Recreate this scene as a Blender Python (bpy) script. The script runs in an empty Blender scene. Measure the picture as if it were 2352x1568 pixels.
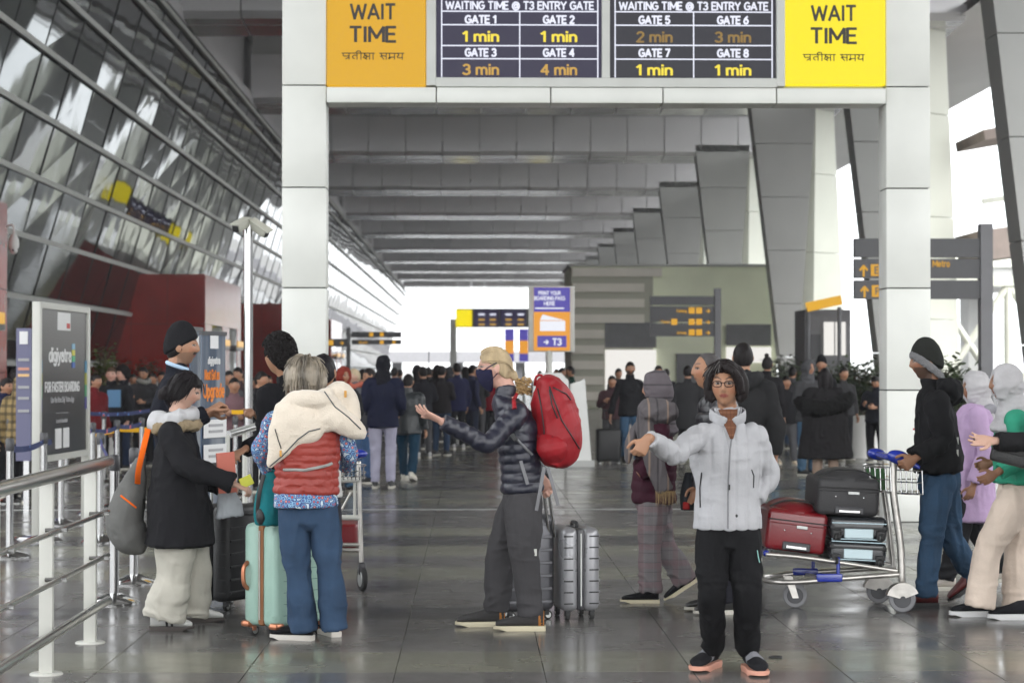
import bpy, bmesh, math, random
import numpy as np
from mathutils import Vector, Matrix
R = math.radians
rnd = random.Random(7)
SC = bpy.context.scene
COL = SC.collection

# ------------------------------------------------------------------ camera
PITCH, YAW = math.atan(.01382), math.atan(.01935)
CAMZ, FPX = 1.55, 4704.0
cd = bpy.data.cameras.new('camera')
cam = bpy.data.objects.new('camera', cd); COL.objects.link(cam)
cam.location = (0, 0, CAMZ)
cam.rotation_euler = (math.pi / 2 + PITCH, 0, -YAW)
cd.lens, cd.sensor_width = 72, 36
cd.clip_start, cd.clip_end = .1, 3000
cd.dof.use_dof = True; cd.dof.focus_distance = 11.3; cd.dof.aperture_fstop = 4.5
SC.camera = cam

# ------------------------------------------------------------------ sky and sun
W = bpy.data.worlds.new('World'); SC.world = W; W.use_nodes = True
wn = W.node_tree.nodes; wl = W.node_tree.links; wn.clear()
sky = wn.new('ShaderNodeTexSky'); sky.sky_type = 'NISHITA'; sky.sun_disc = False
SUN_EL, SUN_AZ = R(42), R(150)          # azimuth clockwise from +Y: behind the camera, to the right
sky.sun_elevation, sky.sun_rotation = SUN_EL, SUN_AZ
sky.air_density, sky.dust_density, sky.ozone_density = 1.0, 6.0, .6
hs = wn.new('ShaderNodeHueSaturation'); hs.inputs['Saturation'].default_value = .22; hs.inputs['Value'].default_value = 1.0
bg = wn.new('ShaderNodeBackground'); bg.inputs['Strength'].default_value = .15
wo = wn.new('ShaderNodeOutputWorld')
ov = wn.new('ShaderNodeMix'); ov.data_type = 'RGBA'; ov.inputs[0].default_value = .7; ov.inputs[7].default_value = (11, 11.3, 11.5, 1)
wl.new(sky.outputs[0], hs.inputs['Color']); wl.new(hs.outputs[0], ov.inputs[6]); wl.new(ov.outputs[2], bg.inputs[0]); wl.new(bg.outputs[0], wo.inputs[0])
sl = bpy.data.lights.new('sun', 'SUN'); so = bpy.data.objects.new('sun', sl); COL.objects.link(so)
sl.energy = .6; sl.angle = R(40); sl.color = (1, .96, .9)
sd = Vector((math.sin(SUN_AZ) * math.cos(SUN_EL), math.cos(SUN_AZ) * math.cos(SUN_EL), math.sin(SUN_EL)))
so.rotation_euler = sd.to_track_quat('Z', 'Y').to_euler()
SC.view_settings.view_transform = 'Standard'; SC.view_settings.look = 'None'
SC.view_settings.exposure = 1.38; SC.view_settings.gamma = 1; SC.view_settings.use_curve_mapping = False
SC.render.engine = 'CYCLES'
SC.cycles.max_bounces = 7; SC.cycles.diffuse_bounces = 4; SC.cycles.glossy_bounces = 4
SC.cycles.transmission_bounces = 4; SC.cycles.transparent_max_bounces = 8
SC.cycles.caustics_reflective = False; SC.cycles.caustics_refractive = False
SC.cycles.sample_clamp_indirect = 6
SC.cycles.use_denoising = True

# ------------------------------------------------------------------ measuring helpers (2352 x 1568 picture units -> metres)
_F = Vector((math.sin(YAW) * math.cos(PITCH), math.cos(YAW) * math.cos(PITCH), math.sin(PITCH)))
_Rt = Vector((math.cos(YAW), -math.sin(YAW), 0)); _U = _Rt.cross(_F)
def ray(x, y): return _F + _Rt * ((x - 1176) / FPX) - _U * ((y - 784) / FPX)
def at(x, y, Y):
    d = ray(x, y); t = Y / d.y
    return Vector((d.x * t, Y, CAMZ + d.z * t))
def gp(x, y):
    d = ray(x, y); t = -CAMZ / d.z
    return Vector((d.x * t, d.y * t, 0))

# ------------------------------------------------------------------ materials
def _new(name):
    m = bpy.data.materials.new(name); m.use_nodes = True
    return m, m.node_tree.nodes, m.node_tree.links, m.node_tree.nodes['Principled BSDF']
def mat(name, color, rough=.6, metal=0, bump=0, scale=40, var=0, vscale=3, spec=.5, sheen=0, coat=0, emit=None, estr=0, vcol=False, stretch=(1, 1, 1), detail=3):
    m, n, l, b = _new(name)
    b.inputs['Base Color'].default_value = (*color, 1)
    b.inputs['Roughness'].default_value = rough; b.inputs['Metallic'].default_value = metal
    b.inputs['Specular IOR Level'].default_value = spec
    if sheen: b.inputs['Sheen Weight'].default_value = sheen
    if coat: b.inputs['Coat Weight'].default_value = coat; b.inputs['Coat Roughness'].default_value = .08
    if emit: b.inputs['Emission Color'].default_value = (*emit, 1); b.inputs['Emission Strength'].default_value = estr
    tc = n.new('ShaderNodeTexCoord'); mp = n.new('ShaderNodeMapping'); mp.inputs['Scale'].default_value = stretch
    l.new(tc.outputs['Object'], mp.inputs[0])
    src = None
    if vcol:
        a = n.new('ShaderNodeAttribute'); a.attribute_name = 'col'
        src = a.outputs['Color']
    if var:
        nz = n.new('ShaderNodeTexNoise'); nz.inputs['Scale'].default_value = vscale; nz.inputs['Detail'].default_value = 5
        l.new(mp.outputs[0], nz.inputs['Vector'])
        mr = n.new('ShaderNodeMapRange'); mr.inputs['From Min'].default_value = .3; mr.inputs['From Max'].default_value = .7
        mr.inputs['To Min'].default_value = 1 - var; mr.inputs['To Max'].default_value = 1 + var
        l.new(nz.outputs[0], mr.inputs[0])
        mx = n.new('ShaderNodeMix'); mx.data_type = 'RGBA'; mx.blend_type = 'MULTIPLY'; mx.inputs[0].default_value = 1
        if src: l.new(src, mx.inputs[6])
        else: mx.inputs[6].default_value = (*color, 1)
        l.new(mr.outputs[0], mx.inputs[7]); src = mx.outputs[2]
        rr = n.new('ShaderNodeMapRange'); rr.inputs['To Min'].default_value = max(.02, rough * .85); rr.inputs['To Max'].default_value = min(1, rough * 1.2)
        l.new(nz.outputs[0], rr.inputs[0]); l.new(rr.outputs[0], b.inputs['Roughness'])
    if src: l.new(src, b.inputs['Base Color'])
    if bump:
        nb = n.new('ShaderNodeTexNoise'); nb.inputs['Scale'].default_value = scale; nb.inputs['Detail'].default_value = detail
        l.new(mp.outputs[0], nb.inputs['Vector'])
        bp = n.new('ShaderNodeBump'); bp.inputs['Strength'].default_value = bump; bp.inputs['Distance'].default_value = .01
        l.new(nb.outputs[0], bp.inputs['Height']); l.new(bp.outputs[0], b.inputs['Normal'])
    return m
def cloth(name, color, rough=.85, bump=.5, scale=22, var=.12, **k):
    return mat(name, color, rough, bump=bump, scale=scale, var=var, vscale=6, spec=.12, **k)
def glow(name, color, s):
    m, n, l, b = _new(name)
    b.inputs['Base Color'].default_value = (.02, .02, .02, 1); b.inputs['Emission Color'].default_value = (*color, 1); b.inputs['Emission Strength'].default_value = s / 2 ** SC.view_settings.exposure; b.inputs['Specular IOR Level'].default_value = .15
    b.inputs['Roughness'].default_value = .3
    return m

M = {}
M['white_panel'] = mat('white_panel', (.70, .71, .67), .32, bump=.03, scale=2.5, var=.06, vscale=1.6, detail=6)
M['white_paint'] = mat('white_paint', (.52, .52, .48), .4, var=.05)
M['steel'] = mat('steel', (.45, .45, .45), .14, 1, bump=.02, scale=60, stretch=(1, 1, .1), var=.08, vscale=8)
M['brushed'] = mat('brushed', (.66, .66, .64), .27, 1, bump=.04, scale=80, stretch=(1, .05, 1), var=.12, vscale=6)
M['chrome'] = mat('chrome', (.7, .7, .7), .1, 1, var=.05, vscale=10)
M['dull_metal'] = mat('dull_metal', (.42, .43, .42), .38, .8, var=.12, vscale=12)
M['grey_frame'] = mat('grey_frame', (.55, .56, .53), .5, var=.06)
M['gap'] = mat('gap', (.03, .03, .03), .8)
M['rib'] = mat('rib', (.86, .85, .87), .34, .35, var=.05, vscale=.3)
M['lip'] = mat('lip', (.62, .62, .63), .22, .9, var=.15, vscale=.6)
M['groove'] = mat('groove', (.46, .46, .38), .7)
M['ceil'] = mat('ceil', (.65, .65, .65), .45, var=.06, vscale=.3)
M['concrete'] = mat('concrete', (.44, .445, .43), .5, bump=.05, scale=8, var=.07, vscale=.5)
M['cream'] = mat('cream', (.80, .82, .72), .5, bump=.03, scale=8, var=.05, vscale=.5)
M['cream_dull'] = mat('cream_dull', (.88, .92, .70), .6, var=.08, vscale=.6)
M['cream_fin'] = mat('cream_fin', (.78, .74, .66), .6, var=.08, vscale=.6)
M['maroon'] = mat('maroon', (.33, .024, .018), .2, bump=.06, scale=1.2, var=.25, vscale=.8, coat=.08, spec=.3)
M['dark_grey'] = mat('dark_grey', (.045, .045, .05), .35, var=.1)
M['mid_grey'] = mat('mid_grey', (.16, .16, .17), .5, var=.1)
M['black'] = mat('black', (.012, .012, .013), .5, var=.1)
M['rubber'] = mat('rubber', (.02, .02, .02), .8, var=.15)
M['white_plastic'] = mat('white_plastic', (.7, .7, .68), .35, var=.04)
M['amber'] = glow('amber', (.78, .40, .02), .9)
M['amber_lit'] = glow('amber_lit', (.85, .45, .02), .9)
M['leaf'] = mat('leaf', (.05, .075, .03), .5, var=.4, vscale=5)
M['leaf_light'] = mat('leaf_light', (.11, .15, .03), .5, var=.3, vscale=5)
M['bark'] = mat('bark', (.1, .075, .05), .9, bump=.5, var=.2)
M['skyglow'] = None

# ------------------------------------------------------------------ mesh collecting
class MB:
    def __init__(s): s.v = []; s.f = []
    def add(s, v, f):
        o = len(s.v); s.v += [tuple(p) for p in v]; s.f += [tuple(i + o for i in q) for q in f]; return s
    def box(s, c, d, rz=0, bev=0, rot=None):
        hx, hy, hz = d[0] / 2, d[1] / 2, d[2] / 2
        mt = rot if rot is not None else Matrix.Rotation(rz, 3, 'Z')
        if not bev:
            vs = [Vector((x, y, z)) for z in (-hz, hz) for y in (-hy, hy) for x in (-hx, hx)]
            fs = [(0, 2, 3, 1), (4, 5, 7, 6), (0, 1, 5, 4), (2, 6, 7, 3), (0, 4, 6, 2), (1, 3, 7, 5)]
        else:
            bm = bmesh.new(); bmesh.ops.create_cube(bm, size=1)
            for v in bm.verts: v.co = Vector((v.co.x * d[0], v.co.y * d[1], v.co.z * d[2]))
            b = min(bev, min(d) * .49)
            bmesh.ops.bevel(bm, geom=bm.edges[:], offset=b, segments=3 if bev > .02 else 2, affect='EDGES', profile=.5)
            vs = [v.co.copy() for v in bm.verts]; bm.verts.index_update(); fs = [tuple(v.index for v in f.verts) for f in bm.faces]; bm.free()
        return s.add([mt @ v + Vector(c) for v in vs], fs)
    def quad8(s, p):   # 8 points: bottom loop 4, top loop 4
        return s.add(p, [(3, 2, 1, 0), (4, 5, 6, 7), (0, 1, 5, 4), (1, 2, 6, 5), (2, 3, 7, 6), (3, 0, 4, 7)])
    def prism(s, poly, d, closed=True):   # extrude list of points by vector d
        n = len(poly); d = Vector(d); p = [Vector(q) for q in poly]
        return s.add(p + [q + d for q in p], [tuple(range(n))[::-1], tuple(range(n, 2 * n))] + [(i, (i + 1) % n, n + (i + 1) % n, n + i) for i in range(n)])
    def cyl(s, a, b, r, r2=None, n=16, cap=True):
        a, b = Vector(a), Vector(b); r2 = r if r2 is None else r2
        d = (b - a).normalized(); u = d.orthogonal().normalized(); w = d.cross(u)
        ring = lambda c, q: [c + (u * math.cos(2 * math.pi * i / n) + w * math.sin(2 * math.pi * i / n)) * q for i in range(n)]
        f = [(i, (i + 1) % n, n + (i + 1) % n, n + i) for i in range(n)]
        if cap: f += [tuple(range(n))[::-1], tuple(range(n, 2 * n))]
        return s.add(ring(a, r) + ring(b, r2), f)
    def lathe(s, c, prof, n=24, axis=(0, 0, 1)):
        q = Vector((0, 0, 1)).rotation_difference(Vector(axis)); c = Vector(c); vs = []; fs = []
        for r, z in prof:
            for i in range(n): vs.append(c + q @ Vector((r * math.cos(2 * math.pi * i / n), r * math.sin(2 * math.pi * i / n), z)))
        for k in range(len(prof) - 1):
            for i in range(n): fs.append((k * n + i, k * n + (i + 1) % n, (k + 1) * n + (i + 1) % n, (k + 1) * n + i))
        if prof[0][0] > 1e-4: fs.append(tuple(range(n))[::-1])
        if prof[-1][0] > 1e-4: fs.append(tuple(range((len(prof) - 1) * n, len(prof) * n)))
        return s.add(vs, fs)
    def tube(s, pts, r, n=10, step=None, closed=False):
        if not closed: t = tube(pts, [r] * len(pts) if not isinstance(r, (list, tuple)) else r, n=n, step=step or .02); return s.add(*t)
        return s.add(*tube(pts, [r] * len(pts), n=n, step=step or .02, closed=True))
    def ball(s, c, r, n=16, m=10):
        if not hasattr(r, '__len__'): r = (r, r, r)
        vs = []; fs = []
        for j in range(m + 1):
            t = math.pi * j / m
            for i in range(n): p = 2 * math.pi * i / n; vs.append((c[0] + r[0] * math.sin(t) * math.cos(p), c[1] + r[1] * math.sin(t) * math.sin(p), c[2] + r[2] * math.cos(t)))
        for j in range(m):
            for i in range(n): fs.append((j * n + i, (j + 1) * n + i, (j + 1) * n + (i + 1) % n, j * n + (i + 1) % n))
        return s.add(vs, fs)
    def mesh(s, name, m=None, smooth=False, off=(0, 0, 0)):
        me = bpy.data.meshes.new(name); o = Vector(off)
        me.from_pydata([Vector(v) - o for v in s.v] if o.length else s.v, [], s.f); me.update()
        if m: me.materials.append(m)
        if smooth: me.shade_smooth()
        return me
def smooth_by_angle(me, ang=35):
    bm = bmesh.new(); bm.from_mesh(me)
    bmesh.ops.recalc_face_normals(bm, faces=bm.faces)
    for e in bm.edges:
        if len(e.link_faces) == 2: e.smooth = e.calc_face_angle(0) < R(ang)
    for f in bm.faces: f.smooth = True
    bm.to_mesh(me); bm.free()
def link(name, me, parent=None, loc=None):
    o = bpy.data.objects.new(name, me); COL.objects.link(o)
    if parent: o.parent = parent
    if loc is not None: o.location = loc
    return o
def tag(o, label=None, cat=None, group=None, kind=None):
    if label: o['label'] = label
    if cat: o['category'] = cat
    if group: o['group'] = group
    if kind: o['kind'] = kind
    return o
def empty(name, loc=(0, 0, 0), label=None, cat=None, group=None, rz=0, kind=None):
    o = bpy.data.objects.new(name, None); COL.objects.link(o); o.location = loc; o.rotation_euler = (0, 0, rz); o.empty_display_size = .2
    return tag(o, label, cat, group, kind)
# a part: geometry given in world (off = root location) or local coordinates (off = 0)
def part(name, mb, m, parent, off=None, smooth=None, label=None):
    off = parent.location if off is None else off
    if parent.parent is not None and off is parent.location: off = parent.parent.location
    me = mb.mesh(name, m, off=off)
    if smooth: smooth_by_angle(me, smooth)
    o = link(name, me, parent)
    if label: o['label'] = label
    return o

# swept tube with smooth path; rads float or (a,b); side = direction of the 'a' axis
def catmull(P, step, closed=False):
    P = np.array(P, float); n = len(P)
    if n < 3 and not closed:
        k = max(2, int(np.linalg.norm(P[-1][:3] - P[0][:3]) / step) + 1)
        t = np.linspace(0, 1, k)[:, None]; return P[0] * (1 - t) + P[-1] * t
    out = []
    rng = range(n if closed else n - 1)
    for i in rng:
        if closed: p0, p1, p2, p3 = P[(i - 1) % n], P[i], P[(i + 1) % n], P[(i + 2) % n]
        else:
            p1, p2 = P[i], P[i + 1]; p0 = P[i - 1] if i else p1 * 2 - p2; p3 = P[i + 2] if i + 2 < n else p2 * 2 - p1
        k = max(1, int(math.ceil(np.linalg.norm(p2[:3] - p1[:3]) / step)))
        t = np.linspace(0, 1, k, endpoint=False)[:, None]
        out.append(.5 * ((2 * p1) + (-p0 + p2) * t + (2 * p0 - 5 * p1 + 4 * p2 - p3) * t ** 2 + (-p0 + 3 * p1 - 3 * p2 + p3) * t ** 3))
    if not closed: out.append(P[-1:])
    return np.concatenate(out)
def tube(pts, rads, n=14, step=.025, side=None, quilt=None, cap=True, closed=False, capk=.55):
    P = [list(p) + (list(r) if hasattr(r, '__len__') else [r, r]) for p, r in zip(pts, rads)]
    C = catmull(P, step, closed); c, ab = C[:, :3], np.maximum(C[:, 3:5], .0008)
    k = len(c)
    T = np.gradient(c, axis=0) if not closed else np.roll(c, -1, 0) - np.roll(c, 1, 0)
    T /= np.linalg.norm(T, axis=1)[:, None] + 1e-9
    L = np.concatenate([[0], np.cumsum(np.linalg.norm(np.diff(c, axis=0), axis=1))])
    if quilt:
        band, amp = quilt
        q = 1 - np.abs(np.sin(np.pi * L / band)) ** .55
        ab = ab - (amp * q)[:, None] * np.clip(ab / .11, .15, 1)
    s = np.array(side if side is not None else Vector(T[0]).orthogonal(), float)
    V = []
    th = np.linspace(0, 2 * np.pi, n, endpoint=False)
    for i in range(k):
        if side is not None: s = np.array(side, float)
        a = s - T[i] * np.dot(s, T[i]); la = np.linalg.norm(a)
        if la < 1e-4: a = np.array(Vector(T[i]).orthogonal()); la = 1
        a /= la; b = np.cross(T[i], a); s = a if side is None else s
        V.append(c[i] + np.outer(np.cos(th) * ab[i, 0], a) + np.outer(np.sin(th) * ab[i, 1], b))
    F = []
    if cap and not closed:   # rounded ends
        for e, sg in ((0, -1), (k - 1, 1)):
            m = min(ab[e]) * (capk if sg > 0 or not isinstance(capk, tuple) else capk[0]) if not isinstance(capk, tuple) else min(ab[e]) * capk[0 if sg < 0 else 1]; cc = c[e] + T[e] * m * sg; ring = c[e] + T[e] * m * sg * .75 + (V[e] - c[e]) * .6
            V = ([ring] + V) if sg < 0 else (V + [ring])
        k += 2
    V = np.concatenate(V)
    for i in range(k if closed else k - 1):
        for j in range(n):
            F.append((i * n + j, i * n + (j + 1) % n, ((i + 1) % k) * n + (j + 1) % n, ((i + 1) % k) * n + j))
    if not closed: F += [tuple(range(n))[::-1], tuple(range((k - 1) * n, k * n))]
    return V.tolist(), F

# sign lettering drawn with strokes: cap height 1, each glyph = (width, strokes)
def _arc(cx, cy, rx, ry, a0, a1, n=7): return [(cx + rx * math.cos(R(a0 + (a1 - a0) * i / n)), cy + ry * math.sin(R(a0 + (a1 - a0) * i / n))) for i in range(n + 1)]
FONT = {
 'A': (.74, [[(0, 0), (.37, 1), (.74, 0)], [(.13, .32), (.61, .32)]]), 'B': (.6, [[(0, 0), (0, 1), (.35, 1)], _arc(.35, .76, .22, .24, 90, -90), [(.35, .52), (0, .52)], _arc(.35, .26, .25, .26, 90, -90), [(.35, 0), (0, 0)]]),
 'C': (.66, [_arc(.38, .5, .38, .5, 50, 310, 10)]), 'D': (.66, [[(0, 0), (0, 1), (.25, 1)], _arc(.25, .5, .4, .5, 90, -90, 9), [(.25, 0), (0, 0)]]), 'E': (.52, [[(.52, 1), (0, 1), (0, 0), (.52, 0)], [(0, .52), (.46, .52)]]),
 'F': (.5, [[(.5, 1), (0, 1), (0, 0)], [(0, .5), (.44, .5)]]), 'G': (.7, [_arc(.38, .5, .38, .5, 50, 340, 11) + [(.72, .48), (.42, .48)]]), 'H': (.64, [[(0, 0), (0, 1)], [(.64, 0), (.64, 1)], [(0, .52), (.64, .52)]]),
 'I': (.14, [[(.07, 0), (.07, 1)]]), 'K': (.6, [[(0, 0), (0, 1)], [(.56, 1), (0, .42)], [(.2, .6), (.6, 0)]]), 'L': (.48, [[(0, 1), (0, 0), (.48, 0)]]), 'M': (.84, [[(0, 0), (0, 1), (.42, .25), (.84, 1), (.84, 0)]]),
 'N': (.66, [[(0, 0), (0, 1), (.66, 0), (.66, 1)]]), 'O': (.76, [_arc(.38, .5, .38, .5, 0, 360, 14)]), 'P': (.58, [[(0, 0), (0, 1), (.32, 1)], _arc(.32, .74, .25, .26, 90, -90), [(.32, .48), (0, .48)]]),
 'R': (.6, [[(0, 0), (0, 1), (.32, 1)], _arc(.32, .75, .24, .25, 90, -90), [(.32, .5), (0, .5)], [(.3, .5), (.6, 0)]]), 'S': (.56, [_arc(.28, .75, .26, .25, 40, 260, 7) + _arc(.28, .26, .27, .26, 90, -150, 8)]),
 'T': (.62, [[(0, 1), (.62, 1)], [(.31, 1), (.31, 0)]]), 'U': (.64, [[(0, 1), (0, .32)] + _arc(.32, .32, .32, .32, 180, 360, 7) + [(.64, 1)]]), 'V': (.7, [[(0, 1), (.35, 0), (.7, 1)]]), 'W': (1.05, [[(0, 1), (.25, 0), (.525, .92), (.8, 0), (1.05, 1)]]),
 'Y': (.68, [[(0, 1), (.34, .48), (.68, 1)], [(.34, .48), (.34, 0)]]), '@': (.95, [_arc(.47, .42, .47, .52, -60, 290, 14), _arc(.46, .42, .2, .24, 0, 360, 9), [(.68, .66), (.68, .3), (.8, .2)]]),
 '0': (.56, [_arc(.28, .5, .28, .5, 0, 360, 12)]), '1': (.3, [[(0, .78), (.24, 1), (.24, 0)]]), '2': (.54, [_arc(.27, .73, .25, .27, 160, -20, 7) + [(0, 0), (.54, 0)]]), '3': (.54, [_arc(.25, .75, .25, .25, 150, -80, 7) + _arc(.24, .27, .29, .27, 85, -150, 7)]),
 '4': (.6, [[(.44, 0), (.44, 1), (0, .3), (.6, .3)]]), '5': (.54, [[(.5, 1), (.06, 1), (.03, .55)] + _arc(.25, .31, .28, .31, 110, -150, 8)]), '6': (.56, [[(.46, .98), (.15, .72)] + _arc(.28, .31, .27, .31, 170, -190, 10)]), '7': (.54, [[(0, 1), (.54, 1), (.16, 0)]]),
 '8': (.56, [_arc(.28, .76, .23, .24, 0, 360, 9), _arc(.28, .27, .28, .27, 0, 360, 10)]), '9': (.56, [_arc(.28, .69, .27, .31, 0, 360, 10) + [(.5, .4), (.12, .02)]]),
 'm': (.82, [[(0, 0), (0, .7)], [(0, .5)] + _arc(.2, .5, .2, .2, 150, 0, 4) + [(.41, 0)], [(.41, .5)] + _arc(.61, .5, .2, .2, 150, 0, 4) + [(.82, 0)]]), 'i': (.1, [[(.05, 0), (.05, .7)], [(.05, .92), (.05, 1.02)]]), 'n': (.46, [[(0, 0), (0, .7)], [(0, .48)] + _arc(.23, .47, .22, .22, 150, 0, 4) + [(.45, 0)]]),
 'd': (.5, [_arc(.24, .34, .24, .34, 0, 360, 9), [(.48, 0), (.48, 1.05)]]), 'g': (.5, [_arc(.24, .36, .24, .33, 0, 360, 9), [(.48, .7), (.48, -.1)] + _arc(.25, -.1, .23, .2, 0, -150, 5)]), 'j': (.1, [[(.08, .7), (.08, -.15), (-.05, -.28)], [(.08, .9), (.08, 1.0)]]), 'y': (.5, [[(0, .7), (.25, 0)], [(.5, .7), (.18, -.25), (0, -.28)]]),
 'a': (.48, [_arc(.23, .25, .22, .24, 0, 360, 8), [(.46, 0), (.46, .5)] + _arc(.23, .48, .23, .22, 0, 150, 4)]), 't': (.34, [[(.14, .95), (.14, .12), (.34, .02)], [(0, .7), (.34, .7)]]), 'r': (.32, [[(0, 0), (0, .7)], [(0, .5), (.14, .68), (.32, .7)]]), 'e': (.5, [[(.04, .36), (.48, .36)] + _arc(.25, .35, .24, .34, 5, 320, 9)]),
 'p': (.5, [[(0, .7), (0, -.28)], _arc(.26, .35, .24, .34, 0, 360, 9)]), 'o': (.5, [_arc(.25, .35, .25, .35, 0, 360, 10)]), 's': (.4, [_arc(.2, .52, .18, .17, 40, 260, 5) + _arc(.2, .18, .19, .18, 90, -150, 6)]), 'l': (.05, [[(.02, 0), (.02, 1.05)]]), 'u': (.46, [[(0, .7), (0, .2)] + _arc(.22, .22, .22, .22, 180, 330, 4) + [(.45, .3)], [(.45, .7), (.45, 0)]]),
 'h': (.46, [[(0, 0), (0, 1.05)], [(0, .48)] + _arc(.23, .47, .22, .22, 150, 0, 4) + [(.45, 0)]]), 'c': (.44, [_arc(.25, .35, .25, .35, 50, 310, 8)]), 'w': (.8, [[(0, .7), (.2, 0), (.4, .65), (.6, 0), (.8, .7)]]), 'k': (.46, [[(0, 0), (0, 1.05)], [(.42, .7), (0, .28)], [(.16, .42), (.46, 0)]]), 'v': (.5, [[(0, .7), (.25, 0), (.5, .7)]]), 'x': (.46, [[(0, .7), (.46, 0)], [(.46, .7), (0, 0)]]), 'b': (.5, [[(0, 0), (0, 1.05)], _arc(.26, .34, .24, .34, 0, 360, 9)]), 'f': (.34, [[(.34, 1.0), (.16, .92), (.12, 0)], [(0, .7), (.32, .7)]]),
 '.': (.06, [[(.03, 0), (.03, .08)]]), '-': (.3, [[(0, .4), (.3, .4)]]), '^': (.7, [[(.35, 0), (.35, 1)], [(0, .6), (.35, 1), (.7, .6)]]), '>': (.9, [[(0, .4), (.9, .4)], [(.5, 0), (.9, .4), (.5, .8)]]),
}
def text(name, s, cap, loc, m, parent, width=None, th=.16, rz=0, gap=.2, space=.38, label=None):
    adv = []; x = 0
    for ch in s:
        if ch == ' ': x += space; continue
        adv.append((ch, x)); x += FONT[ch][0] + gap
    tot = x - gap; sx = (width / (tot * cap)) if width else 1.0
    mb = MB(); k = 0; q = Matrix.Rotation(rz, 3, 'Z'); L0_ = Vector(loc)
    for ch, ax in adv:
        for ln in FONT[ch][1]:
            pts = [Vector(((ax + p[0] - tot / 2) * cap, 0, p[1] * cap)) for p in ln]
            for a, b in zip(pts, pts[1:]):
                d = b - a
                if d.length < 1e-6: continue
                d.normalize(); h = th * cap / 2; nn = Vector((-d.z, 0, d.x)) * h; e = d * h * .55; yy = Vector((0, -.0005 * (k % 5), 0)); k += 1
                c_ = [Vector((v.x * sx, v.y, v.z)) for v in (a - e - nn + yy, b + e - nn + yy, b + e + nn + yy, a - e + nn + yy)]; bk = [v + Vector((0, .004, 0)) for v in c_]
                mb.add([q @ v + L0_ for v in c_ + bk], [(0, 1, 2, 3), (0, 4, 5, 1), (1, 5, 6, 2), (2, 6, 7, 3), (3, 7, 4, 0)])
    return part(name, mb, m, parent)
# ================================================================== THE SETTING
# ground far beyond the tiles
g = MB(); g.add([(-600, -60, -.03), (900, -60, -.03), (900, 1500, -.03), (-600, 1500, -.03)], [(0, 1, 2, 3)])
M['asphalt'] = mat('asphalt', (.28, .275, .265), .7, bump=.2, scale=20, var=.1, vscale=.2)
tag(link('ground', g.mesh('ground', M['asphalt'])), kind='structure')

# polished granite floor: tiles .765 m wide, rows of changing depth, recessed joints
def granite(name, c, v):
    m, n, l, b = _new(name)
    tc = n.new('ShaderNodeTexCoord'); a = n.new('ShaderNodeTexNoise'); a.inputs['Scale'].default_value = 1.1; a.inputs['Detail'].default_value = 6
    s = n.new('ShaderNodeTexNoise'); s.inputs['Scale'].default_value = 160; s.inputs['Detail'].default_value = 2
    geo = n.new('ShaderNodeNewGeometry')
    oi = n.new('ShaderNodeObjectInfo')
    l.new(geo.outputs['Position'], a.inputs['Vector']); l.new(geo.outputs['Position'], s.inputs['Vector'])
    ad = n.new('ShaderNodeMath'); ad.operation = 'ADD'; l.new(a.outputs[0], ad.inputs[0])
    m2 = n.new('ShaderNodeMath'); m2.operation = 'MULTIPLY'; m2.inputs[1].default_value = .5; l.new(s.outputs[0], m2.inputs[0]); l.new(m2.outputs[0], ad.inputs[1])
    m3 = n.new('ShaderNodeMath'); m3.operation = 'MULTIPLY'; m3.inputs[1].default_value = .35; l.new(oi.outputs['Random'], m3.inputs[0])
    a4 = n.new('ShaderNodeMath'); a4.operation = 'ADD'; l.new(ad.outputs[0], a4.inputs[0]); l.new(m3.outputs[0], a4.inputs[1])
    r = n.new('ShaderNodeMapRange'); r.inputs['From Min'].default_value = .4; r.inputs['From Max'].default_value = 1.4; r.inputs['To Min'].default_value = 1 - v; r.inputs['To Max'].default_value = 1 + v
    l.new(a4.outputs[0], r.inputs[0])
    mx = n.new('ShaderNodeMix'); mx.data_type = 'RGBA'; mx.blend_type = 'MULTIPLY'; mx.inputs[0].default_value = 1; mx.inputs[6].default_value = (*c, 1)
    l.new(r.outputs[0], mx.inputs[7]); l.new(mx.outputs[2], b.inputs['Base Color'])
    sc = n.new('ShaderNodeTexNoise'); sc.inputs['Scale'].default_value = 2.3; sc.inputs['Detail'].default_value = 7; l.new(geo.outputs['Position'], sc.inputs['Vector'])
    r2 = n.new('ShaderNodeMapRange'); r2.inputs['From Min'].default_value = .3; r2.inputs['From Max'].default_value = .75; r2.inputs['To Min'].default_value = .12; r2.inputs['To Max'].default_value = .34
    l.new(sc.outputs[0], r2.inputs[0]); l.new(r2.outputs[0], b.inputs['Roughness'])
    b.inputs['Specular IOR Level'].default_value = .55
    bp = n.new('ShaderNodeBump'); bp.inputs['Strength'].default_value = .012; bp.inputs['Distance'].default_value = .01
    l.new(sc.outputs[0], bp.inputs['Height']); l.new(bp.outputs[0], b.inputs['Normal'])
    return m
GR = [granite('granite_mid', (.13, .125, .118), .2), granite('granite_dark', (.07, .068, .066), .2), granite('granite_light', (.18, .178, .14), .2)]
floor = MB(); floor.add([(-14, -30, -.012), (30, -30, -.012), (30, 330, -.012), (-14, 330, -.012)], [(0, 1, 2, 3)])
M['joint'] = mat('joint', (.02, .02, .02), .7)
fl = tag(link('floor', floor.mesh('floor', M['joint'])), kind='structure')
TW = .765; X0 = -1.16
rows = []   # (y0, y1, tone)
y = 8.0
pat = [(.75, 0), (.75, 0), (.75, 2), (.6, 1)]
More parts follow.
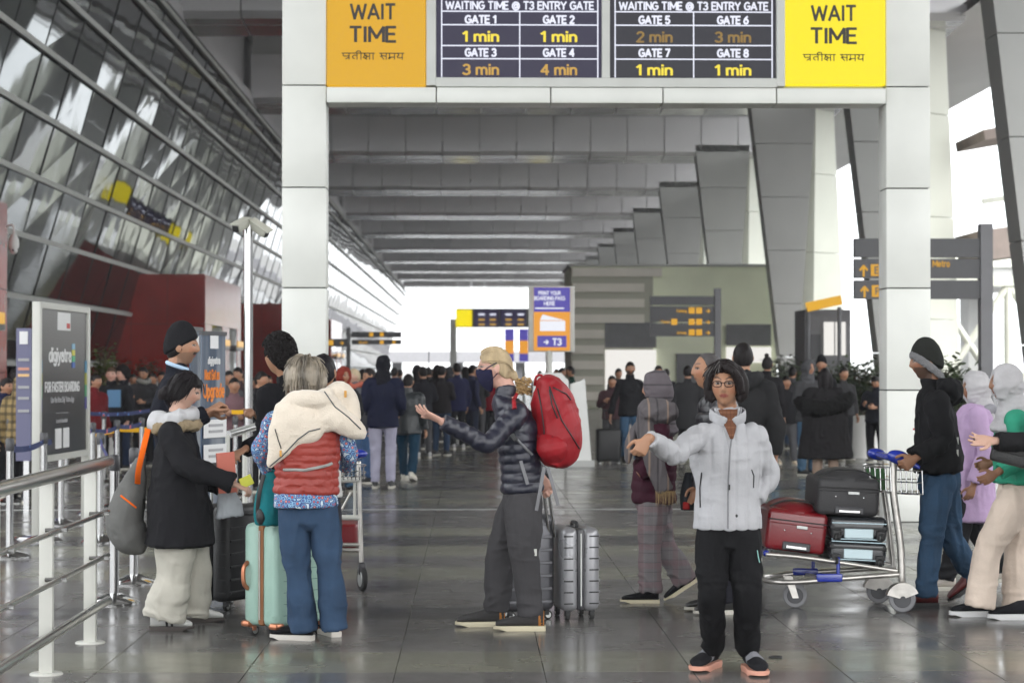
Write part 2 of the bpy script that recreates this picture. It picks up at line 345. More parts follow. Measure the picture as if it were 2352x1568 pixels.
ys = [(8.3, 9.05, 0), (9.05, 9.8, 0), (9.8, 10.55, 0), (10.55, 11.3, 2), (11.3, 12.05, 0), (12.05, 12.8, 0), (12.8, 13.4, 1), (13.4, 14.3, 0), (14.3, 15.2, 0), (15.2, 16.1, 2), (16.1, 17.1, 0), (17.1, 18.1, 2), (18.1, 19.2, 1), (19.2, 20.1, 2), (20.1, 21.0, 0), (21.0, 21.9, 0), (21.9, 22.75, 0)]
y = 22.83
k = 0
while y < 120:
    d = .9 if k % 6 != 4 else .6
    ys.append((y, y + d, 1 if k % 6 == 4 else (2 if k % 6 in (1, 3) else 0))); y += d; k += 1
tmesh = {}
def tile_mesh(w, d, tone):
    key = (round(w, 3), round(d, 3), tone)
    if key not in tmesh:
        m_ = MB(); g_ = .002; b_ = .0015; t_ = .011
        a = [(g_, g_, -t_), (w - g_, g_, -t_), (w - g_, d - g_, -t_), (g_, d - g_, -t_)]
        b = [(g_, g_, -b_), (w - g_, g_, -b_), (w - g_, d - g_, -b_), (g_, d - g_, -b_)]
        c = [(g_ + b_, g_ + b_, 0), (w - g_ - b_, g_ + b_, 0), (w - g_ - b_, d - g_ - b_, 0), (g_ + b_, d - g_ - b_, 0)]
        m_.add(a + b + c, [(8, 9, 10, 11)] + [(i, (i + 1) % 4, 4 + (i + 1) % 4, 4 + i) for i in range(4)] + [(4 + i, 4 + (i + 1) % 4, 8 + (i + 1) % 4, 8 + i) for i in range(4)])
        tmesh[key] = m_.mesh('tile', GR[tone])
    return tmesh[key]
cnt = 0; far = [MB(), MB(), MB()]
for (y0, y1, tone) in ys:
    xl = (0 - 1085) / FPX * y1 - .4; xr = (2352 - 1085) / FPX * y1 + .4
    i0 = int(math.floor((xl - X0) / TW)); i1 = int(math.ceil((xr - X0) / TW))
    if y0 < 23.5 and cnt < 296:
        for i in range(i0, i1):
            link('tile', tile_mesh(TW, y1 - y0, tone), fl, (X0 + i * TW, y0, rnd.uniform(-.0004, .0004))); cnt += 1
        rng = list(range(-16, i0)) + list(range(i1, 22))
    else: rng = range(-16, 24)
    for i in rng:
        far[tone].add([(X0 + i * TW + .002, y0 + .002, 0), (X0 + (i + 1) * TW - .002, y0 + .002, 0), (X0 + (i + 1) * TW - .002, y1 - .002, 0), (X0 + i * TW + .002, y1 - .002, 0)], [(0, 1, 2, 3)])
for t, f_ in enumerate(far):
    o = link('tile', f_.mesh('tile', GR[t]), fl); o['kind'] = 'stuff'
near = MB(); near.add([(-13, -20, -.001), (16, -20, -.001), (16, 8.29, -.001), (-13, 8.29, -.001)], [(0, 1, 2, 3)])
near.add([(-13, y + .003, -.001), (19, y + .003, -.001), (19, 320, -.001), (-13, 320, -.001)], [(0, 1, 2, 3)])
link('floor_slab', near.mesh('floor_slab', GR[0]), fl)
ej = MB(); ej.box((2, 22.79, -.002), (30, .045, .012)); 
link('expansion_joint', ej.mesh('expansion_joint', M['dull_metal']), fl)

# ceiling with deep ribs (metal cassettes)
ZE = CAMZ; ZC = ZE + 10.1
XL, XRt = -8.45, 13.2
ceil = MB(); ceil.box((4.5, 120, ZC + 2.9), (28, 270, .3))
ceiling = tag(link('ceiling', ceil.mesh('ceiling', M['ceil'])), kind='structure')
F1 = 4704 * 10.1 / 489
YR = [F1 + 19.0 * k for k in range(-5, 9)]
pm = {}
npan = 0
for k, yr in enumerate(YR):
    ext = XRt + (1.2 if k < 6 else 0)
    rb = link('rib', MB().box(((XL + ext) / 2 - 0, yr + 1.5, ZC + 1.75), (ext - XL - .1, 2.7, 2.0)).mesh('rib', M['ceil']), ceiling)
    n = 13
    w = (ext - XL) / n
    # a cassette: tall face, sloped lip and bottom
    if round(w, 3) not in pm:
        c_ = MB(); gq = .02
        prof = [(0, 1.95), (0, .30), (.22, .10), (1.1, .075), (1.16, .10), (1.22, .07), (2.7, 0), (2.9, .25), (2.9, 1.95)]
        c_.add([(gq, p[0], p[1]) for p in prof] + [(w - gq, p[0], p[1]) for p in prof],
               [(i, i + 1, len(prof) + i + 1, len(prof) + i) for i in range(len(prof) - 1)] + [tuple(range(len(prof)))[::-1], tuple(range(len(prof), 2 * len(prof)))])
        me = c_.mesh('panel', M['rib']); me.materials.append(M['lip'])
        for ii in (2, 5): me.polygons[ii].material_index = 1
        for p_ in me.polygons: p_.use_smooth = False
        bm__ = bmesh.new(); bm__.from_mesh(me); bmesh.ops.recalc_face_normals(bm__, faces=bm__.faces); bm__.to_mesh(me); bm__.free(); pm[round(w, 3)] = me
    for i in range(n):
        if npan < 190: link('panel', pm[round(w, 3)], rb, (XL + i * w, yr, ZC - .03 + rnd.uniform(-.015, .015))); npan += 1
# inclined infill between ribs along the left (edge trim)
et = MB(); et.box((XL - .1, 130, ZC + .2), (.35, 252, .35)); et.box((XL - .45, 130, ZC + 1.6), (.3, 252, 3.2)); link('edge_trim', et.mesh('edge_trim', M['rib']), ceiling)
# the ceiling's outer part on the right, above the road side
rc = MB(); rc.add([(14.2, 40, ZC + .2), (20, 34, ZC + .8), (20, 250, ZC + .8), (14.2, 250, ZC + .2)], [(0, 1, 2, 3)])
rc.add([(14.2, 40, ZC + .5), (20, 34, ZC + 1.1), (20, 250, ZC + 1.1), (14.2, 250, ZC + .5)], [(3, 2, 1, 0)])
link('soffit', rc.mesh('soffit', M['ceil']), ceiling)

# leaning glass facade: X = -11.4 + .29 z' (z' above the eye)
LEAN = .29
def fx(zp): return -11.4 + LEAN * zp
M['glass'] = None
def glassmat():
    m, n, l, b = _new('facade_glass')
    b.inputs['Metallic'].default_value = 0; b.inputs['Base Color'].default_value = (.008, .012, .014, 1); b.inputs['Roughness'].default_value = .03
    gl = n.new('ShaderNodeBsdfGlossy'); gl.inputs['Color'].default_value = (.33, .35, .37, 1); gl.inputs['Roughness'].default_value = .03
    lw = n.new('ShaderNodeLayerWeight'); lw.inputs['Blend'].default_value = .5; pw = n.new('ShaderNodeMath'); pw.operation = 'POWER'; pw.inputs[1].default_value = 6; l.new(lw.outputs['Facing'], pw.inputs[0])
    mg = n.new('ShaderNodeMix'); mg.data_type = 'RGBA'; mg.inputs[6].default_value = (.10, .115, .12, 1); mg.inputs[7].default_value = (1, 1, 1, 1); l.new(pw.outputs[0], mg.inputs[0]); l.new(mg.outputs[2], gl.inputs['Color'])
    geo = n.new('ShaderNodeNewGeometry'); nz = n.new('ShaderNodeTexNoise'); nz.inputs['Scale'].default_value = .55; nz.inputs['Detail'].default_value = 1
    l.new(geo.outputs['Position'], nz.inputs['Vector'])
    bp = n.new('ShaderNodeBump'); bp.inputs['Strength'].default_value = .12; bp.inputs['Distance'].default_value = .05
    l.new(nz.outputs[0], bp.inputs['Height']); l.new(bp.outputs[0], gl.inputs['Normal']); l.new(gl.outputs[0], n['Material Output'].inputs['Surface'])
    return m
M['glass'] = glassmat()
M['green_edge'] = mat('green_edge', (.03, .09, .075), .2)
facade = tag(empty('glass_facade', (fx(-ZE), 38, 0)), 'tall leaning glass curtain wall with grey mullions along the left side', 'facade')
slopes = [-.14, .017, .163, .30, .44, .588, .746, .907, 1.10]
zs = [-ZE] + [11.4 * s / (1 + LEAN * s) for s in slopes[1:]] + [10.0]
L0 = math.sqrt(1 + LEAN * LEAN)
gcache = {}
def pane(zi, y0, ln, name='glass_panel'):
    za, zb = zs[zi] + .05, zs[zi + 1] - .05
    p = []
    j = [rnd.uniform(-.009, .009) for _ in range(4)]
    q = [(y0 + .03, za, j[0]), (y0 + ln - .03, za, j[1]), (y0 + ln - .03, zb, j[2]), (y0 + .03, zb, j[3])]
    m_ = MB(); nrm = Vector((1, 0, -LEAN)).normalized()
    fr = [Vector((fx(z), yy, z + ZE)) + nrm * d for yy, z, d in q]
    m_.add(fr + [v - nrm * .03 for v in fr], [(0, 1, 2, 3), (7, 6, 5, 4), (0, 4, 5, 1), (1, 5, 6, 2), (2, 6, 7, 3), (3, 7, 4, 0)])
    return m_
PY0 = 35.9; PL = 3.0
farp = MB(); npane = 0
for c in range(0, 76):
    y0 = PY0 + c * PL
    for zi in range(1, len(zs) - 1):
        mm = pane(zi, y0, PL)
        if npane < 290: part('glass_panel', mm, M['glass'], facade); npane += 1
        else: farp.add(mm.v, mm.f)
o = part('glass_panel', farp, M['glass'], facade); o['kind'] = 'stuff'
for c in range(-3, 0):
    for zi in range(0, len(zs) - 1): part('glass_panel', pane(zi, PY0 + c * PL, PL), M['glass'], facade)
low = MB()
for c in range(0, 76): mm = pane(0, PY0 + c * PL, PL); low.add(mm.v, mm.f)
o = part('glass_panel', low, M['glass'], facade); o['kind'] = 'stuff'
for zi in range(1, len(zs)):
    z = zs[zi]; mb = MB(); nrm = Vector((1, 0, -LEAN)).normalized(); c = Vector((fx(z), 145, z + ZE)) + nrm * .05
    mb.box(c, (.16, 236, .12), rot=Matrix.Rotation(-math.atan(LEAN) * -1, 3, 'Y'))
    part('mullion', mb, M['grey_frame'], facade)
jt = MB()
for c in range(-3, 77):
    y0 = PY0 + c * PL; za, zb = -ZE, 10.0
    a = Vector((fx(za), y0, za + ZE)); b = Vector((fx(zb), y0, zb + ZE)); nrm = Vector((1, 0, -LEAN)).normalized()
    for s_ in (-.012,): jt.quad8([a + Vector((0, -.012, 0)), a + Vector((0, .012, 0)), a + Vector((0, .012, 0)) + nrm * .02, a + Vector((0, -.012, 0)) + nrm * .02,
                                  b + Vector((0, -.012, 0)), b + Vector((0, .012, 0)), b + Vector((0, .012, 0)) + nrm * .02, b + Vector((0, -.012, 0)) + nrm * .02])
part('gasket', jt, M['black'], facade)
# backing so nothing shines through the joints
bk = MB(); nrm = Vector((1, 0, -LEAN)).normalized()
pp = [Vector((fx(z), yy, z + ZE)) - nrm * .12 for yy, z in ((26.5, -ZE), (264, -ZE), (264, 10.2), (26.5, 10.2))]
bk.prism(pp, -nrm * .4); part('back_wall', bk, M['gap'], facade)
# building mass behind the facade
bm_ = MB(); bm_.box((-22, 146, 6.0), (14, 236, 12)); tag(link('terminal_building', bm_.mesh('terminal_building', M['dark_grey'])), 'dark terminal building behind the leaning glass wall', 'building')

# glossy maroon gate houses standing out of the facade
def gate_house(yf, lab, depth=10.0):
    top = 2.96 + ZE
    r = empty('gate_house', (-8.5, yf, 0), lab, 'gate house', 'maroon gate houses in front of the glass wall')
    # wall panels on the front
    x0, x1 = -8.5, fx(-ZE) - .1
    n = 3; w = (x0 - x1) / n
    for i in range(n):
        for j, (za, zb) in enumerate(((0, 1.5), (1.5, 3.0), (3.0, top))):
            part('panel', MB().box((x1 + (i + .5) * w, yf + .02 + rnd.uniform(-.003, .003), (za + zb) / 2), (w - .012, .04, zb - za - .012)), M['maroon'], r)
    part('core', MB().box(((x0 + x1) / 2 - .03, yf + depth / 2 + .05, top / 2 - .02), (x0 - x1 - .1, depth - .1, top - .05)), M['black'], r)
    # side wall with glazed entrance
    segs = [(0, 1.7, 'w'), (1.7, 4.6, 'd'), (4.6, 6.5, 'w'), (6.5, 8.8, 'd'), (8.8, depth, 'w')]
    for a, b, t in segs:
        if t == 'w':
            for za, zb in ((0, 1.5), (1.5, 3.0), (3.0, top)):
                part('panel', MB().box((x0 + .02, yf + (a + b) / 2, (za + zb) / 2), (.04, b - a - .012, zb - za - .012)), M['maroon'], r)
        else:
            part('panel', MB().box((x0 + .02, yf + (a + b) / 2, (3.0 + top) / 2), (.04, b - a - .012, top - 3.0 - .012)), M['maroon'], r)
            d_ = part('door', MB().box((x0 + .01, yf + (a + b) / 2, 1.1), (.03, b - a - .1, 2.2)), M['glass'], r)
            part('window', MB().box((x0 + .015, yf + (a + b) / 2, 2.62), (.03, b - a - .1, .7)), M['glass'], r)
            part('fascia', MB().box((x0 + .14, yf + (a + b) / 2, 2.32), (.28, b - a, .16)), M['dark_grey'], r)
            part('sign_panel', MB().box((x0 + .3, yf + (a + b) / 2, 2.45), (.04, b - a - .4, .2)), M['amber'], r)
    part('roof', MB().box(((x0 + x1) / 2, yf + depth / 2, top + .03), (x0 - x1 + .06, depth + .06, .06)), M['maroon'], r)
    return r
M['lit_white'] = glow('lit_white', (1, .97, .92), .9)
gate_house(27.4, 'glossy maroon gate house at the left edge with a dome camera hung from it')
gate_house(65.0, 'large glossy maroon gate house behind the man in the black beanie')
gate_house(94.0, 'distant maroon gate house seen behind the steel camera pole')
gate_house(123.0, 'far maroon gate house just right of the near white pillar')

# canopy columns: tapered grey slab plus a splayed pale leg, in joined lifts
def lifts(bot, top, z0, z1, n, m, root, gap=.02):
    # bot/top: four (x,y) corners
    for i in range(n):
        a, b = i / n, (i + 1) / n
        za, zb = z0 + (z1 - z0) * a + gap / 2, z0 + (z1 - z0) * b - gap / 2
        f = lambda t: [(p[0] * (1 - t) + q[0] * t, p[1] * (1 - t) + q[1] * t) for p, q in zip(bot, top)]
        A, B = f(a), f(b)
        part('cladding_panel', MB().quad8([(x, y_, za) for x, y_ in A] + [(x, y_, zb) for x, y_ in B]), m, root)
def column(yc, lab, dx=0.0, zt=ZC):
    r = empty('canopy_column', (12.2 + dx, yc, 0), lab, 'column', 'concrete canopy columns along the road side')
    z1 = zt + .6
    lifts([(12.0 + dx, yc), (12.35 + dx, yc), (12.35 + dx, yc + .9), (12.0 + dx, yc + .9)], [(10.6 + dx, yc), (13.2 + dx, yc), (13.2 + dx, yc + 1.0), (10.6 + dx, yc + 1.0)], 0, z1, 6, M['concrete'], r)
    # outer leg: wedge with a facet toward the road, daylight painted in as pale colour
    lifts([(12.45 + dx, yc + 2.2), (13.3 + dx, yc + 1.7), (14.9 + dx, yc + 2.9), (13.2 + dx, yc + 3.6)], [(13.2 + dx, yc + 1.2), (13.35 + dx, yc + 1.1), (14.15 + dx, yc + 1.8), (13.6 + dx, yc + 2.2)], 0, z1, 4, M['cream'], r)
    return r
desc = ['leaning grey column at the right edge of the view', 'wide pale canopy column right of the right gantry pillar', 'grey tapered canopy column with pale leg behind the silver jacket woman',
        'tapered canopy column rising behind the striped kiosk building', 'fourth canopy column, partly hidden by the striped building', 'small distant canopy column, second from the far end']
column(40.0, desc[0], dx=-.75)
for k in range(2, 8):
    yk = F1 + 19 * (k - 4)
for k, yk in enumerate([F1 - 38, F1 - 19, F1, F1 + 19, F1 + 38, F1 + 57, F1 + 76, F1 + 95, F1 + 114, F1 + 133, F1 + 152]):
    column(yk, (desc[1:] + ['canopy column just beyond the fourth one, mostly hidden'])[k] if k < 6 else 'small canopy column far down the row, beyond the striped building')

# striped cream kiosk building on the right
kb = empty('kiosk_building', (4, 82, 0), 'cream kiosk building with horizontal fins and lit posters behind the crowd', 'building')
part('wall', MB().box((8.1, 85, 2.85), (8.3, 5.6, 5.7)), M['cream_dull'], kb)
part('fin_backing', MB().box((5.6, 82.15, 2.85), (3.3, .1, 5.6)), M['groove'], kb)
for i in range(9):
    z = .35 + i * .62
    wf = 1.3 if i < 5 else (2.9 if i < 8 else 3.6)
    part('fin', MB().box((4.0 + wf / 2, 82.08, z + .15), (wf, .16, .34)), M['cream_fin'], kb)
part('window', MB().box((6.35, 82.12, 2.95), (2.05, .1, 1.0)), M['mid_grey'], kb)
part('poster', MB().box((6.35, 82.1, 1.55), (2.05, .12, 1.6)), M['lit_white'], kb)
part('window', MB().box((11.1, 82.12, 2.95), (1.8, .1, .85)), M['mid_grey'], kb)
part('poster', MB().box((11.1, 82.1, 2.15), (1.8, .12, .62)), M['lit_white'], kb)
part('door', MB().box((9.0, 82.12, 1.1), (1.6, .1, 2.2)), M['mid_grey'], kb)
part('roof', MB().box((8.1, 85, 5.75), (8.5, 5.8, .1)), M['concrete'], kb)

# elevated road and footbridges on the open right side
ro = tag(empty('elevated_road', (40, 150, 0)), 'distant pale elevated road on the open right side', 'road bridge')
part('deck', MB().box((75, 170, 9.0), (80, 14, 1.6)), M['concrete'], ro)
part('parapet', MB().box((75, 162.8, 10.3), (80, .3, 1.1)), M['cream'], ro)
for i in range(5): part('pier', MB().box((42 + i * 16, 170, 4), (2, 3, 8.2)), M['concrete'], ro)
fb = tag(empty('footbridge', (16, 60, 0)), 'covered footbridge crossing high up at the right', 'footbridge')
M['pinkish'] = mat('pinkish', (.45, .37, .33), .6, var=.1)
part('deck', MB().box((24.5, 62, ZE + 5.0), (19, 3, .9), rot=Matrix.Rotation(R(-8), 3, 'Y')), M['pinkish'], fb)
part('handrail', MB().box((24.5, 60.3, ZE + 6.3), (19, .12, .16), rot=Matrix.Rotation(R(-8), 3, 'Y')), M['cream'], fb)
part('roof', MB().box((24.5, 62, ZE + 8.6), (19, 3.6, .3), rot=Matrix.Rotation(R(-10), 3, 'Y')), M['pinkish'], fb)
st = tag(empty('steel_frame', (22, 80, 0)), 'white diagonal steel bracing beyond the direction sign at right', 'steel frame')
for x0_, x1_, z0_, z1_ in ((17.5, 20.5, .3, 4.8), (20.5, 17.5, .3, 4.8), (20.5, 23.5, .3, 4.8), (23.5, 20.5, .3, 4.8)):
    part('brace', MB().cyl((x0_, 78, z0_), (x1_, 78, z1_), .14, n=10), M['cream'], st)
for x0_ in (17.5, 20.5, 23.5): part('post', MB().cyl((x0_, 78, 0), (x0_, 78, 5), .16, n=10), M['cream'], st)
part('beam', MB().box((20.5, 78, 4.95), (6.6, .4, .4)), M['cream'], st)

# low building and overpass at the far end
fo = tag(empty('far_overpass', (-2, 300, 0)), 'pale overpass closing the far end of the forecourt', 'overpass')
part('deck', MB().box((10, 300, 3.4), (70, 8, 1.6)), mat('overpass_grey', (.33, .33, .35), .7, var=.1), fo)
for i in range(8): part('pier', MB().box((-20 + i * 9, 300, 1.3), (1.4, 3, 2.6)), M['mid_grey'], fo)
fbld = tag(empty('far_building', (-26, 290, 0)), 'grey far building with roof plant beside the left pillar', 'building')
part('wall', MB().box((-27, 292, 3.6), (14, 8, 7.2)), M['mid_grey'], fbld)
part('roof_plant', MB().box((-24, 292, 7.9), (3, 3, 1.4)), M['mid_grey'], fbld)

cp = tag(empty('reflection_block', (52, 60, 0)), 'added unseen block outside the right edge, darkening the glass wall reflections', 'reflection block')
part('wall', MB().box((56, 65, 4.5), (8, 190, 9)), M['mid_grey'], cp)  # unseen block added so the glass facade mirrors something dark
for i in range(3): part('block_edge', MB().box((51.8, 65, 1.2 + i * 3.1), (.4, 190, .9)), M['concrete'], cp)
# ================================================================== WAIT-TIME GANTRY
GY = 20.8; SG = FPX / GY
def gx(x): return at(x, 849, GY).x
def gz(y): return at(1085, y, GY).z
M['lcd'] = glow('lcd', (.026, .022, .055), 1.0)
M['lcd2'] = glow('lcd2', (.02, .02, .03), 1.0)
M['scr_white'] = glow('scr_white', (.85, .87, 1.0), 1.1)
M['scr_yellow'] = glow('scr_yellow', (1.0, .8, .05), 1.0)
M['scr_amber'] = glow('scr_amber', (.62, .36, .06), 1)
M['scr_brown'] = glow('scr_brown', (.30, .18, .04), 1)
M['box_dull'] = glow('box_dull', (.74, .40, .004), 1)
M['box_lit'] = glow('box_lit', (1.0, .82, .0), 1.0)
M['ink'] = mat('ink', (.03, .028, .03), .6)
gan = empty('wait_time_gantry', (gx(1390), GY, 0), 'large white gantry with wait time screens spanning over the crowd', 'gantry')
seams = [197, 431, 661, 896, 1133]
ztop = CAMZ + 5.0
def pillar(xa, xb, name='pillar'):
    a, b = gx(xa), gx(xb); zz = [0.0] + [gz(s) for s in reversed(seams)] + [ztop]
    core = part('pillar_core', MB().box(((a + b) / 2, GY + .21, ztop / 2), (b - a - .03, .36, ztop)), M['gap'], gan)
    for i in range(len(zz) - 1):
        za, zb = zz[i] + .006, zz[i + 1] - .006
        part('panel', MB().box(((a + b) / 2, GY + .2, (za + zb) / 2), (b - a, .4, zb - za), bev=.006), M['white_panel'], gan, smooth=30)
pillar(647, 748); pillar(2037, 2138)
# beam cladding
xs = [748.5, 1002, 1265, 1523, 1784, 2036.5]; zb0, zb1 = gz(237), gz(202)
for i in range(5):
    a, b = gx(xs[i]) + .006, gx(xs[i + 1]) - .006
    part('panel', MB().box(((a + b) / 2, GY + .17, (zb0 + zb1) / 2), (b - a, .4, zb1 - zb0), bev=.006), M['white_panel'], gan, smooth=30)
part('beam_core', MB().box(((gx(748) + gx(2037)) / 2, GY + .25, (zb1 + ztop) / 2 + .01), (gx(2037) - gx(748) - .02, .3, ztop - zb1 - .02)), M['grey_frame'], gan)
zl = gz(197)
def lightbox(xa, xb, y1, m):
    a, b = gx(xa), gx(xb); z0, z1 = gz(y1), CAMZ + 4.4
    o = part('lightbox', MB().box(((a + b) / 2, GY + .04, (z0 + z1) / 2), (b - a - .01, .1, z1 - z0), bev=.008), m, gan)
    return (a + b) / 2
cL = lightbox(749, 978, 199, M['box_dull']); cR = lightbox(1805, 2036, 194, M['box_lit'])
S1 = FPX / (GY - .03)
DEV = {  # strokes of the Hindi line on a 0..1 high grid, x in the same units
 'pra': (1.05, [[(0, 1), (1.05, 1)], [(.82, 1), (.82, 0)], [(.15, 1), (.15, .62), (.3, .5), (.55, .52), (.82, .62)], [(.82, .38), (.45, .05)]]),
 'ta': (.85, [[(0, 1), (.85, 1)], [(.68, 1), (.68, 0)], [(.68, .62), (.35, .66), (.15, .45), (.2, .22), (.38, .1)]]),
 'ii': (.45, [[(0, 1), (.45, 1)], [(.28, 1), (.28, 0)], [(.28, 1), (.2, 1.32), (-.08, 1.38), (-.25, 1.2), (-.28, 1)]]),
 'ksha': (1.0, [[(0, 1), (1.0, 1)], [(.82, 1), (.82, 0)], [(.35, 1), (.2, .85), (.3, .7), (.5, .66), (.2, .55), (.12, .3), (.3, .18), (.5, .3), (.45, .45), (.82, .5)], [(.3, .18), (.5, .0)]]),
 'aa': (.4, [[(0, 1), (.4, 1)], [(.22, 1), (.22, 0)]]),
 'sa': (.95, [[(0, 1), (.95, 1)], [(.78, 1), (.78, 0)], [(.2, 1), (.2, .75), (.38, .6), (.2, .48), (.1, .5)], [(.22, .46), (.5, .02)], [(.35, .58), (.78, .5)]]),
 'ma': (.95, [[(0, 1), (.95, 1)], [(.78, 1), (.78, 0)], [(.22, 1), (.22, .3), (.1, .22), (.14, .1), (.28, .18), (.22, .34), (.78, .38)]]),
 'ya': (.9, [[(0, 1), (.9, 1)], [(.72, 1), (.72, 0)], [(.15, 1), (.32, .8), (.3, .62), (.14, .5), (.2, .28), (.45, .22), (.72, .38)]]),
}
def hindi(cx, z, h, width, m, parent, y, th=.10):
    seq = ['pra', 'ta', 'ii', 'ksha', 'aa', None, 'sa', 'ma', 'ya']
    tot = sum(.55 if s is None else DEV[s][0] for s in seq); sx = width / tot; x = cx - width / 2
    mb = MB()
    for s in seq:
        if s is None: x += .55 * sx; continue
        w, st = DEV[s]
        for ln in st:
            pts = [(x + p[0] * sx, y, z + p[1] * h) for p in ln]
            for a, b in zip(pts, pts[1:]):
                d = Vector(b) - Vector(a); L_ = d.length; d.normalize(); n_ = Vector((-d.z, 0, d.x)) * (th * h / 2); e = d * (th * h * .4)
                A, B = Vector(a) - e, Vector(b) + e
                mb.add([A - n_, B - n_, B + n_, A + n_, *[q + Vector((0, .004, 0)) for q in (A - n_, B - n_, B + n_, A + n_)]],
                       [(0, 1, 2, 3), (0, 4, 5, 1), (1, 5, 6, 2), (2, 6, 7, 3), (3, 7, 4, 0)])
        x += w * sx
    return part('lettering', mb, m, parent)
ty = GY - .018
for cx in (cL, cR):
    ox = (at(856, 849, GY).x - cL) if cx == cL else (at(1916, 849, GY).x - cR)
    text('lettering', 'WAIT', .145, (cx + ox, ty, gz(45)), M['ink'], gan, width=100 / SG, th=.19)
    text('lettering', 'TIME', .145, (cx + ox, ty, gz(97)), M['ink'], gan, width=103 / SG, th=.19)
    hindi(cx + ox, gz(138), .062, 142 / SG, M['ink'], gan, ty, th=.16)
    # thin printed square
# screens
def screen(xa, xb, ytab, rowsy, head, cells, cols, lcd):
    a, b = gx(xa), gx(xb)
    s_ = part('screen', MB().box(((a + b) / 2, GY + .07, (gz(178) + gz(-20)) / 2), (b - a, .06, gz(-20) - gz(178))), lcd, gan)
    ln = MB(); yy = GY + .037; t = .012
    xl, xr, xm = gx(xa + 12), gx(xb - 8), gx((xa + xb) / 2 + 2)
    for yv in rowsy: ln.box(((xl + xr) / 2, yy, gz(yv)), (xr - xl, .004, t))
    for xv, top in ((xl, -14), (xr, -14), (xm, rowsy[0])): ln.box((xv, yy - .0005, (gz(177) + gz(top)) / 2), (t, .004, gz(top) - gz(177)))
    part('grid_line', ln, M['scr_white'], gan)
    text('lettering', head, .075, ((xl + xr) / 2, yy - .004, gz(20)), M['scr_white'], gan, width=xr - xl - .09, th=.21, space=.42)
    for i, (t1, t2, c2) in enumerate(cells):
        cx = (xl + xm) / 2 if i % 2 == 0 else (xm + xr) / 2; rw = i // 2
        text('lettering', t1, .073, (cx, yy - .004, gz([52, 128][rw])), M['scr_white'], gan, width=70 / SG, th=.25)
        text('lettering', t2, .098, (cx, yy - .004, gz([94, 170][rw])), M[c2], gan, width=80 / SG, th=.19)
screen(1002, 1382, 0, [25, 56, 104, 134], 'WAITING TIME @ T3 ENTRY GATE', [('GATE 1', '1 min', 'scr_yellow'), ('GATE 2', '1 min', 'scr_yellow'), ('GATE 3', '3 min', 'scr_amber'), ('GATE 4', '4 min', 'scr_amber')], 0, M['lcd'])
screen(1402, 1784, 0, [25, 56, 102, 134], 'WAITING TIME @ T3 ENTRY GATE', [('GATE 5', '2 min', 'scr_brown'), ('GATE 6', '3 min', 'scr_brown'), ('GATE 7', '1 min', 'scr_yellow'), ('GATE 8', '1 min', 'scr_yellow')], 0, M['lcd2'])
fr = MB()
for xa, xb, ya, yb in ((979, 1001, -40, 197), (1383, 1401, -40, 179), (1785, 1804, -40, 197), (1001, 1785, 179, 200)):
    a, b, z1, z0 = gx(xa), gx(xb), gz(ya), gz(yb)
    part('frame', MB().box(((a + b) / 2, GY + .05, (z0 + z1) / 2), (b - a, .14, z1 - z0), bev=.004), M['grey_frame'], gan)
# ================================================================== PEOPLE
def vnoise(p, seed=0):
    p = np.asarray(p, float); i = np.floor(p).astype(np.int64); f = p - i; f = f * f * (3 - 2 * f)
    def h(a, b, c):
        x = (a * 374761393 + b * 668265263 + c * 2147483647 + seed * 974711) & 0xffffffff
        x = ((x ^ (x >> 13)) * 1274126177) & 0xffffffff
        return ((x ^ (x >> 16)) & 0xffff) / 65535.0
    r = 0
    for dx in (0, 1):
        for dy in (0, 1):
            for dz in (0, 1):
                w = (f[:, 0] if dx else 1 - f[:, 0]) * (f[:, 1] if dy else 1 - f[:, 1]) * (f[:, 2] if dz else 1 - f[:, 2])
                r = r + w * h(i[:, 0] + dx, i[:, 1] + dy, i[:, 2] + dz)
    return r * 2 - 1
def remesh(mb, voxel, smooth=2, disp=None):
    me = bpy.data.meshes.new('tmp'); me.from_pydata([tuple(v) for v in mb.v], [], mb.f); me.update()
    o = bpy.data.objects.new('tmp', me); COL.objects.link(o)
    r = o.modifiers.new('r', 'REMESH'); r.mode = 'VOXEL'; r.voxel_size = voxel
    if smooth: s = o.modifiers.new('s', 'SMOOTH'); s.factor = .5; s.iterations = smooth
    dg = bpy.context.evaluated_depsgraph_get(); dg.update()
    out = bpy.data.meshes.new_from_object(o.evaluated_get(dg))
    bpy.data.objects.remove(o); bpy.data.meshes.remove(me)
    if disp:
        n = len(out.vertices); co = np.empty(n * 3); out.vertices.foreach_get('co', co); co = co.reshape(-1, 3)
        no = np.empty(n * 3); out.vertices.foreach_get('normal', no); no = no.reshape(-1, 3)
        co = co + no * disp(co, no)[:, None]; out.vertices.foreach_set('co', co.ravel())
    out.shade_smooth(); out.update()
    return out
def folds(amp, s=(9, 9, 4), seed=0):
    def f(co, no):
        w = vnoise(co * 3.0, seed + 9)[:, None] * .35
        a = vnoise(co * np.array(s) + w * 3, seed)
        b = vnoise(co * np.array(s) * 2.3 + w * 4, seed + 3)
        return amp * ((1 - 2 * np.abs(a)) * .8 + (1 - 2 * np.abs(b)) * .4)
    return f

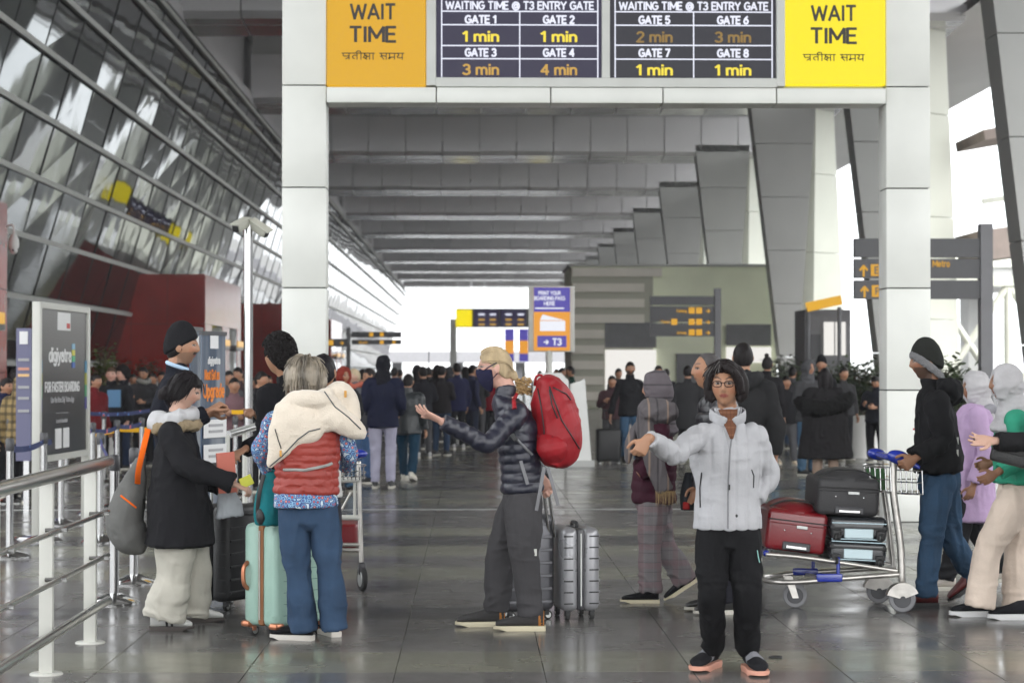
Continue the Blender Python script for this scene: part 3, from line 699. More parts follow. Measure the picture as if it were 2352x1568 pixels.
def legfolds(amp, seed=0):
    def f(co, no):
        w = vnoise(co * 3.0, seed + 9)[:, None] * .5
        a = vnoise(co * np.array([15, 15, 3.2]) + w * 3, seed); b = vnoise(co * np.array([7, 7, 20]) + w * 4, seed + 3); c = vnoise(co * np.array([6, 6, 4]), seed + 5)
        low = np.clip((.34 - co[:, 2]) / .2, 0, 1); kn = np.exp(-((co[:, 2] - .5) / .09) ** 2)
        return amp * ((1 - 2 * np.abs(a)) * (.75 - .5 * low) + (1 - 2 * np.abs(b)) * (.9 * low + .5 * kn) + .5 * c)
    return f

def rotz(v, a): c, s = math.cos(a), math.sin(a); return Vector((v[0] * c - v[1] * s, v[0] * s + v[1] * c, v[2]))
# unit head: faces -Y, centre at the middle of the skull/face, Z up. k = scale
def head_rot(yaw, pitch=0, roll=0): return Matrix.Rotation(yaw, 3, 'Z') @ Matrix.Rotation(pitch, 3, 'X') @ Matrix.Rotation(roll, 3, 'Y')
def _sph(n=56, m=40):
    T = []; 
    for j in range(m + 1):
        t = math.pi * j / m
        for i in range(n): p = 2 * math.pi * i / n; T.append((math.sin(t) * math.sin(p), -math.sin(t) * math.cos(p), math.cos(t)))
    F = [(j * n + i, (j + 1) * n + i, (j + 1) * n + (i + 1) % n, j * n + (i + 1) % n) for j in range(m) for i in range(n)]
    return np.array(T), F
SPH, SPF = _sph()
def head_shape(N, female=False):
    x, y, z = N[:, 0].copy(), N[:, 1].copy(), N[:, 2].copy()
    X, Y, Z = x * .075, y * .095, z * .116
    t = np.clip(-z, 0, 1)
    X *= 1 - (.36 if female else .28) * t ** 1.5
    Y = np.where(y > 0, Y * (1 - .45 * t), Y * (1 - .08 * t))
    Y = np.where(y < 0, Y * .97, Y * 1.04); Z = np.where(z > 0, Z * .97, Z)
    front = np.clip(-y * 2 - .2, 0, 1)
    g = lambda cx, cz, sx, sz: np.exp(-((np.abs(X) - cx) / sx) ** 2 - ((Z - cz) / sz) ** 2)
    d = .019 * np.exp(-(X / .012) ** 2 - (np.where(Z > -.022, (Z + .022) / .030, (Z + .022) / .009)) ** 2)
    d += .006 * np.exp(-(X / .016) ** 2 - ((Z + .024) / .008) ** 2)
    d += .008 * np.exp(-(X / .010) ** 2 - ((Z - .012) / .022) ** 2)
    d -= .010 * g(.031, .012, .018, .011)
    d += .006 * g(.026, .031, .026, .007)
    d += .007 * np.exp(-(X / .024) ** 2 - ((Z + .052) / .010) ** 2) - .004 * np.exp(-(X / .024) ** 2 - ((Z + .052) / .0022) ** 2)
    d -= .004 * np.exp(-(X / .03) ** 2 - ((Z + .068) / .007) ** 2)
    d += .007 * np.exp(-(X / .022) ** 2 - ((Z + .095) / .013) ** 2)
    d += .004 * g(.042, -.018, .018, .02)
    Y -= d * front
    return np.stack([X, Y, Z], 1)
def head_mb(mb, c, rot, k=1.0, female=False):
    P = head_shape(SPH, female) * k
    mb.add([Vector(c) + rot @ Vector(p) for p in P], SPF)
    for s in (-1, 1):   # ears
        e = MB(); e.ball((0, 0, 0), (.009 * k, .019 * k, .032 * k), 10, 8)
        q = Matrix.Rotation(s * R(18), 3, 'Z') @ Matrix.Rotation(R(-12), 3, 'X')
        mb.add([Vector(c) + rot @ (q @ Vector(v) + Vector((s * .078 * k, .012 * k, -.004 * k))) for v in e.v], e.f)
def paint(me, c, rot, k, skin, lip=None, brow=None, beard=None, eyes=True, moustache=None):
    n = len(me.vertices); co = np.empty(n * 3); me.vertices.foreach_get('co', co); co = co.reshape(-1, 3)
    L = (co - np.array(c)) @ np.array(rot.to_3x3()) / k
    X, Y, Z = L[:, 0], L[:, 1], L[:, 2]; AX = np.abs(X)
    col = np.ones((n, 4)); col[:, :3] = skin
    nz = vnoise(co * 25, 5)[:, None] * .07; col[:, :3] *= 1 + nz
    infront = (Y < -.035) & (np.abs(Z) < .13) & (AX < .1)
    def setc(m, cc, a=1.0): col[m, :3] = col[m, :3] * (1 - a) + np.array(cc) * a
    red = infront & (AX > .025) & (AX < .06) & (Z < 0) & (Z > -.045)
    setc(red, (skin[0] * 1.05, skin[1] * .8, skin[2] * .75), .5)
    if beard is not None: setc((Y < .02) & (AX < .09) & (Z < -.03 - .1 * np.clip(Y + .05, -1, .1)) & (Z > -.14) & ~((AX < .02) & (Z > -.04)), beard, .85)
    if moustache is not None: setc(infront & (AX < .034) & (Z < -.031) & (Z > -.049), moustache, .95)
    if lip is not None: setc(infront & (AX < .023) & (np.abs(Z + .053) < .0095 - AX * .2), lip, .9)
    if brow is not None: setc(infront & (AX > .012) & (AX < .048) & (np.abs(Z - .034 - .01 * np.sin((AX - .012) * 70)) < .0045), brow, .85)
    if eyes:
        ex = (AX - .031) / .0145; ez = (Z - .0125) / .0062; m = infront & (ex ** 2 + ez ** 2 < 1.35)
        setc(m, (.03, .02, .015)); setc(infront & (ex ** 2 + ez ** 2 < .8), (.36, .33, .30)); setc(infront & (((AX - .031) / .0072) ** 2 + ez ** 2 < 1), (.02, .012, .01))
    a = me.color_attributes.new('col', 'FLOAT_COLOR', 'POINT'); a.data.foreach_set('color', col.ravel())

def hand_mb(mb, w, d, pn, k=1.0, curl=.35, thumb=1, spread=.12, point=False, tcurl=.2):
    # w wrist, d forward, pn palm normal (the side fingers curl to), thumb side = d x pn * thumb
    w, d, pn = Vector(w), Vector(d).normalized(), Vector(pn); pn = (pn - d * pn.dot(d)).normalized(); s = d.cross(pn) * thumb
    pts = [w - d * .02 * k, w + d * .02 * k, w + d * .055 * k, w + d * .088 * k]
    mb.add(*tube(pts, [(.024 * k, .017 * k), (.034 * k, .016 * k), (.042 * k, .0145 * k), (.041 * k, .012 * k)], n=12, step=.012, side=s))
    for i, (o, L, r) in enumerate(((.031, .070, .0088), (.011, .079, .009), (-.010, .073, .0086), (-.030, .057, .0078))):
        b = w + d * .082 * k + s * o * k - d * .004 * k * abs(i - 1)
        dd = (d + s * spread * (1.2 - i * .85)).normalized()
        c = curl * (1 + .12 * i) if not (point and i == 0) else .08
        p = [b]; a = 0; q = b.copy()
        for j, fr in enumerate((.45, .31, .24)):
            a += c * (1.0, 1.25, .8)[j]
            q = q + (dd * math.cos(a) + pn * math.sin(a)) * L * fr * k; p.append(q.copy())
        mb.add(*tube(p, [r * k * 1.08, r * k, r * k * .94, r * k * .82], n=8, step=.012))
    b = w + d * .028 * k + s * .026 * k + pn * .004 * k
    t1 = b + (d * .55 + s * .8 + pn * .25).normalized() * .036 * k
    t2 = t1 + (d * (.85) + s * (.45 - tcurl) + pn * (.2 + tcurl)).normalized() * .032 * k
    t3 = t2 + (d * .95 + s * (.2 - tcurl) + pn * (.25 + tcurl)).normalized() * .026 * k
    mb.add(*tube([w + d * .012 * k + s * .012 * k, b, t1, t2, t3], [.014 * k, .0145 * k, .0115 * k, .0105 * k, .0088 * k], n=8, step=.012))

def shoe(root, pos, yaw, L, upper, sole, base, pitch=0, name='shoe', thick=.028, extra=None, wide=1.0, high=1.0):
    # pos: heel-centre ground point (world), yaw: toe direction (0 = -Y)
    rot = Matrix.Rotation(yaw, 3, 'Z') @ Matrix.Rotation(pitch, 3, 'X')
    prof = [(-.02, .030, .085), (.02, .036, .098), (.3, .036, .088), (.5, .038, .066), (.7, .046, .052), (.88, .042, .040), (.98, .026, .026)]
    mb = MB(); ringn = 14; vs = []; fs = []
    for t, w, h in prof:
        w *= wide * L / .27; h *= high
        for i in range(ringn):
            a = 2 * math.pi * i / ringn
            x = math.sin(a) * w * (1 if math.cos(a) > 0 else 1.0); z = thick * .8 + (math.cos(a) * .5 + .5) ** .8 * h
            vs.append(rot @ Vector((x * (.75 if math.cos(a) > .6 else 1), -t * L, z)) + Vector(pos))
    k = len(prof)
    for j in range(k - 1):
        for i in range(ringn): fs.append((j * ringn + i, j * ringn + (i + 1) % ringn, (j + 1) * ringn + (i + 1) % ringn, (j + 1) * ringn + i))
    fs += [tuple(range(ringn))[::-1], tuple(range((k - 1) * ringn, k * ringn))]
    mb.add(vs, fs)
    me = mb.mesh(name, upper, off=base); smooth_by_angle(me, 60)
    o = link(name, me, root)
    sb = MB(); out = []
    for t, w in ((-.05, .022), (-.03, .034), (.1, .040), (.35, .037), (.55, .042), (.75, .050), (.9, .044), (1.0, .026), (1.03, .010)): out.append((t, w * wide * L / .27))
    loop = [(w, -t * L) for t, w in out] + [(-w, -t * L) for t, w in reversed(out)]
    n = len(loop); z0 = lambda y: (.012 if y < -.85 * L else 0)
    A = [rot @ Vector((x * .95, y_, z0(y_))) + Vector(pos) for x, y_ in loop]; B = [rot @ Vector((x * 1.04, y_, thick * .5 + z0(y_) * .5)) + Vector(pos) for x, y_ in loop]; C = [rot @ Vector((x, y_, thick)) + Vector(pos) for x, y_ in loop]
    sb.add(A + B + C, [tuple(range(n)), tuple(range(2 * n, 3 * n))[::-1]] + [(r_ * n + i, (r_ + 1) * n + i, (r_ + 1) * n + (i + 1) % n, r_ * n + (i + 1) % n) for r_ in (0, 1) for i in range(n)])
    me = sb.mesh('sole', sole, off=base); smooth_by_angle(me, 50); link('sole', me, o)
    if extra:
        for (t0, t1, mm, nm) in extra:   # bands over the upper
            ex = MB(); vv = []
            for t in (t0, t1):
                w = np.interp(t, [p[0] for p in prof], [p[1] for p in prof]) * wide * L / .27 + .002; h = np.interp(t, [p[0] for p in prof], [p[2] for p in prof]) * high + .002
                for i in range(ringn):
                    a = 2 * math.pi * i / ringn
                    vv.append(rot @ Vector((math.sin(a) * w * (.75 if math.cos(a) > .6 else 1), -t * L, thick * .8 + (math.cos(a) * .5 + .5) ** .8 * h)) + Vector(pos))
            ex.add(vv, [(i, (i + 1) % ringn, ringn + (i + 1) % ringn, ringn + i) for i in range(ringn)])
            link(nm, ex.mesh(nm, mm, off=base), o)
    return o

SKINS = {'tan': (.36, .19, .115), 'brown': (.24, .12, .07), 'dark': (.12, .06, .038), 'fair': (.5, .31, .235), 'pink': (.55, .32, .25)}
M['skin'] = mat('skin', (1, 1, 1), .5, bump=.08, scale=120, vcol=True, spec=.35)
_pm = _new
CM = {}
def cm(color, kind='cloth'):
    key = (tuple(round(c, 3) for c in color), kind)
    if key not in CM:
        nm = 'fabric'
        CM[key] = {'cloth': lambda: cloth(nm, color), 'shiny': lambda: mat('nylon', color, .38, bump=.35, scale=14, var=.08, vscale=5, spec=.5),
                   'denim': lambda: cloth('denim', color, .9, .4, 60, .3), 'hair': lambda: mat('hair', color, .5, bump=.6, scale=60, var=.3, vscale=18, spec=.13, stretch=(1, 1, .12)),
                   'leather': lambda: mat('leather', color, .4, bump=.2, scale=60, var=.15), 'fleece': lambda: cloth('fleece', color, .95, .9, 90, .06)}[kind]()
    return CM[key]
def plaid(name, base, lines, sc=9, w=.12):
    m, n, l, b = _new(name); tc = n.new('ShaderNodeTexCoord'); sp = n.new('ShaderNodeSeparateXYZ'); l.new(tc.outputs['Object'], sp.inputs[0])
    cur = None; prev = (*base, 1)
    for ax, off, col, ww, mul in lines:
        a = n.new('ShaderNodeMath'); a.operation = 'MULTIPLY_ADD'; a.inputs[1].default_value = sc * mul; a.inputs[2].default_value = off + 50; l.new(sp.outputs[ax], a.inputs[0])
        f = n.new('ShaderNodeMath'); f.operation = 'FRACT'; l.new(a.outputs[0], f.inputs[0])
        c = n.new('ShaderNodeMath'); c.operation = 'LESS_THAN'; c.inputs[1].default_value = ww; l.new(f.outputs[0], c.inputs[0])
        h = n.new('ShaderNodeMath'); h.operation = 'MULTIPLY'; h.inputs[1].default_value = .55; l.new(c.outputs[0], h.inputs[0])
        mx = n.new('ShaderNodeMix'); mx.data_type = 'RGBA'; l.new(h.outputs[0], mx.inputs[0]); mx.inputs[7].default_value = (*col, 1)
        if cur: l.new(cur, mx.inputs[6])
        else: mx.inputs[6].default_value = prev
        cur = mx.outputs[2]
    l.new(cur, b.inputs['Base Color']); b.inputs['Roughness'].default_value = .9; b.inputs['Specular IOR Level'].default_value = .2
    nb = n.new('ShaderNodeTexNoise'); nb.inputs['Scale'].default_value = 30; l.new(tc.outputs['Object'], nb.inputs['Vector'])
    bp = n.new('ShaderNodeBump'); bp.inputs['Strength'].default_value = .5; bp.inputs['Distance'].default_value = .01; l.new(nb.outputs[0], bp.inputs['Height']); l.new(bp.outputs[0], b.inputs['Normal'])
    return m
def floral(name):
    m, n, l, b = _new(name); tc = n.new('ShaderNodeTexCoord')
    v = n.new('ShaderNodeTexVoronoi'); v.inputs['Scale'].default_value = 40; l.new(tc.outputs['Object'], v.inputs['Vector'])
    r = n.new('ShaderNodeValToRGB'); e = r.color_ramp.elements; e[0].position = 0; e[0].color = (.7, .6, .5, 1); e[1].position = .12; e[1].color = (.45, .06, .04, 1)
    for p, c in ((.26, (.5, .12, .08, 1)), (.30, (.05, .12, .3, 1)), (.48, (.25, .45, .6, 1)), (.56, (.03, .06, .2, 1)), (.75, (.5, .6, .65, 1))):
        q = e.new(p); q.color = c
    r.color_ramp.interpolation = 'CONSTANT'; l.new(v.outputs['Distance'], r.inputs[0])
    for q in e: pass
    sc = n.new('ShaderNodeMath'); sc.operation = 'MULTIPLY'; sc.inputs[1].default_value = 1.0; l.new(v.outputs['Distance'], sc.inputs[0]); l.new(sc.outputs[0], r.inputs[0])
    l.new(r.outputs[0], b.inputs['Base Color']); b.inputs['Roughness'].default_value = .85
    return m

# skull-following cap used for hair, beanies and scarves. zone(N)->0..1, thick multiplier
def cap_mb(mb, c, rot, k, zone, grow, inner=.86, noise=0, seed=0, female=False, stretch=(1, 1, 1), nfreq=18):
    P = head_shape(SPH, female)
    P[:, 1] = np.where((SPH[:, 1] < 0), SPH[:, 1] * .092, P[:, 1]); P[:, 0] = SPH[:, 0] * .076; P[:, 1] = np.where(SPH[:, 1] > 0, SPH[:, 1] * .098, P[:, 1])
    z = np.clip(zone(SPH), 0, 1); z = z * z * (3 - 2 * z)
    g = grow(SPH) if callable(grow) else grow
    sc = inner * (1 - z) + g * z
    if noise: sc = sc + z * noise * vnoise(P * nfreq * 4, seed)
    Q = P * sc[:, None] * k * np.array(stretch)
    mb.add([Vector(c) + rot @ Vector(p) for p in Q], SPF)
def z_short(front=.42, side=-.12, back=-.6):
    def f(N):
        x, y, z = N.T; h = np.where(y < -.1, side + (front - side) * np.clip((-y - .1) / .45, 0, 1), side + (back - side) * np.clip((y + .1) / .7, 0, 1))
        return (z - h) / .10 + .5
    return f
def z_hijab(N):
    x, y, z = N.T; r = np.sqrt((x / .62) ** 2 + ((z + .15) / .82) ** 2)
    return np.where(y < -.1, (r - 1) / .12 + .5, 1)

def locks(mb, c, rot, k, zone, L, n, r=.006, drop=1.0, seed=1, curl=0, grow=1.08, out=0):
    rr = random.Random(seed); i = 0; tries = 0
    while i < n and tries < n * 20:
        tries += 1
        v = Vector((rr.gauss(0, 1), rr.gauss(0, 1), rr.gauss(0, 1))).normalized()
        if zone(np.array([tuple(v)]))[0] < .6: continue
        p = Vector((v.x * .076 * grow, v.y * .096 * grow, v.z * .113 * grow)); pts = [p.copy()]
        if curl:
            t = v.cross(Vector((rr.gauss(0, 1), rr.gauss(0, 1), rr.gauss(0, 1)))).normalized(); b2 = v.cross(t); ph = rr.random() * 6
            pts = [p + v * curl * (.4 + .9 * j / 4) * .6 + (t * math.cos(ph + j * 1.5) + b2 * math.sin(ph + j * 1.5)) * curl * .8 for j in range(5)]
        else:
            d = Vector((v.x * .5, v.y * .4 + .25, -1)); d = (d - v * d.dot(v)).normalized()
            for j in range(4):
                nv = Vector((pts[-1].x / .076, pts[-1].y / .096, pts[-1].z / .113)).normalized()
                d2 = (Vector((d.x, d.y, -drop)) - nv * Vector((d.x, d.y, -drop)).dot(nv) * (1 if pts[-1].z > -.02 else .3)).normalized()
                pts.append(pts[-1] + d2 * L / 4 + nv * out * L / 4)
        pts = [Vector(c) + rot @ (q * k) for q in pts]
        mb.add(*tube(pts, [r * .9, r, r, r * .8, r * .35][:len(pts)], n=5, step=.03))
        i += 1

# default joints for a person of height H facing -Y
def joints(H, w=1.0, stride=0, arms='down', bend=0):
    J = dict(hipL=(.085 * w, 0, .52 * H), hipR=(-.085 * w, 0, .52 * H), kneeL=(.10, -.01, .285 * H), kneeR=(-.10, -.01, .285 * H), ankL=(.105, .02, .055 * H), ankR=(-.105, .02, .055 * H),
             shL=(.165 * w, 0, .778 * H), shR=(-.165 * w, 0, .778 * H), elL=(.235 * w, .03, .62 * H), elR=(-.235 * w, .03, .62 * H), wrL=(.24 * w, -.05, .475 * H), wrR=(-.24 * w, -.05, .475 * H),
             neck=(0, .005, .845 * H), head=(0, -.02, .925 * H), pel=(0, 0, .54 * H), chest=(0, .005, .72 * H))
    if stride:
        J['kneeL'] = (.09, -.12 * stride, .29 * H); J['ankL'] = (.09, -.26 * stride, .06 * H); J['kneeR'] = (-.09, .04 * stride, .28 * H); J['ankR'] = (-.09, .28 * stride, .09 * H)
    if arms in ('phone', 'front'): J['elR'] = (-.23, .0, .64 * H); J['wrR'] = (-.12, -.22, .68 * H); J['elL'] = (.23, .0, .63 * H); J['wrL'] = (.10, -.24, .64 * H)
    if arms == 'one': J['elR'] = (-.23, .0, .64 * H); J['wrR'] = (-.10, -.24, .70 * H)
    if arms == 'hold': J['elL'] = (.24, .02, .63 * H); J['wrL'] = (.2, -.2, .56 * H); J['elR'] = (-.24, .02, .63 * H); J['wrR'] = (-.2, -.2, .56 * H)
    return J

def person(pos, yaw, H, label, top=(.02, .02, .025), legs=(.02, .02, .025), skin='tan', hair='short', haircol=(.012, .01, .01), quality=1, group=None,
           J=None, world=None, headyaw=None, headpitch=0, headroll=0, w=1.0, stride=0, arms='down', topkind='cloth', topmat=None, legkind='cloth', legmat=None, legw=1.0, coat=.47, quilt=None,
           shoes=(.02, .02, .02), soles=(.5, .48, .42), hood=False, scarf=None, face={}, fem=False, armr=1.0, hand=(True, True), handp={}, topfold=.012, legfold=.015, belly=1.0, collar=True, sleevecut=0, footyaw=(0, 0), cover=None, shoeargs={}, noshoe=False, flare=1.0, hemfront=0):
    """J: overrides in the person's own frame; world: overrides as world points"""
    pos = Vector((pos[0], pos[1], 0))
    r = empty('person', pos, label, 'person', group)
    jj = joints(H, w, stride, arms)
    if J: jj.update(J)
    P = {k: pos + rotz(Vector(v), yaw) for k, v in jj.items()}
    if world: P.update({k: Vector(v) for k, v in world.items()})
    side = rotz((1, 0, 0), yaw); fwd = rotz((0, -1, 0), yaw)
    vox = (.0065, .011, .018)[2 - quality] if quality < 3 else .0055
    vc = (.0085, .013, .022)[2 - quality] if quality < 3 else .007
    hk = (.233 if not fem else .224) / .232 * (H / 1.7) ** .5
    hy = yaw if headyaw is None else headyaw
    hr = head_rot(hy, headpitch, headroll)
    sk = SKINS[skin] if isinstance(skin, str) else skin
    hf = hr @ Vector((0, -1, 0))
    # ---- body: one continuous surface
    b = MB(); hd = P['head']; head_mb(b, hd, hr, hk, fem)
    nk = .058 if not fem else .049
    b.add(*tube([P['neck'] - Vector((0, 0, .05)), P['neck'] + Vector((0, 0, .02)), hd + hr @ Vector((0, .018, -.05))], [nk * 1.15, nk, nk * .97], n=14))
    b.add(*tube([P['pel'] - Vector((0, 0, .05)), P['pel'] + Vector((0, 0, .08)), P['chest'], P['neck'] - Vector((0, 0, .04))], [(.10, .07), (.10, .07), (.115, .08), (.065, .055)], n=16, side=side, step=.04))
    for s, sn in ((1, 'L'), (-1, 'R')):
        sh, el, wr = P['sh' + sn], P['el' + sn], P['wr' + sn]
        b.add(*tube([P['neck'] - Vector((0, 0, .07)), sh, (sh + el) / 2, el, (el + wr) / 2, wr], [.038, .038, .036, .033, .031, .024], n=10, step=.03))
        hp, kn, an = P['hip' + sn], P['knee' + sn], P['ank' + sn]
        b.add(*tube([P['pel'] * .5 + hp * .5, hp, (hp + kn) / 2, kn, (kn + an) / 2, an], [.045, .05, .05, .04, .038, .032], n=10, step=.04))
        if hand[0 if sn == 'L' else 1]:
            hp_ = dict(d=(wr - el).normalized(), pn=-side * s * .8 + fwd * .2, curl=.4, thumb=None)
            hp_.update(handp.get(sn, {}))
            pnn = Vector(hp_['pn']); dd = Vector(hp_['d']).normalized(); pnn = (pnn - dd * pnn.dot(dd)).normalized()
            th = hp_.pop('thumb')
            if th is None:
                th = 1 if dd.cross(pnn).dot(fwd + Vector((0, 0, .3))) > 0 else -1
            hp_['d'] = dd; hp_['pn'] = pnn
            hand_mb(b, wr + dd * .01, k=hk * (.92 if fem else 1.0), thumb=th, **hp_)
    me = remesh(b, vox, 1)
    paint(me, hd, hr, hk, sk, lip=face.get('lip', (sk[0] * .8, sk[1] * .5, sk[2] * .5)), brow=face.get('brow', haircol), beard=face.get('beard'), moustache=face.get('moustache'), eyes=quality > 0)
    me.materials.append(M['skin']); me.transform(Matrix.Translation(-pos)); me.name = 'body'; link('body', me, r)
    # ---- trousers
    lm = legmat or cm(legs, legkind)
    t = MB(); lw = legw
    pz = P['pel']
    t.add(*tube([pz - Vector((0, 0, .12)), pz - Vector((0, 0, .04)), pz + Vector((0, 0, .08)), pz + Vector((0, 0, .16))], [(.145 * w, .10), (.158 * w * belly, .118 * belly), (.135 * w * belly, .10 * belly), (.11 * w, .08)], n=20, side=side, step=.03))
    for sn in 'LR':
        hp, kn, an = P['hip' + sn], P['knee' + sn], P['ank' + sn]
        e = an + (an - kn).normalized() * .02
        t.add(*tube([hp + Vector((0, 0, .06)), hp - (hp - kn) * .12, (hp + kn) / 2, kn, (kn + an) / 2, e], [(.075 * w, .085), (.087 * w * lw ** .5, .10 * lw ** .5), (.083 * lw, .088 * lw), (.066 * lw, .070 * lw), (.062 * lw * flare ** .6, .068 * lw * flare ** .6), (.052 * lw * flare, .060 * lw * flare)], n=16, capk=(.5, .08), side=side, step=.03))
    me = remesh(t, vc, 2, legfolds(legfold * .8, len(COL.objects)) if quality else None)
    me.materials.append(lm); me.transform(Matrix.Translation(-pos)); link('trousers', me, r)
    # ---- coat / jacket
    tm = topmat or cm(top, topkind)
    hem = coat * H
    c = MB(); ch, nkp = P['chest'], P['neck']
    up = lambda z, base: Vector((base.x, base.y, z))
    bw = w * belly
    hemc = P['pel'].lerp(P['chest'], (hem - P['pel'].z) / max(.05, P['chest'].z - P['pel'].z)) if hem > P['pel'].z else up(hem, P['pel'])
    hemc = up(hem, hemc)
    mid = P['pel'].lerp(P['chest'], .35)
    cen = []; rad = []
    if hem < P['pel'].z - .08:
        fl = 1 + (P['pel'].z - hem) * .45
        cen += [hemc, (hemc + P['pel']) / 2, P['pel'] + Vector((0, 0, .02))]; rad += [(.185 * bw * fl, .145 * belly * fl), (.18 * bw * (1 + fl) / 2, .14 * belly * (1 + fl) / 2), (.18 * bw, .14 * belly)]
    else: cen += [hemc]; rad += [(.178 * bw, .135 * belly)]
    cen += [mid + Vector((0, 0, .05)), ch - Vector((0, 0, .02)), ch + Vector((0, 0, .06)), nkp - Vector((0, 0, .07)), nkp - Vector((0, 0, .03))]
    rad += [(.165 * bw, .125 * belly), (.185 * w, .13), (.18 * w, .12), (.125 * w, .085), (.07, .066)]
    if collar: cen += [nkp + Vector((0, 0, .035))]; rad += [(.064, .064)]
    c.add(*tube(cen, rad, n=28, capk=(.06, .5), side=side, step=.008 if quilt and quality > 0 else .03, quilt=quilt))
    for s, sn in ((1, 'L'), (-1, 'R')):
        sh, el, wr = P['sh' + sn], P['el' + sn], P['wr' + sn]
        cut = wr + (el - wr) * sleevecut - (wr - el).normalized() * .015
        root_ = (nkp - Vector((0, 0, .085))) * .5 + sh * .5
        a = armr
        c.add(*tube([root_, sh + (sh - root_) * .05, (sh + el) / 2, el, (el + cut) / 2, cut], [.058 * a, .064 * a, .060 * a, .056 * a, .052 * a, .045 * a], n=16, capk=(.5, .08), step=.008 if quilt and quality > 0 else .03, quilt=quilt))
    if hood:
        hb = nkp + fwd * -.09 + Vector((0, 0, .0))
        c.add(*tube([hb + side * .12 + fwd * .06, hb + side * .07 - fwd * .02 - Vector((0, 0, .03)), hb - Vector((0, 0, .06)) - fwd * .02, hb - side * .07 - fwd * .02 - Vector((0, 0, .03)), hb - side * .12 + fwd * .06], [.045, .06, .07, .06, .045], n=12))
    me = remesh(c, vc, 1 if quilt else 2, (topfold if callable(topfold) else folds(topfold, (8, 8, 6), len(COL.objects) + 5)) if quality and topfold else None)
    me.materials.append(tm); me.transform(Matrix.Translation(-pos)); jk = link('jacket' if coat > .42 else 'coat', me, r)
    # ---- hair / headgear
    hm = cm(haircol, 'hair')
    h = MB(); kk = hk
    def fin(mb, name, m, vx=None, sm=1, disp=None):
        me = remesh(mb, vx or max(vox, .007), sm, disp); me.materials.append(m); me.transform(Matrix.Translation(-pos)); return link(name, me, r)
    def raw(mb, name, m):
        me = mb.mesh(name, m, smooth=True, off=pos); return link(name, me, r)
    cl_ = hd
    if hair == 'short': cap_mb(h, cl_, hr, kk, z_short(), 1.085, noise=.03, seed=3); fin(h, 'hair', hm)
    elif hair == 'balding': cap_mb(h, cl_, hr, kk, z_short(.75, -.1, -.6), 1.05, noise=.02); fin(h, 'hair', hm)
    elif hair == 'curly':
        cap_mb(h, cl_, hr, kk, z_short(.5, -.15, -.75), lambda N: 1.18 + .14 * np.clip(N[:, 2], 0, 1), noise=.05); fin(h, 'hair', hm)
        h2 = MB(); locks(h2, cl_ + hr @ Vector((0, .005, .012)), hr, kk, z_short(.45, -.1, -.7), .05, 300, r=.0055, curl=.017, grow=1.22, seed=5); raw(h2, 'curls', hm)
    elif hair in ('bun', 'topknot'):
        cap_mb(h, cl_, hr, kk, z_short(.55, -.1, -.65), 1.08, noise=.02)
        bp_ = Vector((0, .105, -.045)) if hair == 'bun' else Vector((0, .05, .135))
        b2 = MB(); b2.ball((0, 0, 0), (.036, .034, .034), 14, 10); h.add([cl_ + hr @ ((Vector(v) + bp_) * kk) for v in b2.v], b2.f)
        fin(h, 'hair', hm, disp=folds(.002, (40, 40, 40)))
    elif hair == 'long':
        cap_mb(h, cl_, hr, kk, z_short(.55, -.6, -1.2), 1.1, noise=.02)
        for sx, yy in ((-.055, .03), (0, .075), (.055, .03)):
            h.add(*tube([cl_ + hr @ (Vector((sx * 1.15, yy, .03)) * kk), cl_ + hr @ (Vector((sx * 1.25, yy + .01, -.08)) * kk), cl_ + hr @ (Vector((sx * 1.3, yy + .02, -.0)) * kk) - Vector((0, 0, .2))], [.035, .038, .022], n=12))
        fin(h, 'hair', hm)
    elif hair == 'beanie':
        bc = face.get('beanie', (.012, .012, .014))
        zz = lambda N: (N[:, 2] - (.10 - .28 * N[:, 1])) / .08 + .5
        zz = lambda N: (N[:, 2] - np.where(N[:, 1] < 0, .02 - .42 * N[:, 1], .02 - .45 * N[:, 1])) / .08 + .5
        cap_mb(h, cl_, hr, kk, zz, lambda N: 1.17 + .30 * np.clip(N[:, 2], 0, 1) ** 3, noise=.02); fin(h, 'beanie', cm(bc, 'cloth'))
        h2 = MB(); cap_mb(h2, cl_, hr, kk, z_short(.9, -.25, -.62), 1.03); fin(h2, 'hair', hm)
    elif hair in ('hijab', 'hoodup'):
        hc_ = face.get('hijab', (.62, .62, .64))
        cap_mb(h, cl_, hr, kk, z_hijab, lambda N: 1.17 + .06 * np.clip(N[:, 1], 0, 1), noise=.015, inner=.84)
        h.add(*tube([cl_ + hr @ (Vector((0, .02, -.07)) * kk), nkp + Vector((0, 0, .03)), nkp - Vector((0, 0, .05)), nkp - Vector((0, 0, .12))], [(.062, .07), (.078, .085), (.115, .10), (.17 * w, .125)] if hair == 'hijab' else [(.07, .08), (.085, .09), (.10, .09), (.12, .1)], n=20, side=side))
        fin(h, 'headscarf' if hair == 'hijab' else 'hood', face.get('hijabmat') or cm(hc_, 'cloth'), vx=vc, sm=2, disp=folds(.014, (9, 9, 16), 4))
    elif hair == 'none': pass
    if scarf:
        s_ = MB(); z0 = nkp + Vector((0, 0, .0))
        ringp = [z0 + rotz((.085 * math.cos(a), .085 * math.sin(a), .018 * math.sin(a * 2)), yaw) for a in np.linspace(0, 2 * math.pi, 10, endpoint=False)]
        s_.add(*tube(ringp, [.038] * 10, n=12, closed=True)); fin(s_, 'scarf', scarf if not isinstance(scarf, tuple) else cm(scarf), vx=vc, disp=folds(.006, (14, 14, 14)))
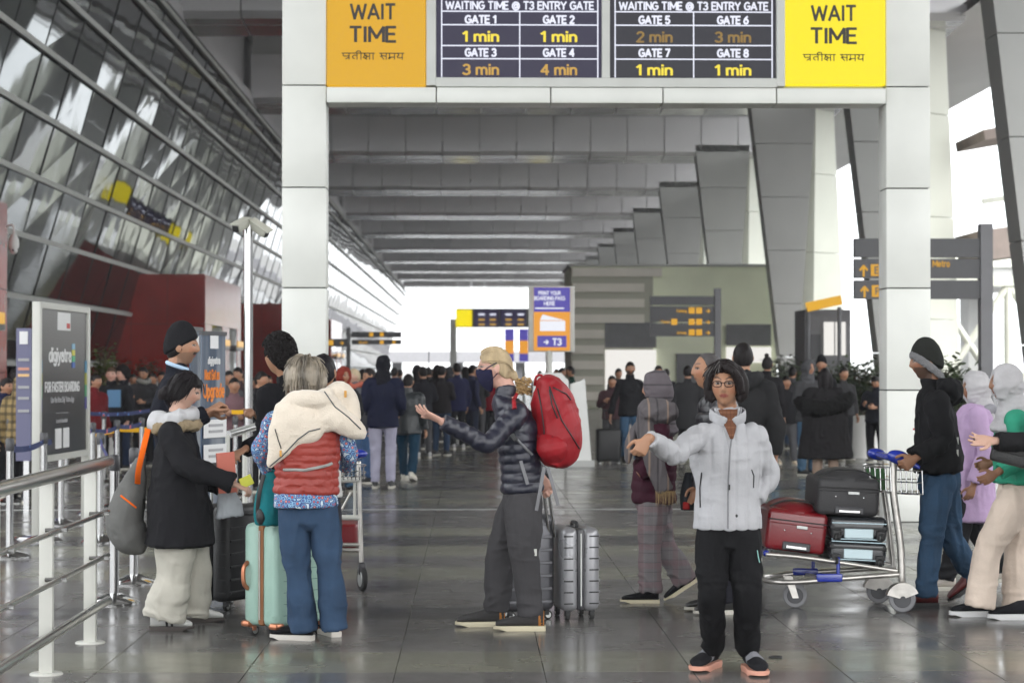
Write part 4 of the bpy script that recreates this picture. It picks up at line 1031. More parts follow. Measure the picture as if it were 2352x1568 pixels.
    # ---- shoes
    if not noshoe:
        um = cm(shoes, 'leather'); sm_ = mat('rubber_sole', soles, .6) if ('s', soles) not in CM else CM[('s', soles)]; CM[('s', soles)] = sm_
        for i, sn in enumerate('LR'):
            an, kn = P['ank' + sn], P['knee' + sn]
            fy = yaw + footyaw[i]
            lift = max(0, an.z - .085 * 1.0)
            heel = an - rotz((0, -1, 0), fy) * .055
            if lift > .03: shoe(r, Vector((heel.x, heel.y, lift)), fy, .26 * H / 1.7, um, sm_, pos, pitch=-math.atan2(lift, .2) * -1, **shoeargs)
            else: shoe(r, Vector((heel.x, heel.y, 0)), fy, .26 * H / 1.7, um, sm_, pos, **shoeargs)
    P['_root'] = r; P['_pos'] = pos; P['_hk'] = hk; P['_hr'] = hr; P['_side'] = side; P['_fwd'] = fwd; P['_jacket'] = jk
    return P
from mathutils.bvhtree import BVHTree
# first surface of an object met along the line of sight through a picture point
_bv = {}
def surf(o, x, y, off=.003, near=True):
    if o.name not in _bv:
        base = Vector(o.parent.location) if o.parent else Vector(o.location)
        _bv[o.name] = (BVHTree.FromPolygons([v.co + base for v in o.data.vertices], [tuple(p.vertices) for p in o.data.polygons]))
    d = ray(x, y).normalized(); h = _bv[o.name].ray_cast(Vector((0, 0, CAMZ)), d)
    if h[0] is None:
        if not near: return None
        q_ = at(x, y, (o.parent.location.y if o.parent else 12)); h = _bv[o.name].find_nearest(q_)
    return h[0] + h[1] * off * (1 if h[1].dot(d) < 0 else -1)
def sline(name, o, pts, r, m, root, n=6, off=.002, label=None):
    P = [surf(o, *p, off=off, near=False) for p in dense(pts)]; P = [p for p in P if p is not None]
    if len(P) < 2: return None
    mb = MB(); mb.add(*tube(P, [r] * len(P), n=n, step=.02)); return part(name, mb, m, root, smooth=60, label=label)
def dense(pts, k=5):
    out = []
    for a, b in zip(pts, pts[1:]):
        for i in range(k): out.append((a[0] + (b[0] - a[0]) * i / k, a[1] + (b[1] - a[1]) * i / k))
    return out + [pts[-1]]
def patch(name, o, quad, m, root, n=8, off=.004, label=None):
    (a, b, c, d) = [Vector(q) for q in quad]; mb = MB(); g = []
    for j in range(n + 1):
        for i in range(n + 1):
            u, v = i / n, j / n; q = (a * (1 - u) + b * u) * (1 - v) + (d * (1 - u) + c * u) * v
            s_ = surf(o, q.x, q.y, off)
            if s_ is None: s_ = g[-1] if g else at(q.x, q.y, o.parent.location.y)
            g.append(s_)
    mb.add(g, [(j * (n + 1) + i, j * (n + 1) + i + 1, (j + 1) * (n + 1) + i + 1, (j + 1) * (n + 1) + i) for j in range(n) for i in range(n)])
    me = mb.mesh(name, m, smooth=True, off=root.location); x = link(name, me, root)
    sol = x.modifiers.new('thick', 'SOLIDIFY'); sol.thickness = .004; sol.offset = 1
    if label: x['label'] = label
    return x
def spectacles(P, m, w=.020, h=.0145, rim=.0016):
    k, hr, hd = P['_hk'], P['_hr'], P['head']; mb = MB()
    f = lambda x, y, z: hd + hr @ (Vector((x, y, z)) * k)
    for s in (-1, 1):
        loop = [f(s * .031 + w * math.copysign(abs(math.cos(a)) ** .6, math.cos(a)), -.100, .010 + h * math.copysign(abs(math.sin(a)) ** .6, math.sin(a))) for a in np.linspace(0, 2 * math.pi, 16, endpoint=False)]
        mb.add(*tube(loop, [rim * 1.3] * 16, n=6, step=.006, closed=True))
        mb.add(*tube([f(s * .051, -.099, .016), f(s * .074, -.06, .014), f(s * .080, -.01, .012), f(s * .080, .02, .0)], [rim] * 4, n=6))
    mb.add(*tube([f(-.011, -.100, .014), f(0, -.103, .017), f(.011, -.100, .014)], [rim] * 3, n=6))
    return part('glasses', mb, m, P['_root'])
M['black_frame'] = mat('black_frame', (.03, .012, .01), .25)
M['zip'] = mat('zip', (.008, .008, .009), .5)

# ---------------------------------------------------------------- woman in the silver jacket
def silver(co, no):
    q = np.abs(np.sin(np.pi * (co[:, 0] - 1.32) / .062)) ** .4
    cr = vnoise(co * np.array([9, 8, 24]), 3); cr2 = vnoise(co * np.array([26, 20, 16]), 8)
    return .010 * (q - 1) + .0038 * (1 - 2 * np.abs(cr)) + .003 * cr2 + .003
Y1 = 10.35
M['silver'] = mat('silver_nylon', (.36, .36, .375), .6, bump=.35, scale=45, var=.08, vscale=9, spec=.4)
P1 = person(gp(1678, 1549), 0, 1.62, 'woman in a silver grey quilted jacket and glasses stretching out her right arm', quality=3, skin=(.34, .18, .108), hair='none', fem=True, w=1.0, belly=.98,
    topmat=M['silver'], topfold=silver, legs=(.009, .009, .010), coat=.462, legw=1.0, flare=1.08, armr=.95, headyaw=R(-14), headpitch=R(2), shoes=(.012, .012, .013), soles=(.75, .28, .2), noshoe=True, legfold=.012,
    face=dict(lip=(.25, .06, .055), brow=(.04, .025, .02)), hand=(False, True),
    handp={'R': dict(d=(-.5, -.15, -.85), pn=(-.2, 1, -.1), curl=.75, thumb=-1), 'L': dict(curl=.3)},
    world=dict(head=at(1666, 884, 10.30), neck=at(1672, 955, Y1), shL=at(1733, 1002, Y1), shR=at(1606, 1002, 10.3), elL=at(1768, 1092, 10.42), wrL=at(1733, 1150, 10.34), elR=at(1548, 1042, 10.02), wrR=at(1488, 1004, 9.84),
               chest=at(1670, 1050, Y1), pel=at(1671, 1195, Y1), hipL=at(1706, 1225, Y1), hipR=at(1638, 1225, Y1), kneeL=at(1717, 1365, 10.32), kneeR=at(1634, 1360, 10.32), ankL=at(1716, 1484, 10.55), ankR=at(1637, 1478, 10.6)))
rt = P1['_root']; ps = P1['_pos']; jk = P1['_jacket']
h = MB(); hd, hr, k = P1['head'], P1['_hr'], P1['_hk']; f = lambda x, y, z: hd + hr @ (Vector((x, y, z)) * k)
cap_mb(h, hd, hr, k, z_short(.60, -.02, -.9), lambda N: 1.15 + .10 * np.clip(N[:, 2], 0, 1) + .04 * np.abs(N[:, 0]), noise=.02)
for s, bx in ((1, 1.18), (-1, 1.0)):
    h.add(*tube([f(s * .045 * bx, .0, .085), f(s * .074 * bx, -.008, .045), f(s * .082 * bx, -.006, -.005), f(s * .078 * bx, -.010, -.055), f(s * .058 * bx, -.02, -.088)], [.026, .028, .029, .028, .014], n=12))
h.add(*tube([f(0, .07, .06), f(0, .10, 0), f(0, .095, -.07)], [(.08, .04), (.088, .045), (.07, .03)], n=14, side=hr @ Vector((1, 0, 0))))
h.add(*tube([f(-.015, -.060, .105), f(-.050, -.068, .082), f(-.074, -.05, .04), (f(-.080, -.035, -.02))], [.022, .015, .014, .012], n=10))
h.add(*tube([f(-.01, -.066, .105), f(.04, -.086, .085), f(.074, -.066, .04), (f(.088, -.042, -.04))], [.022, .022, .024, .02], n=10))
me = remesh(h, .006, 1, folds(.0022, (60, 60, 8))); me.materials.append(cm((.014, .011, .011), 'hair')); me.transform(Matrix.Translation(-ps)); link('hair', me, rt)
l2 = MB(); zf = lambda N: np.where((N[:, 2] > .1) & ((N[:, 1] > -.2) | (N[:, 2] > .8)), 1, 0)
locks(l2, hd, hr, k * 1.0, zf, .10, 120, r=.004, grow=1.18, seed=11, out=.15)
part('strand', l2, cm((.02, .016, .016), 'hair'), rt, smooth=60)
l3 = MB(); locks(l3, hd + hr @ Vector((-.012, -.03, .0)), hr, k, lambda N: np.where((N[:, 2] > .6) & (N[:, 1] < -.3) & (N[:, 0] < .1), 1, 0), .06, 9, r=.0016, grow=1.25, seed=3); part('grey_strand', l3, cm((.10, .095, .09), 'hair'), rt, smooth=60)
spectacles(P1, M['black_frame'], w=.0225, h=.015, rim=.0019)
# sweater in the open neck, zip, pockets, collar
M['knit'] = plaid('brown_knit', (.13, .055, .03), [(2, 0, (.25, .13, .08), .12, 3.0), (0, 0, (.08, .03, .02), .2, 6.0)])
patch('sweater', jk, [(1648, 932), (1694, 930), (1683, 1010), (1677, 1010)], M['knit'], rt, off=.012)
sline('zip', jk, [(1704, 925), (1697, 955), (1683, 990), (1677, 1030), (1673, 1100), (1672, 1150), (1672, 1214)], .0042, mat('zip_grey', (.16, .16, .17), .4), rt)
sline('zip', jk, [(1642, 925), (1650, 955), (1668, 1000), (1675, 1030)], .003, mat('zip_grey2', (.3, .3, .31), .4), rt)
part('zip_pull', MB().box(surf(jk, 1675, 1118, .006), (.009, .006, .028), bev=.002), M['zip'], rt)
sline('pocket', jk, [(1612, 1085), (1608, 1120), (1609, 1165)], .0035, M['zip'], rt); sline('pocket', jk, [(1726, 1078), (1731, 1092), (1730, 1120)], .003, M['zip'], rt)
part('spot', MB().ball(surf(jk, 1692, 1184, .001), (.008, .003, .008), 10, 6), M['zip'], rt)
part('sleeve_badge', MB().box(surf(jk, 1768, 985, .002), (.016, .006, .03), bev=.002), M['zip'], rt)
collar = MB(); nk = P1['neck']
for s in (1, -1):
    pts = []; rd = []
    for t in np.linspace(0, 1, 8):
        a = math.pi * (1 - t) + .26 * t; rr_ = .070 + .016 * math.sin(math.pi * t)
        pts.append(nk + Vector((s * rr_ * math.sin(a), .006 - (rr_ + .012 * t) * math.cos(a), .022 - .058 * t ** 2))); rd.append((.036 - .006 * t, .007))
    collar.add(*tube(pts, rd, n=12, step=.010, side=(-s * .0, -.25, 1)))
me = remesh(collar, .006, 1, folds(.002, (30, 30, 30))); me.materials.append(M['silver']); me.transform(Matrix.Translation(-ps)); link('collar', me, rt)
# trainers with coral soles
M['coral'] = mat('coral_sole', (.60, .29, .21), .6); M['peach'] = mat('peach_sole', (.75, .48, .22), .6)
for (xx, yy, fy) in ((1719, 1538, 6), (1642, 1529, -28)):
    sh = shoe(rt, gp(xx, yy), R(fy), .27, cm((.012, .012, .014), 'cloth'), M['coral'], ps, thick=.034, wide=1.12, high=1.12, extra=[(.42, .62, cm((.22, .22, .24)), 'stripe')])
sline('logo', [o for o in rt.children if o.name.startswith('trousers')][0], [(1739, 1263), (1741, 1277), (1744, 1291)], .0025, mat('mint_print', (.3, .6, .55), .6), rt)

# ---------------------------------------------------------------- man with the red backpack
Y2 = 12.15
P2 = person(gp(1185, 1447), R(-90), 1.74, 'man with a blonde ponytail, navy face mask and puffer jacket carrying a red backpack', quality=3, skin='pink', hair='none', belly=.98,
    topmat=mat('navy_nylon', (.012, .013, .026), .4, bump=.25, scale=20, var=.1, spec=.6), quilt=(.058, .015), topfold=folds(.004, (12, 12, 16)), coat=.475, legs=(.055, .053, .056), legw=1.18, flare=1.0, legfold=.014, armr=1.0, noshoe=True,
    headpitch=R(4), handp={'L': dict(d=(-.85, -.1, .42), pn=(.15, .35, .9), curl=.16, spread=.3, thumb=1, tcurl=-.35), 'R': dict(curl=.9)}, face=dict(brow=(.35, .25, .16)),
    world=dict(head=at(1137, 845, 12.15), neck=at(1162, 900, 12.15), shL=at(1188, 950, 11.98), shR=at(1188, 950, 12.32), elL=at(1118, 1018, 11.86), wrL=at(1012, 966, 11.78), elR=at(1215, 1040, 12.42), wrR=at(1246, 1098, 12.4),
        chest=at(1190, 1005, Y2), pel=at(1200, 1140, Y2), hipL=at(1203, 1160, 12.06), hipR=at(1192, 1160, 12.24), kneeL=at(1205, 1275, 12.03), kneeR=at(1150, 1270, 12.25), ankL=at(1218, 1405, 12.05), ankR=at(1140, 1395, 12.28)))
rt = P2['_root']; ps = P2['_pos']; jk = P2['_jacket']; hd, hr, k = P2['head'], P2['_hr'], P2['_hk']; f = lambda x, y, z: hd + hr @ (Vector((x, y, z)) * k)
blond = cm((.40, .31, .19), 'hair')
h = MB(); cap_mb(h, hd, hr, k, z_short(.50, .0, -.62), lambda N: 1.08 + .05 * np.clip(N[:, 2], 0, 1), noise=.015)
h.add(*tube([f(0, .075, -.03), f(0, .10, -.05), f(0, .115, -.075)], [.035, .03, .022], n=12))
me = remesh(h, .006, 1, folds(.0025, (50, 14, 50))); me.materials.append(blond); me.transform(Matrix.Translation(-ps)); link('hair', me, rt)
l2 = MB()
rr = random.Random(4)
for i in range(90):   # combed-back strands
    a = rr.uniform(-1.35, 1.35); z0 = .108 * math.cos(a); x0 = .078 * math.sin(a)
    pts = [f(x0 * .95, -.075, z0 * .86 + .012), f(x0 * 1.07, -.03, z0 * 1.06 + .01), f(x0 * 1.07, .03, z0 * .98 + .008), f(x0 * .8, .085, z0 * .5), f(x0 * .3, .108, -.04)]
    l2.add(*tube(pts, [.0022, .0035, .0035, .003, .002], n=5, step=.03))
part('strand', l2, blond, rt, smooth=60)
l3 = MB(); c0 = f(0, .13, -.09)
for i in range(70):
    p = c0 + Vector((rr.uniform(-.01, .07), rr.uniform(-.03, .03), rr.uniform(-.05, .03))); pts = [p + Vector((.012 * math.cos(j * 1.7 + i), .012 * math.sin(j * 1.7 + i), -.008 * j)) for j in range(5)]
    l3.add(*tube(pts, [.004] * 4 + [.002], n=5, step=.02))
part('ponytail', l3, cm((.42, .28, .13), 'hair'), rt, smooth=60)
mk = MB(); cap_mb(mk, hd, hr, k, lambda N: np.minimum((-.02 - N[:, 2] + .25 * np.clip(-N[:, 1] - .8, 0, 1)) / .1, (-.20 - N[:, 1]) / .12) + .5, lambda N: 1.10 + .16 * np.exp(-(N[:, 0] / .35) ** 2) * (N[:, 1] < 0), inner=.80)
M['navy_mask'] = cloth('navy_mask', (.018, .018, .045)); me = remesh(mk, .006, 1); me.materials.append(M['navy_mask']); me.transform(Matrix.Translation(-ps)); link('face_mask', me, rt)
st = MB()
for s in (-1, 1):
    st.add(*tube([f(s * .058, -.07, -.012), f(s * .080, -.03, .012), f(s * .088, .012, .03)], [.003] * 3, n=6)); st.add(*tube([f(s * .056, -.05, -.075), f(s * .078, -.02, -.06), f(s * .086, .012, -.03)], [.003] * 3, n=6))
part('mask_strap', st, M['navy_mask'], rt); spectacles(P2, M['dull_metal'], w=.021, h=.014)
M['gum'] = mat('cream_sole', (.62, .56, .40), .6); M['tan'] = mat('tan_heel', (.5, .2, .04), .7)
for (xx, yy, fy) in ((1248, 1447, -92), (1158, 1437, -90)):
    c_ = gp(xx, yy); shoe(rt, c_, R(fy), .29, cm((.06, .058, .058)), M['gum'], ps, thick=.030, wide=1.05, high=1.05, extra=[(-.015, .10, M['tan'], 'heel_patch')])
part('logo', MB().box(surf([o for o in rt.children if o.name.startswith('trousers')][0], 1229, 1268, .002), (.018, .004, .04), bev=.001), M['white_paint'], rt)
part('pocket_tag', MB().box(surf(jk, 1141, 1050, .002), (.014, .004, .04), rot=Matrix.Rotation(R(15), 3, 'Y')), M['white_paint'], rt)

# ---------------------------------------------------------------- woman with the cream fleece over her shoulders
Y3 = 11.55
vest = mat('red_nylon', (.27, .032, .022), .5, bump=.3, scale=22, var=.12, spec=.45)
fl_ = floral('floral_cotton')
P3 = person(gp(725, 1478), R(180), 1.60, 'woman seen from behind in a red puffer vest with a cream fleece over her shoulders', quality=3, skin='fair', hair='none', fem=True, topmat=fl_, coat=.50, w=.93, belly=.9, legs=(.055, .095, .17), legmat=cloth('blue_cotton', (.032, .058, .105), bump=.5, scale=14, var=.2), legw=.97, flare=1.45, legfold=.016, topfold=.012, noshoe=True, armr=.82,
    headpitch=R(18), headroll=R(0), headyaw=R(170), hand=(False, False),
    world=dict(head=at(703, 872, 11.62), neck=at(705, 925, Y3), shL=at(632, 968, Y3), shR=at(778, 965, Y3), elL=at(600, 1030, 11.6), wrL=at(612, 1082, 11.75), elR=at(800, 1040, 11.6), wrR=at(795, 1075, 11.8),
        chest=at(705, 1015, Y3), pel=at(708, 1150, Y3), hipL=at(672, 1175, Y3), hipR=at(745, 1175, Y3), kneeL=at(684, 1310, Y3), kneeR=at(757, 1310, Y3), ankL=at(697, 1440, Y3), ankR=at(768, 1436, Y3)))
rt = P3['_root']; ps = P3['_pos']
c = MB(); c.add(*tube([at(703, 1132, Y3), at(704, 1090, Y3), at(704, 1020, Y3), at(705, 965, Y3), at(705, 930, Y3)], [(.186, .142), (.178, .138), (.19, .148), (.175, .13), (.10, .09)], n=28, side=(1, 0, 0), step=.007, quilt=(.043, .010), capk=(.05, .4)))
me = remesh(c, .007, 1, folds(.007, (12, 12, 26))); me.materials.append(vest); me.transform(Matrix.Translation(-ps)); link('vest', me, rt); vo = rt.children[-1]
c = MB(); c.add(*tube([at(703, 1162, Y3), at(703, 1140, Y3), at(704, 1110, Y3)], [(.182, .138), (.176, .134), (.16, .12)], n=28, side=(1, 0, 0), capk=.05))
me = remesh(c, .008, 1, folds(.006, (14, 14, 4))); me.materials.append(fl_); me.transform(Matrix.Translation(-ps)); link('shirt_tail', me, rt)
M['fleece'] = mat('cream_fleece', (.68, .60, .50), .95, bump=.6, scale=110, var=.05, sheen=.4, spec=.2)
c = MB(); q = lambda x, y, dy=0: at(x, y, Y3 - .10 + dy)
c.add(*tube([q(645, 945, .04), q(668, 922), q(705, 915, -.03), q(745, 922, -.02), q(782, 938, .05)], [.035, .045, .05, .045, .035], n=16, step=.02))
c.add(*tube([q(712, 925, .02), q(685, 965, -.03), q(655, 1005, -.03), q(636, 1040, -.02), q(618, 1072, .0)], [(.10, .05), (.155, .055), (.10, .04), (.055, .03), (.012, .012)], n=20, step=.02, side=(1, 0, -.35)))
c.add(*tube([q(730, 915, .03), q(750, 945, 0), q(785, 968, .0), q(815, 985, .03), q(835, 997, .08)], [(.09, .06), (.085, .06), (.07, .06), (.055, .05), (.025, .03)], n=18, step=.02, side=(-.6, 0, -.8)))
c.add(*tube([q(690, 955, -.02), q(740, 968, -.01), q(775, 980, .0)], [(.06, .05), (.055, .045), (.03, .03)], n=16, side=(0, 0, 1)))
c.add(*tube([q(752, 912, .06), q(780, 900, .09), q(800, 925, .1), q(812, 965, .08)], [.04, .06, .06, .04], n=14))
me = remesh(c, .008, 2, folds(.008, (8, 8, 10), 6)); me.materials.append(M['fleece']); me.transform(Matrix.Translation(-ps)); fo_ = link('fleece', me, rt)
pip = mat('grey_piping', (.05, .06, .065), .7)
sline('piping', fo_, [(620, 1070), (650, 1045), (685, 1008), (710, 990), (735, 984)], .0035, pip, rt); sline('piping', fo_, [(745, 900), (770, 935), (800, 958), (828, 985)], .0035, pip, rt)
sline('zip', fo_, [(632, 985), (640, 1012), (646, 1030)], .003, M['zip'], rt)
tg = mat('ochre_tag', (.55, .28, .05), .6); part('zip_pull', MB().box(surf(fo_, 645, 1040, .006) or q(645, 1040), (.012, .006, .035), bev=.002), tg, rt); 
part('zip_pull', MB().box(surf(fo_, 793, 905, .006), (.014, .006, .038), bev=.002), tg, rt)
sline('waist_band', vo, [(652, 1078), (700, 1079), (745, 1070), (762, 1064)], .009, cloth('band', (.28, .28, .27)), rt)
h = MB(); hd, hr, k = P3['head'], P3['_hr'], P3['_hk']; f = lambda x, y, z: hd + hr @ (Vector((x, y, z)) * k)
cap_mb(h, hd, hr, k, z_short(.45, -.2, -.95), lambda N: 1.26 + .06 * np.clip(N[:, 2], 0, 1), noise=.02)
h.add(*tube([f(0, .04, .08), f(0, .105, .01), f(0, .10, -.075)], [(.08, .05), (.098, .05), (.09, .028)], n=16, side=hr @ Vector((1, 0, 0))))
for s in (-1, 1): h.add(*tube([f(s * .07, .0, .05), f(s * .098, .01, -.02), f(s * .09, .02, -.085)], [.03, .034, .02], n=12))
me = remesh(h, .006, 1, folds(.003, (50, 50, 8))); gh = mat('grey_blonde_hair', (.20, .17, .13), .45, bump=1, scale=55, var=.75, vscale=14, stretch=(1, 1, .15)); me.materials.append(gh); me.transform(Matrix.Translation(-ps)); link('hair', me, rt)
l2 = MB(); locks(l2, hd + hr @ Vector((0, .015, 0)), hr, k, lambda N: np.where((N[:, 2] > -.1) & (N[:, 1] > -.5), 1, 0), .13, 170, r=.005, grow=1.27, seed=21, out=.1); part('strand', l2, gh, rt, smooth=60)
for (xx, yy, fy) in ((716, 1470, 252), (772, 1462, 205)): shoe(rt, gp(xx, yy), R(fy), .25, cm((.010, .010, .011)), mat('white_sole', (.68, .64, .58), .6), ps, thick=.03)

# ---------------------------------------------------------------- woman in the long black coat, facing right
Y4 = 12.3
P4 = person(gp(415, 1437), R(95), 1.57, 'woman in a long black coat and wide pale trousers holding out her phone', quality=2, skin='fair', hair='none', fem=True, w=1.2, belly=1.35, top=(.013, .013, .015), coat=.33, legs=(.50, .48, .42), legw=1.4, flare=1.45, legfold=.016, armr=1.15, topfold=.013, noshoe=True,
    headpitch=R(18), face=dict(lip=(.4, .1, .1), brow=(.05, .03, .02)), handp={'R': dict(curl=.7, pn=(0, .3, -1)), 'L': dict(curl=.7)},
    world=dict(head=at(425, 898, 12.3), neck=at(404, 965, 12.3), shR=at(392, 1000, 12.1), shL=at(402, 1000, 12.5), elR=at(432, 1072, 12.0), wrR=at(540, 1112, 12.0), elL=at(440, 1080, 12.5), wrL=at(515, 1120, 12.4), chest=at(405, 1055, Y4), pel=at(412, 1185, Y4),
        hipR=at(408, 1215, 12.2), hipL=at(420, 1215, 12.4), kneeR=at(398, 1320, 12.2), kneeL=at(447, 1310, 12.42), ankR=at(378, 1412, 12.2), ankL=at(430, 1400, 12.45)))
rt = P4['_root']; ps = P4['_pos']; hd, hr, k = P4['head'], P4['_hr'], P4['_hk']; f = lambda x, y, z: hd + hr @ (Vector((x, y, z)) * k)
h = MB(); cap_mb(h, hd, hr, k, z_short(.40, -.30, -.8), 1.16, noise=.02); h.add(*tube([f(0, .09, -.02), f(0, .125, -.06), f(0, .12, -.10)], [.035, .038, .02], n=12)); me = remesh(h, .007, 1, folds(.002, (40, 14, 40))); me.materials.append(cm((.010, .008, .009), 'hair')); me.transform(Matrix.Translation(-ps)); link('hair', me, rt)
l2 = MB(); locks(l2, hd, hr, k, z_short(.45, -.1, -.6), .1, 60, r=.004, grow=1.18, seed=8); part('strand', l2, cm((.010, .008, .009), 'hair'), rt, smooth=60)
part('hair_tie', MB().add(*tube([f(.03 * math.cos(a), .118 + .008 * math.sin(a), -.045 + .028 * math.sin(a)) for a in np.linspace(0, 6.28, 9)[:-1]], [.004] * 8, n=6, closed=True)), mat('pink_tie', (.8, .05, .2), .5, emit=(.8, .05, .2), estr=0), rt)
s_ = MB(); nk = P4['neck']
s_.add(*tube([nk + Vector((.095 * math.cos(a) - .01, .09 * math.sin(a), .012 + .02 * math.cos(a))) for a in np.linspace(0, 6.283, 11)[:-1]], [.040, .05, .043, .036, .05, .056, .045, .036, .042, .038], n=12, closed=True)); me = remesh(s_, .009, 2, folds(.018, (12, 12, 14))); me.materials.append(cloth('grey_hood', (.46, .46, .47))); me.transform(Matrix.Translation(-ps)); link('hood', me, rt)
s_ = MB(); s_.add(*tube([nk + Vector((.12 * math.cos(a), .11 * math.sin(a), -.038 + .01 * math.cos(a))) for a in np.linspace(0, 6.283, 11)[:-1]], [.030] * 10, n=12, closed=True)); me = remesh(s_, .009, 2, folds(.014, (34, 34, 34))); me.materials.append(cloth('tan_fur', (.28, .22, .14), bump=1, scale=60)); me.transform(Matrix.Translation(-ps)); link('fur_collar', me, rt)
M['dk_gum'] = mat('gum_sole', (.06, .05, .045), .6)
for (xx, yy, fy) in ((348, 1447, 92), (422, 1428, 95)): shoe(rt, gp(xx, yy), R(fy), .245, cm((.62, .62, .6), 'leather'), M['dk_gum'], ps, thick=.026, extra=[(.35, .41, M['black'], 'stripe'), (.47, .53, M['black'], 'stripe')])

# ---------------------------------------------------------------- security man with the black beanie
Y5 = 12.95
P5 = person((at(408, 849, Y5).x, Y5), R(90), 1.80, 'moustached man in a black beanie and dark suit behind the woman in the black coat', quality=3, skin='tan', hair='beanie', top=(.010, .011, .017), legs=(.01, .01, .014), topfold=.008, handp={'R': dict(curl=.9, pn=(.2, .3, -1)), 'L': dict(curl=.9)}, face=dict(moustache=(.015, .01, .01), brow=(.02, .015, .012), beard=(.21, .125, .085), lip=(.25, .1, .08)),
    world=dict(head=at(418, 797, Y5), neck=at(404, 848, Y5), shR=at(392, 895, 12.78), shL=at(392, 895, 13.14), elR=at(425, 975, 12.75), wrR=at(478, 944, 12.8), elL=at(430, 975, 13.15), wrL=at(480, 950, 13.1), chest=at(395, 955, Y5)))
rt = P5['_root']; ps = P5['_pos']; nk = P5['neck']
s_ = MB(); s_.add(*tube([nk + Vector((.062 * math.cos(a) + .008, .066 * math.sin(a), .022 + .022 * -math.cos(a))) for a in np.linspace(0, 6.283, 13)[:-1]], [.013] * 12, n=10, closed=True)); part('shirt_collar', s_, cloth('pale_blue', (.42, .56, .72), bump=.1), rt, smooth=60)

# ---------------------------------------------------------------- curly haired man
Y6 = 13.35
P6 = person((at(662, 849, Y6).x, Y6), R(-138), 1.79, 'curly haired man in a black jacket standing behind the woman with the fleece', quality=2, skin='tan', hair='curly', haircol=(.012, .010, .010), top=(.010, .010, .012), legs=(.02, .02, .03), handp={'L': dict(curl=.6), 'R': dict(curl=.9)}, headyaw=R(-128),
    world=dict(head=at(640, 818, Y6), neck=at(661, 878, Y6), elL=at(606, 1010, 13.1), wrL=at(562, 1032, 12.95), elR=at(630, 1000, 13.5), wrR=at(598, 965, 13.4)))
# ---------------------------------------------------------------- person in white behind the fleece
P7 = person((at(722, 849, 12.8).x, 12.8), R(170), 1.62, 'dark haired person in a white jacket, mostly hidden behind the fleece', quality=2, skin='tan', hair='short', haircol=(.012, .01, .012), top=(.62, .62, .6), legs=(.04, .04, .05), w=.9, armr=.85, J=dict(wrL=(.1, -.2, 1.0), wrR=(-.1, -.2, 1.0), elL=(.18, 0, 1.02), elR=(-.18, 0, 1.02)), world=dict(head=at(742, 856, 12.7)))
# ---------------------------------------------------------------- beanie man pushing the trolley
Y8 = 13.3
hoodm = cloth('black_sweat', (.009, .009, .010), bump=.4)
P8 = person(gp(2130, 1392), R(-90), 1.75, 'man in a black hoodie, jeans and fur edged beanie pushing the loaded trolley', quality=2, skin='brown', hair='beanie', haircol=(.01, .01, .01), topmat=hoodm, coat=.51, legkind='denim', legs=(.03, .06, .105), w=1.05, belly=1.1, armr=1.15, hood=True, legw=1.02, topfold=.018, legfold=.020, noshoe=True, headpitch=R(3),
    face=dict(beanie=(.016, .017, .015), beard=(.05, .03, .022)), handp={'L': dict(curl=1.0), 'R': dict(curl=1.0)},
    world=dict(head=at(2127, 832, Y8), neck=at(2142, 884, Y8), shL=at(2150, 925, 13.1), shR=at(2150, 925, 13.5), elL=at(2168, 1010, 13.06), wrL=at(2103, 1052, 12.98), elR=at(2160, 1010, 13.5), wrR=at(2090, 1050, 13.5), chest=at(2150, 980, Y8), pel=at(2158, 1095, Y8),
        hipL=at(2155, 1120, 13.2), hipR=at(2165, 1120, 13.4), kneeL=at(2140, 1235, 13.2), ankL=at(2128, 1362, 13.2), kneeR=at(2182, 1232, 13.42), ankR=at(2232, 1320, 13.5)))
rt = P8['_root']; ps = P8['_pos']
shoe(rt, gp(2152, 1393), R(-92), .27, cm((.10, .015, .015), 'leather'), M['black'], ps); shoe(rt, Vector((at(2258, 849, 13.5).x, 13.5, .17)), R(-90), .27, cm((.10, .015, .015), 'leather'), M['black'], ps, pitch=R(35))
hd, hr, k = P8['head'], P8['_hr'], P8['_hk']; f = lambda x, y, z: hd + hr @ (Vector((x, y, z)) * k)
br = MB(); br.add(*tube([f(.088 * math.sin(a), -.095 * math.cos(a) + .005, .052 * math.cos(a) + .0 - .028 * (1 - math.cos(a))) for a in np.linspace(0, 6.283, 15)[:-1]], [(.026, .012)] * 14, n=10, closed=True, side=(0, 0, 1)))
me = remesh(br, .007, 1, folds(.004, (50, 50, 50))); me.materials.append(cloth('grey_fur', (.16, .16, .165), bump=1, scale=90)); me.transform(Matrix.Translation(-ps)); link('fur_trim', me, rt)
part('chest_print', MB().box(surf(P8['_jacket'], 2098, 985, .002) or at(2098, 985, 13.1), (.03, .003, .012)), mat('red_print', (.5, .04, .04), .6), rt)
for yy in (1012, 1040): part('back_print', MB().box((surf(P8['_jacket'], 2199, yy, .002) or at(2195, yy, 13.1)), (.012, .003, .045)), M['white_paint'], rt)
